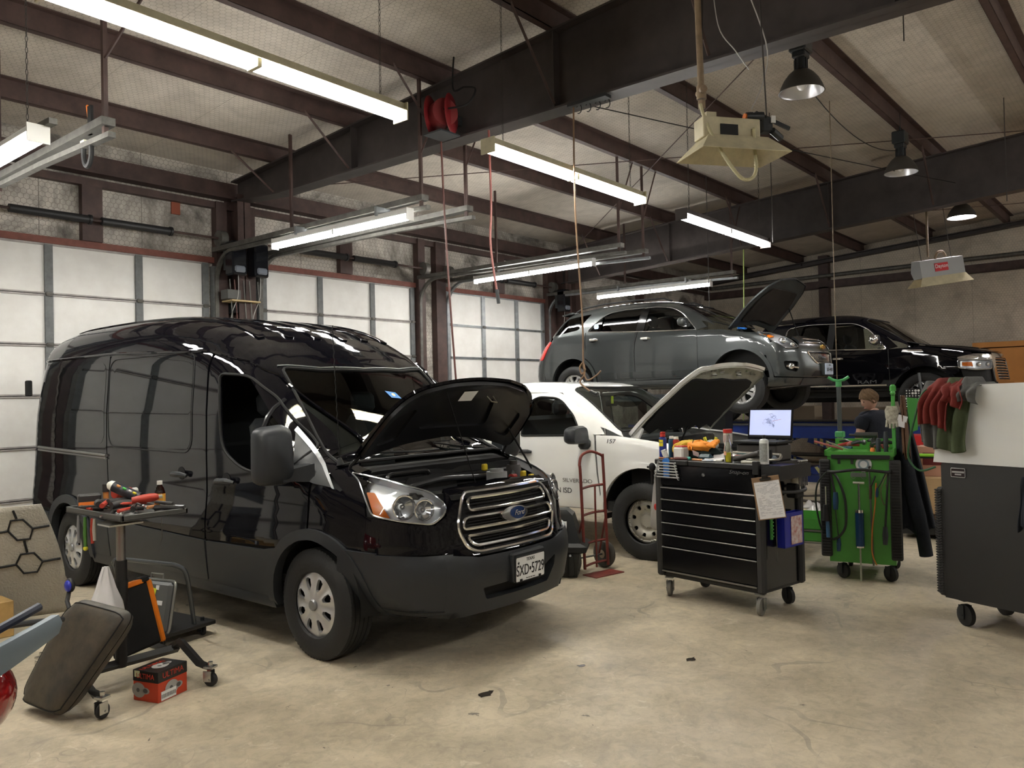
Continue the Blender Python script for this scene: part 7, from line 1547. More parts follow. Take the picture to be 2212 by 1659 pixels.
t = thing('level', 'lime green level lying on the fold-out shelf', 'level', (8.33,1.93,1.008), radians(-78)); MB().box((0,0,.014), (.36,.05,.028), b=.006).build('level_body', mat('lime_plastic', (.30,.65,.05), .4), t)
t = thing('hand_tool', 'small chrome wrenches lying on the fold-out shelf by the jacket', 'wrench', (8.30,2.24,1.008), radians(-70)); MB().box((0,0,.006), (.16,.02,.01)).box((.02,.05,.006), (.13,.015,.01)).build('shanks', CHROME, t)
# ---------- blue alignment rack, lifts, person and goods at the back ----------
RBL = mat('rack_blue_paint', (.008,.035,.24), .35, var=.25, vscale=3); RBD = mat('rack_blue_dark', (.006,.02,.12), .4)
rk = thing('alignment_rack', 'blue scissor alignment rack carrying the black pickup', 'vehicle lift', (15.6, 5.5, 0))
for x in (-.92, .92):
    MB().bb((x-.30,-3.0,.80), (x+.30,3.4,1.02)).build('runway', RBL, rk, smooth=0); MB().bb((x-.31,-3.02,1.02), (x+.31,3.42,1.04)).build('runway_deck', mat('deck_steel', (.12,.12,.12), .5, .6), rk, smooth=0)
def hz(mb_par, a, b, w, th, x, m, nm):
    a, b = Vector(a), Vector(b); d = b-a; L = d.length; ang = atan2(d.z, d.y); mb = MB(); mb.T = Matrix.Translation((x, (a.y+b.y)/2, (a.z+b.z)/2)) @ Matrix.Rotation(ang,4,'X'); mb.box((0,0,0), (th,L,w)); o = mb.build(nm, m, rk, smooth=0)
    for k in (0,1):
        st = MB(); st.T = Matrix.Translation((x-th/2-.002, (a.y+b.y)/2, (a.z+b.z)/2)) @ Matrix.Rotation(ang,4,'X')
        for i in range(5): c = (-.42+k*.62)*L+.055*i*2-.0; st.add([(0,c,-w*.42),(0,c+.06,-w*.42),(0,c+.10,w*.42),(0,c+.04,w*.42)], [(0,1,2,3)])
        st.build('hazard_stripes', mat('hazard_yellow', (.55,.52,.22), .5), o, smooth=0)
for x in (-.85,.85):
    hz(rk, (0,-2.2,.16), (0,-.2,.78), .15, .07, x, RBL, 'scissor_arm'); hz(rk, (0,-2.2,.78), (0,-.2,.16), .15, .05, x+.08, RBL, 'scissor_arm')
    hz(rk, (0,.5,.16), (0,2.4,.78), .15, .07, x, RBL, 'scissor_arm'); hz(rk, (0,.5,.78), (0,2.4,.16), .15, .05, x+.08, RBL, 'scissor_arm')
    MB().bb((x-.2,-2.5,0), (x+.2,2.6,.12)).build('base_frame', RBD, rk, smooth=0)
for y in (-2.1, 1.55):
    for x in (-.9,.9): MB().box((x, y, 1.046), (.40,.45,.02)).build('turn_plate', mat('plate_steel', (.35,.35,.35), .4, .7), rk, smooth=0)
# wheel clamp targets on the rack truck
def target(y, lab):
    t = thing('alignment_target', lab, 'alignment target', (14.50, y, 1.48)); MB().tube([(0,.02,-.42),(0,.0,0),(0,.04,.42)], .022, 8).cyl((.08,.0,0), (-.02,0,0), .05, n=16).build('clamp', mat('clamp_grey', (.18,.19,.20), .4, .6), t)
    b = MB().box((-.07,.13,.0), (.03,.24,.32), (0,0,.3), b=.01).build('target_board', BLK, t); d = MB(); rg = np.random.RandomState(4)
    for i in range(5):
        for k in range(7):
            c = Matrix.Rotation(.3,3,'Z') @ Vector((-.017,-.09+.045*i, -.13+.043*k)); r = .011 if rg.rand() < .8 else .02; d.add([c+Vector((-.07,.13,0))+Matrix.Rotation(.3,3,'Z') @ Vector((0,r*cos(a),r*sin(a))) for a in np.linspace(0,2*pi,9)[:-1]], [tuple(range(8))])
    d.build('target_dots', WHITEP, b, smooth=0)
    MB().box((-.05,.28,-.14), (.05,.10,.09), (0,0,.4), b=.01).build('orange_knob', mat('orange_plastic', (.80,.22,.04), .4), t); MB().box((-.03,-.04,-.24), (.04,.09,.05), b=.01).build('orange_knob', mat('orange_plastic', (.80,.22,.04), .4), t)
target(3.33, 'wheel alignment target clamped to the front wheel of the black pickup'); target(6.97, 'wheel alignment target clamped to the rear wheel of the black pickup')
# two-post lift under the crossover
lf = thing('two_post_lift', 'dark two-post car lift holding up the grey crossover', 'vehicle lift', (11.75, 6.35, 0)); LFM = mat('lift_dark', (.02,.025,.03), .4)
for x in (1.55,):
    MB().bb((x-.15,-.18,0), (x+.15,.18,2.65)).build('lift_post', LFM, lf, smooth=0)
MB().bb((-1.7,-.12,0), (1.7,.12,.03)).build('base_plate', LFM, lf, smooth=0)
MB().bb((-1.50,.6,0), (-1.25,.9,1.62)).build('lift_post', LFM, lf, smooth=0)
for sx in (-1, 1):
    for dy in (-1.15, 1.0):
        a = Vector((sx*1.42, .2*np.sign(dy)+(.55 if sx < 0 else 0), 1.58)); b = Vector((sx*.62, dy, 1.60)); d = b-a; mb = MB(); mb.T = Matrix.Translation((a+b)/2) @ Matrix.Rotation(atan2(d.y,d.x),4,'Z'); mb.box((0,0,0), (d.length,.12,.10), b=.01); mb.build('lift_arm', LFM, lf); MB().cyl(b-Vector((0,0,.04)), b+Vector((0,0,.14)), .06, n=16).build('lift_pad', BLK, lf)
# under-car stand with green saddle
t = thing('support_stand', 'tall grey support stand with a green saddle behind the green cart', 'stand', (9.23, 2.97, 0)); MB().cyl((0,0,1.15), (0,0,1.70), .024, n=14).build('upper_tube', mat('tube_dark', (.09,.10,.10), .4, .5), t); MB().cyl((0,0,.02), (0,0,1.15), .032, n=14).build('lower_tube', mat('tube_pale', (.42,.43,.42), .35, .6), t)
for k in range(3): a = k*2.1; MB().tube([(0,0,.35),(.35*cos(a),.35*sin(a),.015)], .014, 8).build('foot', mat('tube_dark', (.09,.10,.10), .4, .5), t)
SG = mat('saddle_green', (.07,.33,.11), .4); MB().cyl((0,0,1.69), (0,0,1.75), .032, n=14).tube([(-.04,.10,1.80),(-.02,.05,1.765),(0,0,1.755),(.02,-.05,1.765),(.04,-.10,1.80)], .016, 8).build('saddle', SG, t); MB().box((0,0,1.16), (.09,.09,.07), b=.01).build('clamp_collar', SG, t)
# person
SKIN = mat('skin', (.40,.235,.175), .55); HAIR = mat('light_brown_hair', (.16,.095,.045), .8, bump=.8, bscale=120, var=.4, vscale=30); TEE = mat('navy_tee', (.008,.010,.018), .9, bump=.3, bscale=60); JEAN = mat('dark_jeans', (.018,.022,.035), .85)
pn = thing('person', 'person in a dark t-shirt with short light brown hair leaning over behind the green cart', 'person', (9.70, 2.64, 0), radians(60))
# local: +x faces away/left ahead of the person, z up
def skin_mesh(name, verts, edges, radii, m, par, sub=2, root=0):
    me = bpy.data.meshes.new(name); me.from_pydata(verts, edges, []); o = bpy.data.objects.new(name, me); COL.objects.link(o); o.parent = par
    md = o.modifiers.new('skin', 'SKIN'); md.use_smooth_shade = True
    for i, r in enumerate(radii): v = me.skin_vertices[0].data[i]; v.radius = (r, r) if not isinstance(r, tuple) else r; v.use_root = (i == root)
    s = o.modifiers.new('sub', 'SUBSURF'); s.levels = sub; s.render_levels = sub; me.materials.append(m); return o
BV = [(0,0,.92),(.04,0,1.05),(.08,0,1.20),(.11,0,1.33),(.12,0,1.385),(.15,0,1.43),   # spine to neck
      (-.02,.10,.86),(.03,.11,.48),(.0,.11,.08),(.12,.11,.04),  (-.02,-.10,.86),(.03,-.11,.48),(.0,-.11,.08),(.12,-.11,.04),
      (.10,.19,1.32),(.12,.25,1.08),(.28,.20,.96),(.34,.18,.95),  (.10,-.19,1.32),(.16,-.30,1.10),(.30,-.46,1.08),(.36,-.52,1.09)]
BE = [(0,1),(1,2),(2,3),(3,4),(4,5),(0,6),(6,7),(7,8),(8,9),(0,10),(10,11),(11,12),(12,13),(3,14),(14,15),(15,16),(16,17),(3,18),(18,19),(19,20),(20,21)]
BR = [.145,.13,.15,.13,.065,.058,.10,.065,.045,.035,.10,.065,.045,.035,.062,.042,.032,.024,.062,.042,.032,.024]
skin_mesh('body', BV, BE, BR, SKIN, pn)
TV = [(0,0,.95),(.04,0,1.08),(.08,0,1.22),(.105,0,1.345),(.10,.20,1.335),(.115,.235,1.17),(.10,-.20,1.335),(.14,-.27,1.18),(.115,0,1.40)]
skin_mesh('t_shirt', TV, [(0,1),(1,2),(2,3),(3,4),(4,5),(3,6),(6,7),(3,8)], [.172,.162,.185,.165,.105,.080,.105,.080,.085], TEE, pn)
JV = [(0,0,.93),(-.02,.10,.86),(.03,.11,.48),(.0,.11,.12),(-.02,-.10,.86),(.03,-.11,.48),(.0,-.11,.12)]
skin_mesh('jeans', JV, [(0,1),(1,2),(2,3),(0,4),(4,5),(5,6)], [.155,.115,.082,.065,.115,.082,.065], JEAN, pn)
for s in (-1,1): b = MB(); b.box((.07,s*.11,.04), (.27,.10,.08), b=.03); b.build('shoe', BLK, pn)
def head_mesh(c, fwd, m_s, m_h, par):
    yw = atan2(fwd[1], fwd[0]); M = Matrix.Translation(c) @ Matrix.Rotation(yw,4,'Z') @ Matrix.Rotation(.45,4,'Y')
    def hp(u, v, r=1, hair=False):
        a = 2*pi*u; b = -pi/2+pi*v; x = cos(b)*cos(a); y = cos(b)*sin(a); z = sin(b)
        X = .098*x; Y = .076*y; Z = .118*z
        if z < 0: k = -z; X = X*(1-.18*k)+.022*k; Y *= 1-.30*k
        if x > .55 and abs(y) < .25: 
            X += .016*math.exp(-((z+.12)/.16)**2-(y/.13)**2)*1.2; X -= .006*math.exp(-((z-.12)/.10)**2)
        return Vector((X*r, Y*r, Z*r))
    h = MB(); h.grid(lambda u, v: M @ hp(u, v), 40, 28)
    for s in (-1,1): h.T = M; h.ball((-.005, s*.078, -.01), .026, 12, (.6,.35,1.2)); h.T = None
    h = h.build('head', m_s, par, smooth=70)
    hr = MB(); 
    def hf(u, v): 
        p = hp(u, .40+.60*v, 1.0, True); a = 2*pi*u; n = p.normalized(); f = max(0, cos(a)); 
        p = hp(u, (.38+.26*f**.7)+(.62-.26*f**.7)*v); n = p.normalized(); return M @ (p+n*(.010+.006*sin(11*a+9*v)+.012*v*(f > .2)))
    hr.grid(hf, 60, 20); hr.build('hair', m_h, par, smooth=60)
    e = MB(); e.T = M
    for s in (-1,1): e.ball((.085, s*.03, .012), .008, 10)
    e.build('eyes', mat('eye_brown', (.05,.03,.02), .2), h); mt = MB(); mt.T = M; mt.box((.091,0,-.065), (.012,.042,.008), b=.003); mt.build('mouth', mat('lip', (.40,.15,.12), .6), h)
head_mesh(Vector((.175,.02,1.535)), (.30,.95), SKIN, HAIR, pn)
def hand(par, w_, d, up, m):
    w_, d, up = Vector(w_), Vector(d).normalized(), Vector(up).normalized(); s = d.cross(up); b = MB(); rings = []
    for t_, a, th in ((0,.026,.018),(.04,.036,.016),(.085,.040,.013)): rings.append([w_+d*t_+s*a*cos(q)+up*th*sin(q) for q in np.linspace(0,2*pi,13)[:-1]])
    b.loft(rings)
    for i, (L, o) in enumerate(((.065,-.030),(.078,-.010),(.072,.010),(.058,.029))): p0 = w_+d*.078+s*o; b.tube([p0, p0+d*L*.5-up*.008, p0+d*L*.85-up*.028, p0+d*L*.95-up*.042], [.0095,.009,.0085,.007], 8)
    p0 = w_+d*.02-s*.03; b.tube([p0, p0+d*.03-s*.028-up*.008, p0+d*.062-s*.036-up*.016], [.012,.010,.008], 8); return b.build('hand', m, par, smooth=60)
hand(pn, (.36,-.52,1.09), (.7,-.7,-.02), (0,0,1), SKIN); hand(pn, (.34,.18,.95), (1,-.1,-.1), (0,0,1), SKIN)
lg = MB(); lg.T = Matrix.Translation((-.085,-.06,1.24)) @ Matrix.Rotation(.25,4,'Y')
lg.tube([(0,0,-.06),(0,0,.05)], .006, 5).tube([(0,-.03,.02),(0,.03,.02)], .006, 5).tube([(0,.03*cos(a),.05+.02*sin(a)) for a in np.linspace(0,5,9)], .004, 4); lg.build('shirt_emblem', mat('print_white', (.5,.5,.52), .7), pn)
# goods beyond the carts
t = thing('tool_chest', 'red tool chest beyond the fold-out shelf', 'tool chest', (11.9, 2.62, 0), 0); MB().bb((-.25,-.30,.45), (.25,.35,1.02), b=.01).build('chest_body', mat('chest_red', (.40,.012,.012), .3), t); 
for z in (.60,.74,.88): MB().bb((-.262,-.28,z), (-.25,.33,z+.012)).build('drawer_pull', ALU, t, smooth=0)
MB().bb((-.24,-.29,.0), (.24,.34,.45)).build('chest_stand', mat('stand_dark', (.02,.02,.022), .5), t, smooth=0)
small('carton', 'pale orange carton with a dark red panel behind the black cabinet', 'box', 0, 0, 0, (.1,.1,.1), mat('tmp', (.5,.3,.2), .7)) if False else None
def boxthing(name, lab, cat, c, d, m, rz=0, part='carton_body', b=.004, flaps=False):
    t = thing(name, lab, cat, (c[0], c[1], c[2]), rz); MB().box((0,0,d[2]/2), d, b=b).build(part, m, t, smooth=0)
    if flaps: MB().box((0,0,d[2]+.001), (.05,d[1],.002)).build('tape', mat('tape_tan', (.50,.38,.22), .4), t, smooth=0)
    return t
CARD = mat('cardboard', (.50,.33,.17), .75, var=.1, vscale=5)
boxthing('carton', 'plain cardboard box low behind the black cabinet', 'box', (10.2,2.22,.24), (.5,.62,.40), CARD, .1, flaps=True)
boxthing('pallet_crate', 'brown shallow crate under the plain cardboard box', 'crate', (10.25,2.22,0), (.5,.6,.24), mat('dark_card', (.16,.09,.05), .7), .1, 'crate_body')
bx = boxthing('carton', 'pinkish parts carton with a dark red panel under the fold-out shelf', 'box', (10.3,2.24,.64), (.3,.36,.34), mat('pink_card', (.50,.27,.19), .7), .1); MB().box((-.152,.02,.2), (.004,.2,.14)).build('dark_red_panel', mat('dark_red_print', (.12,.01,.01), .5), bx, smooth=0)
boxthing('floor_jack', 'low black trolley with parts behind the green cart', 'trolley', (9.9,2.15,.05), (.45,.7,.10), BLACK, .2, 'trolley_frame')
boxthing('white_carton', 'small white box on the low black trolley', 'box', (9.9,2.32,.15), (.12,.12,.16), PAP, .2)
for i, (y, z, w_, h, lab) in enumerate(((7.2,1.0,1.5,.34,'long pale cardboard carton on the shelf under the black pickup'), (5.4,1.0,1.0,.30,'tan carton seen through the gap behind the rack'), (4.2,.95,.7,.36,'pale tilted box at the back behind the person'))):
    boxthing('carton', lab, 'box', (18.6, y, .95), (.5, w_, h), mat('pale_card', (.34,.28,.20), .75), 0)
t = thing('workbench', 'long dark workbench standing along the end wall', 'workbench', (18.7, 6.2, 0)); MB().bb((-.4,-2.8,.90), (.4,2.2,.95)).build('bench_top', mat('bench_dark', (.05,.045,.04), .6), t, smooth=0)
for y in (-2.7,-.3,2.1): MB().bb((-.35,y-.03,0), (.35,y+.03,.90)).build('bench_leg', mat('bench_dark', (.05,.045,.04), .6), t, smooth=0)
MB().bb((-.38,-2.7,.15), (.38,2.1,.18)).build('bench_shelf', mat('bench_dark', (.05,.045,.04), .6), t, smooth=0)
t = thing('hi_vis_cloth', 'neon yellow cloth lying on the blue rack beside the person', 'cloth', (14.42,4.05,1.05)); MB().grid(lambda u, v: ((u-.5)*.25, (v-.5)*.55, .02+.02*sin(7*v+3*u)+.01*sin(13*u)), 12, 20).build('cloth', mat('neon_yellow', (.60,.75,.05), .7), t, solid=.01)
# bin, hand truck by the white pickup
t = thing('engine_cover', 'black moulded plastic engine cover unit with a white sticker beside the van nose', 'machine', (6.06, 4.54, 0), radians(-60)); t.scale = (.9,.9,.78); PB = mat('moulded_black', (.012,.013,.013), .38)
b = MB(); b.loft([[(sx*w_, y, z) for sx, y in ((-1,-d_),(1,-d_),(1,d_),(-1,d_))] for z, w_, d_ in ((.0,.20,.18),(.28,.22,.20),(.30,.30,.22),(.36,.31,.22),(.40,.24,.19),(.72,.16,.13),(.78,.10,.10))]); b.build('moulded_shell', PB, t, smooth=25)
for x in (-.14,.0,.14): MB().box((x,-.20,.15), (.06,.08,.26), b=.02).build('moulded_foot', PB, t)
st_ = MB(); st_.T = Matrix.Translation((.03,-.178,.58)) @ Matrix.Rotation(-.26,4,'X'); st_.box((0,-.012,0), (.15,.003,.15)); st_ = st_.build('sticker', WHITEP, t, smooth=0)
l_ = MB(); l_.T = Matrix.Translation((.03,-.178,.58)) @ Matrix.Rotation(-.26,4,'X'); l_.box((0,-.0145,.045), (.12,.001,.022)); l_.box((-.02,-.0145,0), (.09,.001,.02)); l_.box((0,-.0145,-.04), (.11,.001,.02)); l_.build('sticker_print', INK, st_, smooth=0)
MB().box((-.09,-.17,.62), (.04,.02,.09), b=.005).build('orange_mark', mat('orange_plastic', (.80,.22,.04), .4), t)
ht = thing('hand_truck', 'red hand truck with rubber wheels standing by the white pickup door', 'hand truck', (6.29, 4.26, 0), radians(-12)); HR = mat('truck_red', (.20,.035,.025), .5, var=.4, vscale=10)
f_r = MB(); f_r.tube(cr([(-.15,.02,.05),(-.15,.05,.9),(-.15,.06,1.02),(-.11,.07,1.10),(.0,.08,1.13),(.09,.07,1.11),(.15,.06,1.08)], 5), .014, 8); f_r.tube([(.15,.06,1.10),(.15,.05,.9),(.15,.02,.05)], .014, 8); f_r.build('tube_frame', HR, ht)
for z in (.80,.55,.28,.08): MB().tube(cr([(-.15,.03+.03*z,z-.01),(0,.05+.03*z,z+.005),(.15,.03+.03*z,z+.01)], 4), .012, 4).build('cross_bar', HR, ht)
MB().box((.03,.05,.42), (.016,.01,.76)).build('centre_strut', HR, ht, smooth=0)
for s in (-1,1): MB().tube([(s*.15,.04,.50),(s*.17,.16,.14)], .010, 6).build('side_brace', HR, ht)
MB().bb((-.18,-.16,0), (.18,.02,.008)).build('toe_plate', HR, ht, smooth=0); MB().cyl((-.26,.14,.13), (.26,.14,.13), .009, n=8).build('axle', DIRTG, ht)
for s in (-1,1):
    w_ = MB(); w_.lathe([(.04,-.035),(.10,-.038),(.122,-.03),(.13,-.012),(.13,.012),(.122,.03),(.10,.038),(.04,.035)], (s*.22,.14,.13), 'X', 32); w_ = w_.build('wheel', mat('old_rubber', (.07,.065,.055), .8), ht); MB().lathe([(.0,-.03),(.03,-.035),(.06,-.025),(.062,.025),(.03,.035),(0,.03)], (s*.22,.14,.13), 'X', 20).build('hub', mat('hub_tan', (.42,.35,.25), .5), w_)
for i, (x, y) in enumerate(((11.5,4.1),(11.0,3.9))):
    t = thing('plastic_wrap', ('crumpled clear plastic wrap on the floor between the two tool carts','second wad of clear wrap behind the green cart')[i], 'plastic wrap', (x, y, 0)); rg = np.random.RandomState(i+3); mb = MB(); mb.grid(lambda u, v: ((u-.5)*.42, (v-.5)*.3, .01+.10*abs(sin(5*u+i)*cos(6*v+2))*(1-abs(2*u-1))*(1-abs(2*v-1))*2), 14, 12); mb.build('film', mat('wrap_film', (.55,.54,.52), .15), t, smooth=20)
hose('grey air hose lying coiled on the floor behind the green cart', [(12.9,4.9,.02),(12.2,4.7,.02),(11.9,4.2,.02),(12.3,4.0,.02),(12.7,4.3,.02),(12.5,4.7,.03),(12.9,5.1,.3),(13.0,5.2,.8)], .02, mat('floor_hose', (.06,.05,.045), .6))

# ---------- left foreground ----------
TT = thing('tool_table', 'rolling tool tray on a post with a bent black base near the van', 'tool table', (2.30, 5.08, 0)); TG = mat('tray_grey', (.09,.09,.085), .45, .3); TBK = mat('base_black', (.02,.019,.018), .45)
tr = MB(); tr.bb((-.20,-.39,1.0), (.20,.39,1.006))
for a, b in (((-.20,-.39,1.0),(.20,-.375,1.035)), ((-.20,.375,1.0),(.20,.39,1.035)), ((-.20,-.39,1.0),(-.185,.39,1.035)), ((.185,-.39,1.0),(.20,.39,1.035))): tr.bb(a, b, b=.003)
tr.build('tray', TG, TT, smooth=0)
sp_ = MB(); sp_.loft([[(-.10+x*k, -.15+y*k, z) for x, y in ((-.10,-.08),(.10,-.08),(.10,.08),(-.10,.08))] for z, k in ((.955,1.0),(.965,1.0),(.985,.55),(1.0,.55))]); sp_.build('post_plate', mat('bright_alu', (.62,.62,.60), .25, .85), TT, smooth=0)
MB().cyl((-.10,-.15,.70), (-.10,-.15,.96), .026, n=18).build('inner_post', mat('satin_tube', (.30,.28,.26), .3, .7), TT); MB().cyl((-.10,-.13,.10), (-.10,-.15,.74), .034, n=18).cyl((-.10,-.14,.50), (-.10,-.143,.62), .040, n=18).build('outer_post', TBK, TT)
bs = MB(); bs.tube([(-.42,-.14,.12),(.26,-.12,.12)], .028, 4); bs.tube([(.22,-.10,.12),(.26,-.16,.165),(.23,-.26,.165),(.20,-.50,.11),(.20,-.60,.11)], .026, 4); bs.tube([(-.30,-.13,.12),(-.38,-.18,.165),(-.40,-.30,.165),(-.41,-.50,.11),(-.41,-.58,.11)], .026, 4); bs.tube([(.2,-.12,.12),(.22,.40,.10)], .024, 4); bs.tube([(-.3,-.13,.12),(-.34,.40,.10)], .024, 4); bs.build('base_frame', TBK, TT, smooth=30)
for x, y, yw in ((.20,-.62,.5),(-.41,-.60,1.9),(.22,.42,.3),(-.34,.42,.2)): caster(TT, x, y, .042, .026, BLKR, mat('chrome_fork', (.5,.5,.48), .2, .9), yaw=yw)
def tt(name, lab, cat, x, y, z, rz=0, **k): return thing(name, lab, cat, (2.30+x, 5.08+y, z), rz, **k)
TR = mat('tool_red', (.45,.05,.03), .4); TK = mat('tool_dark', (.035,.033,.032), .5)
def ttool(lab, x, y, z, L, r, m, rz, tilt=0, cat='power tool', name='air_ratchet', head=None, hm=None):
    t = tt(name, lab, cat, x, y, z, rz); t.rotation_euler = (0, tilt, rz); MB().tube([(-L/2,0,0),(-L*.1,0,0),(L*.2,0,0),(L/2,0,0)], [r*.75,r,r,r*.8], 12).build('tool_body', m, t)
    if head: MB().cyl((L/2,0,0), (L/2+head,0,0), r*.72, n=12).build('tool_head', hm or CHROME, t)
    return t
ttool('red air drill lying over the near side of the tool tray', .02, -.22, 1.10, .15, .026, TR, -.45, -.1, 'power tool', 'air_drill', .02, mat('pale_metal', (.60,.58,.5), .4, .4))
ttool('red and dark ratchet in the middle of the tool tray', -.05, -.02, 1.075, .17, .024, TK, .4, .1, 'ratchet', 'air_ratchet', .03, TR)
ttool('red-ended driver beside the dark ratchet in the tray', -.08, -.12, 1.07, .13, .026, TK, .2, 0, 'driver', 'nut_driver', .012, TR)
ttool('red round-headed tool at the near left of the tray', -.12, .10, 1.065, .12, .025, TK, 1.2, 0, 'driver', 'nut_driver', .012, TR)
t = tt('battery_box', 'dark box with orange lettering at the left end of the tool tray', 'box', -.10, .28, 1.01, -.3); MB().box((0,0,.05), (.13,.10,.10), b=.008).build('box_body', TK, t); MB().box((-.02,-.053,.045), (.09,.003,.022)).build('orange_mark', mat('orange_plastic', (.80,.22,.04), .4), t, smooth=0)
t = tt('impact_gun', 'red and silver impact gun behind the dark box in the tray', 'power tool', .06, .16, 1.09, .3); MB().cyl((-.07,0,.02), (.05,0,.02), .03, n=14).box((-.05,0,-.04), (.035,.035,.10), b=.01).build('gun_body', TR, t); MB().cyl((.05,0,.02), (.10,0,.02), .022, n=12).build('anvil', ALLOY, t)
t = tt('bottle', 'plastic drink bottle with a red and yellow label standing on the tool tray', 'bottle', .10, -.24, 1.006); MB().lathe([(0,0),(.030,0),(.032,.01),(.032,.12),(.024,.15),(.013,.168),(.013,.175)], n=24).build('bottle_body', glass('juice_bottle', (.45,.30,.26), .0), t); MB().lathe([(0,.172),(.016,.172),(.016,.195),(0,.195)], n=18).build('cap', WHT, t)
MB().lathe([(.0328,.055),(.0328,.118)], n=24).build('label', mat('juice_label', (.75,.08,.03), .4, var=.9, vscale=26, vcol=(.80,.60,.08)), t); MB().lathe([(0,.004),(.029,.004),(.029,.055),(0,.055)], n=20).build('juice', mat('juice', (.10,.02,.015), .2), t)
t = tt('spray_can', 'black and white spray can leaning across the tools on the tray', 'spray can', .0, .02, 1.09, -.7); t.rotation_euler = (0, radians(25), -.9); MB().cyl((-.09,0,.04), (.09,0,.04), .033, n=20).build('can_body', mat('can_black', (.02,.022,.03), .35), t); MB().tube([(-.09,0,.04),(-.115,0,.04),(-.13,0,.04)], [.033,.028,.012], 16).build('white_cap', WHT, t)
for i, (x, c) in enumerate(((-.05,(.80,.35,.12)), (-.01,(.10,.60,.12)), (.03,(.7,.7,.7)), (.06,(.80,.70,.05)))): MB().box((x,-.026,.062), (.025,.012,.018), (.6,0,0), b=.004).build('printed_mark', mat('mark_%s' % 'abcd'[i], c, .5), t)
t = tt('grip_socket', 'capped orange cylinder standing behind the dark box', 'socket', .02, .32, 1.01); MB().cyl((0,0,0), (0,0,.12), .018, n=14).build('cylinder', mat('orange_dull', (.50,.20,.05), .5), t); MB().cyl((0,0,.10), (0,0,.15), .023, n=14).build('cap', DM, t)
ttool('dark grip standing at the far left corner of the tray', .12, .36, 1.08, .14, .02, TK, 0, pi/2, 'tool', 'torch_handle')
ttool('thin blow-gun tube lying across the near edge of the tray', .0, -.05, 1.05, .42, .006, CHROME, -1.0, .05, 'blow gun', 'blow_gun')
rg = np.random.RandomState(21); mm_ = [CHROME, TK, TK, TR, DM, mat('handle_orange', (.62,.28,.12), .45), ALLOY, TK]
for i in range(52):
    x, y = -.16+.32*rg.rand(), -.35+.70*rg.rand(); L = .07+.11*rg.rand(); t = tt('hand_tool', 'small wrench, socket or bit in the jumble on the rolling tool tray', 'hand tool', x, y, 1.014+.012*(i % 6), rg.rand()*3.1, group='small hand tools jumbled on the rolling tray')
    mb = MB(); mb.tube([(-L/2,0,0),(L/2,0,.004)], .006+.013*rg.rand()**1.5, 8); mb.tube([(L/2+.008*cos(a), .008*sin(a), .004) for a in np.linspace(0,5.5,8)], .004, 5); mb.build('shank', mm_[i % 8], t)
ttool('silver screwdriver poking over the right end of the tray', .14, -.34, 1.05, .13, .005, CHROME, -1.1, 0, 'screwdriver', 'screwdriver')
ttool('long chrome ratchet lying over the near rim of the tray', -.12, -.30, 1.045, .24, .010, mat('chrome_dull', (.35,.35,.35), .25, .9), .9, .06, 'ratchet', 'ratchet')
for i, (x, y, L, m, lab, cat) in enumerate(((-.19,.22,.17,mat('grey_alloy', (.30,.31,.33), .4, .4),'grey flat tool hanging under the left of the tray','hand tool'), (-.20,.10,.19,mat('dirty_green', (.08,.22,.04), .5),'green-handled screwdriver with a yellow end hanging under the tray','screwdriver'), (-.20,.0,.15,TR,'red plier handle hanging under the tray','pliers'), (-.20,-.03,.13,mat('pale_handle', (.45,.42,.35), .5),'pale handle hanging beside the red plier handle','pliers'))):
    t = tt('hanging_tool', lab, cat, x, y, .99); MB().tube([(0,0,0),(0,.005,-L*.5),(0,0,-L)], [.009,.012,.010], 8).build('handle', m, t)
    if i == 1: MB().ball((0,0,-L), .015, 10).build('yellow_end', mat('lemon', (.75,.70,.05), .5), t)
t = tt('hook_tool', 'long thin hooked pick hanging under the right of the tray', 'pick', .05, -.36, .99); MB().tube([(0,0,0),(0,0,-.12),(-.015,0,-.16)], .003, 6).build('wire', DIRTG, t)
# stool / creeper cushion
cr_ = thing('creeper_cushion', 'worn dark cushion of a mechanic seat tipped on its edge at the lower left', 'cushion', (0,0,0)); Bq = [Vector((1.69,5.02,.03)), Vector((1.74,4.60,.02)), Vector((2.03,4.36,.55)), Vector((1.90,4.80,.60))]
nq = (Bq[1]-Bq[0]).cross(Bq[3]-Bq[0]).normalized(); nq = nq if nq.dot(Vector((-1,-1,0))) > 0 else -nq
def cush(u, v, s):
    a_, b_2 = 2*u-1, 2*v-1; m_ = max(abs(a_), abs(b_2), 1e-6); q_ = (abs(a_)**7+abs(b_2)**7)**(1/7.) if m_ > 1e-5 else 1; a_, b_2 = a_*m_/max(q_,1e-6), b_2*m_/max(q_,1e-6); u0_, v0_ = u, v; u, v = .5+.5*a_, .5+.5*b_2; p = Bq[0].lerp(Bq[1], u).lerp(Bq[3].lerp(Bq[2], u), v); e = max(0, (1-abs(2*u0_-1)**5)*(1-abs(2*v0_-1)**6)); return p+nq*s*(.002+.066*e**.38)
mb = MB(); mb.grid(lambda u, v: cush(u, v, 1), 24, 30); mb.grid(lambda u, v: cush(u, v, -1), 24, 30)
VIN = mat('dirty_vinyl', (.035,.033,.030), .55, bump=.15, bscale=40, var=.6, vscale=7, vcol=(.085,.070,.050)); mb.build('cushion_pad', VIN, cr_, smooth=60)
MB().tube([cush(u, v, 1)+nq*.0 for u, v in [(x, .03) for x in np.linspace(.03,.97,12)]+[(.97,x) for x in np.linspace(.05,.97,14)]+[(x,.97) for x in np.linspace(.97,.03,12)]+[(.03,x) for x in np.linspace(.97,.05,14)]], .004, 6, closed=True).build('piping', BLK, cr_)
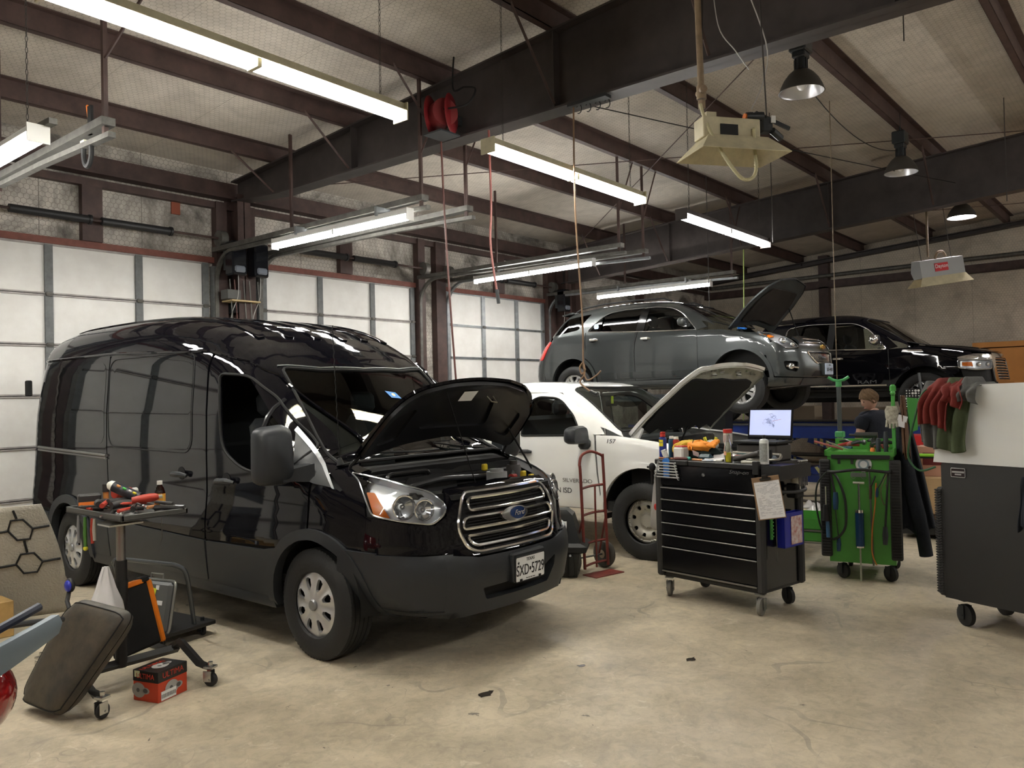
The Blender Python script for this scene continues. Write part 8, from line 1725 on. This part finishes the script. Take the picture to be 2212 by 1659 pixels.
hk = MB(); hk.tube([(1.88,4.86,.52),(1.89,4.92,.56),(1.92,4.97,.60)], .012, 8); hk.ball((1.93,4.98,.635), .042, 16, (.6,1,1)); g_ = tag(hk.build('pressure_gauge', BLACK), 'black gauge with a blue face behind the tipped cushion', 'gauge'); MB().ball((1.912,4.965,.635), .034, 14, (.5,1,1)).build('blue_face', mat('gauge_blue', (.03,.04,.40), .2), g_)
# orange-trimmed case
oc = thing('tool_case', 'black case with bright orange edges standing on the base of the tool table', 'case', (2.33, 5.00, .15), radians(15)); oc.rotation_euler = (radians(-12), radians(-6), radians(10)); OR = mat('case_orange', (.85,.22,.01), .4)
MB().box((0,.0,.20), (.30,.07,.40), b=.015).build('case_shell', BLK, oc); MB().box((.155,.0,.20), (.035,.085,.40), b=.008).build('orange_edge', OR, oc); MB().box((-.02,.0,.405), (.28,.08,.03), b=.006).build('orange_edge', OR, oc); MB().box((.13,.0,.41), (.06,.085,.035), b=.008).build('corner_guard', BLK, oc); MB().box((.174,-.0,.16), (.002,.03,.08)).build('orange_edge_mark', BLK, oc, smooth=0)
# shopping bag
t = thing('plastic_bag', 'white plastic shopping bag with a red mark hanging on the tool table post', 'bag', (2.10,4.86,.40)); mb = MB(); mb.loft([[(w_*cos(a)*1.0-.02, d_*sin(a)+.008*sin(5*a), z) for a in np.linspace(0,2*pi,21)[:-1]] for z, w_, d_ in ((0,.085,.07),(.05,.10,.08),(.12,.088,.07),(.20,.055,.045),(.27,.035,.03),(.33,.015,.015))]); mb.build('bag_film', mat('bag_white2', (.72,.70,.70), .35), t, smooth=60); MB().box((-.06,-.10,.08), (.03,.01,.06), (0,.3,0), b=.004).build('red_mark', REDP, t)
# platform trolley and grey case behind
pt = thing('platform_trolley', 'grey tubular handle trolley standing beside the van sill', 'trolley', (2.70,5.72,0), radians(8)); TUB = mat('grey_tube', (.13,.14,.15), .3, .7)
MB().tube(cr([(.20,-.30,.08),(.14,-.33,.36),(.10,-.34,.50),(.06,-.29,.545),(.04,-.20,.55),(.0,.22,.55),(-.02,.31,.53),(.02,.34,.44),(.10,.33,.08)], 6), .016, 10).build('handle', TUB, pt); MB().box((.12,.0,.09), (.45,.70,.03), b=.006).build('deck', TBK, pt)
for x in (-.05,.28):
    for y in (-.28,.28): caster(pt, x, y, .035, .02, BLKR, DGREY)
gc = thing('equipment_case', 'grey metal case with stickers leaning on the trolley handle', 'case', (2.66,5.55,.10), radians(-72)); gc.rotation_euler = (radians(-12), 0, radians(-76)); MB().box((0,0,.17), (.36,.07,.34), b=.02).build('case_shell', mat('case_grey', (.10,.105,.105), .45), gc); MB().tube([(x,-.0,z) for x, z in rp([(-.19,.0),(.19,.0),(.19,.35),(-.19,.35)], .04)], .010, 8, closed=True).build('case_frame', mat('case_rim', (.32,.33,.32), .3, .7), gc)
MB().tube([(-.06,0,.35),(-.06,0,.39),(.06,0,.39),(.06,0,.35)], .006, 6).build('handle', mat('case_rim', (.32,.33,.32), .3, .7), gc)
MB().box((-.08,-.037,.22), (.08,.002,.07)).box((.10,-.037,.20), (.05,.002,.03)).box((.06,-.037,.30), (.03,.002,.03)).build('white_sticker', WHITEP, gc, smooth=0); MB().box((.02,-.038,.22), (.045,.002,.15), (0,.15,0)).build('yellow_tape', mat('hi_yellow', (.70,.75,.05), .5), gc, smooth=0)
# red box
bxr = thing('parts_box', 'red and black auto parts carton on the floor in front of the tool table', 'box', (2.25,4.565,0), radians(18)); BRD = mat('box_red', (.60,.06,.02), .35); BBK = mat('box_black', (.015,.015,.015), .3)
MB().box((0,0,.055), (.215,.185,.11), b=.002).build('box_lower', BRD, bxr, smooth=0); MB().box((0,0,.140), (.218,.188,.062), b=.002).build('box_lid', BBK, bxr, smooth=0)
RT = mat('lettering_red', (.55,.05,.03), .4)
txt('ULTIMA', .045, RT, bxr, (.0,-.0955,.142), (pi/2,0,0), 'box_lettering', .0006, sx=1.0); txt('ULTIMA', .040, RT, bxr, (-.1105,0,.140), (pi/2,0,-pi/2), 'box_lettering', .0006, sx=.95); txt('ULTIMA', .045, RT, bxr, (-.02,.04,.1725), (0,0,0), 'box_lettering', .0006, sx=1.05)
ALT = mat('print_metal', (.42,.41,.40), .5); ALD = mat('print_dark', (.10,.10,.10), .5)
for pos, rot in (((.02,-.0945,.06), (pi/2,0,0)), ((-.1095,.02,.06), (pi/2,0,-pi/2)), ((.02,-.01,.1722), (0,0,0))):
    M = Matrix.Translation(pos) @ Matrix.Rotation(rot[2],4,'Z') @ Matrix.Rotation(rot[0],4,'X'); p_ = MB(); p_.add([M @ Vector((.045*cos(a)*1.1-.03, .042*sin(a), .0003)) for a in np.linspace(0,2*pi,25)[:-1]], [tuple(range(24))]); p_.add([M @ Vector((.02+.03*cos(a), .018*sin(a), .0003)) for a in np.linspace(0,2*pi,25)[:-1]], [tuple(range(24))]); p_.build('printed_picture', ALT, bxr, smooth=0)
    p_ = MB(); p_.add([M @ Vector((.02+.017*cos(a), .013*sin(a), .0008)) for a in np.linspace(0,2*pi,17)[:-1]], [tuple(range(16))]); p_.add([M @ Vector((-.035+.012*cos(a), .012*sin(a), .0008)) for a in np.linspace(0,2*pi,17)[:-1]], [tuple(range(16))]); p_.build('printed_picture', ALD, bxr, smooth=0)
MB().box((-.035,-.0958,.032), (.11,.001,.05)).build('white_label', WHITEP, bxr, smooth=0); l_ = MB(); rg = np.random.RandomState(2)
for i in range(16): l_.box((-.085+.0065*i,-.0966,.030), (.002+.002*rg.rand(),.0006,.022))
l_.build('barcode', INK, bxr, smooth=0); MB().box((-.1102,.06,.150), (.001,.04,.035)).build('cream_sticker', mat('cream_sticker', (.62,.66,.42), .5), bxr, smooth=0)
t = thing('small_carton', 'small white and red carton lying behind the red parts box', 'box', (2.42,4.68,0), radians(60)); MB().box((0,0,.03), (.15,.08,.06), b=.002).build('carton_body', PAP, t, smooth=0); MB().box((0,0,.061), (.15,.03,.001)).build('red_band', REDP, t, smooth=0)
# mats
GM = mat('grey_mat', (.34,.315,.265), .8, bump=.9, bscale=70); DMT = mat('dark_mat', (.055,.06,.065), .5)
fm = thing('floor_mat', 'long grey textured vehicle mat with black hexagon lines leaning at the left edge', 'mat', (2.48,7.02,0), 0); Q = [Vector((-.28,.10,.02)), Vector((.20,-.05,.02)), Vector((-.08,-.30,.93)), Vector((-.42,-.12,.91))]
MB().grid(lambda u, v: Q[0].lerp(Q[1], u).lerp(Q[3].lerp(Q[2], u), v)+Vector((.04*sin(3*v),-.05*sin(pi*v),0)), 12, 24).build('mat_sheet', GM, fm, solid=.012)
def mp_(u, v): return Q[0].lerp(Q[1], u).lerp(Q[3].lerp(Q[2], u), v)+Vector((.04*sin(3*v),-.05*sin(pi*v),0))+Vector((-.006,-.012,0))
hxm = MB()
for vc in (.80,.50): hxm.tube([mp_(.5+.20*cos(a)*1.0, vc+.10*sin(a)) for a in np.linspace(0,2*pi,7)[:-1]], .008, 5, closed=True); hxm.tube([mp_(.02, vc-.01), mp_(.3, vc)], .009, 5); hxm.tube([mp_(.7, vc), mp_(.98, vc+.01)], .009, 5)
hxm.tube([mp_(.5,.70), mp_(.5,.60)], .009, 5); hxm.tube([mp_(.5,.97), mp_(.5,.90)], .009, 5); hxm.build('hexagon_lines', BLK, fm)
f2 = thing('ribbed_mat', 'dark grey ribbed plastic panel leaning left of the textured mat', 'panel', (2.12,7.05,0)); MB().grid(lambda u, v: Vector((-.32+.36*u-.15*v, -.05*sin(3*u), .01+.86*v)), 6, 10).build('panel_sheet', DMT, f2, solid=.015)
rb = MB()
for k in range(6): rb.box((-.16-.02*k,-.05,.1+.14*k), (.34,.03,.02))
rb.build('rib', DMT, f2, smooth=0)
tag(MB().box((1.98,6.75,.13), (.4,.25,.26), b=.005).build('wooden_crate', mat('crate_wood', (.45,.28,.10), .6, var=.3, vscale=8)), 'pale wooden crate on the floor at the left edge', 'crate')
# red vehicle at the left edge with its raised grey-blue panel
rv = thing('red_car', 'glossy red car corner cut off by the left edge', 'car', (0,0,0)); RP = mat('red_car_paint', (.28,.008,.008), .12, coat=1.)
def at_(px, py, t): return Vector((0,0,1.67))+f_*t+R_*((px-1106)/1740*t)-U_*((py-829.5)/1740*t)
c0 = at_(-146,1520,3.0); b = MB(); b.ball(c0, .27, 40, (1.0,1.0,.72)); b.build('fender', RP, rv, smooth=70)
b = MB(); q = at_(-560,1500,3.0); b.box((q.x,q.y,.55), (.9,.9,.62), b=.12); b.build('body_side', RP, rv, smooth=50)
wv = MB(); wv.lathe([(.1,-.1),(.30,-.11),(.32,-.08),(.32,.08),(.30,.11),(.1,.1)], (q.x,q.y-.36,.32), 'Y', 36); wv.build('wheel', RUBBER, rv)
gp_ = thing('bumper_cover', 'grey-blue curved bumper strip resting beside the red car at the left edge', 'bumper', (0,0,0)); GB = mat('grey_blue_plastic', (.16,.20,.235), .4); pp = [at_(-160,1470,2.9), at_(-40,1425,3.0), at_(50,1375,3.15), at_(112,1338,3.3)]
up = MB(); sec = [(-.0,.03),(.03,.03),(.045,-.02),(.03,-.09),(.0,-.09)]
P_c = [Vector(p) for p in cr(pp, 6)]; up.loft([[p+Vector((.6*a,-.8*a,z*(1.1-.5*i/len(P_c)))) for a, z in sec] for i, p in enumerate(P_c)]); up.build('bumper_skin', GB, gp_, smooth=50)
MB().tube([p+Vector((-.03,.05,.05)) for p in P_c], .018, 8).build('inner_lip', mat('navy_plastic', (.02,.025,.045), .4), gp_)
tag(MB().tube([at_(-40,1360,3.5), at_(70,1345,3.7), at_(135,1338,3.9)], .014, 8).build('gas_strut', BLACK), 'black strut rod lying above the grey-blue bumper strip', 'strut')
# floor marks: drain-like stain and debris pieces
for i, (x, y, r, lab) in enumerate(((3.37,3.06,.032,'dark oily puddle on the floor in front of the van'), (4.57,2.42,.028,'small dark smear on the open floor'), (4.08,2.9,.022,'small dark spot on the floor right of the van nose'))):
    mb = MB(); rg = np.random.RandomState(i); mb.add([(x+r*(1+.35*rg.randn())*cos(a)*1.3, y+r*(1+.3*rg.randn())*sin(a), .0015) for a in np.linspace(0,2*pi,15)[:-1]], [tuple(range(14))]); tag(mb.build('oil_stain', mat('oil', (.04,.032,.026), .25), smooth=0), lab, 'stain')
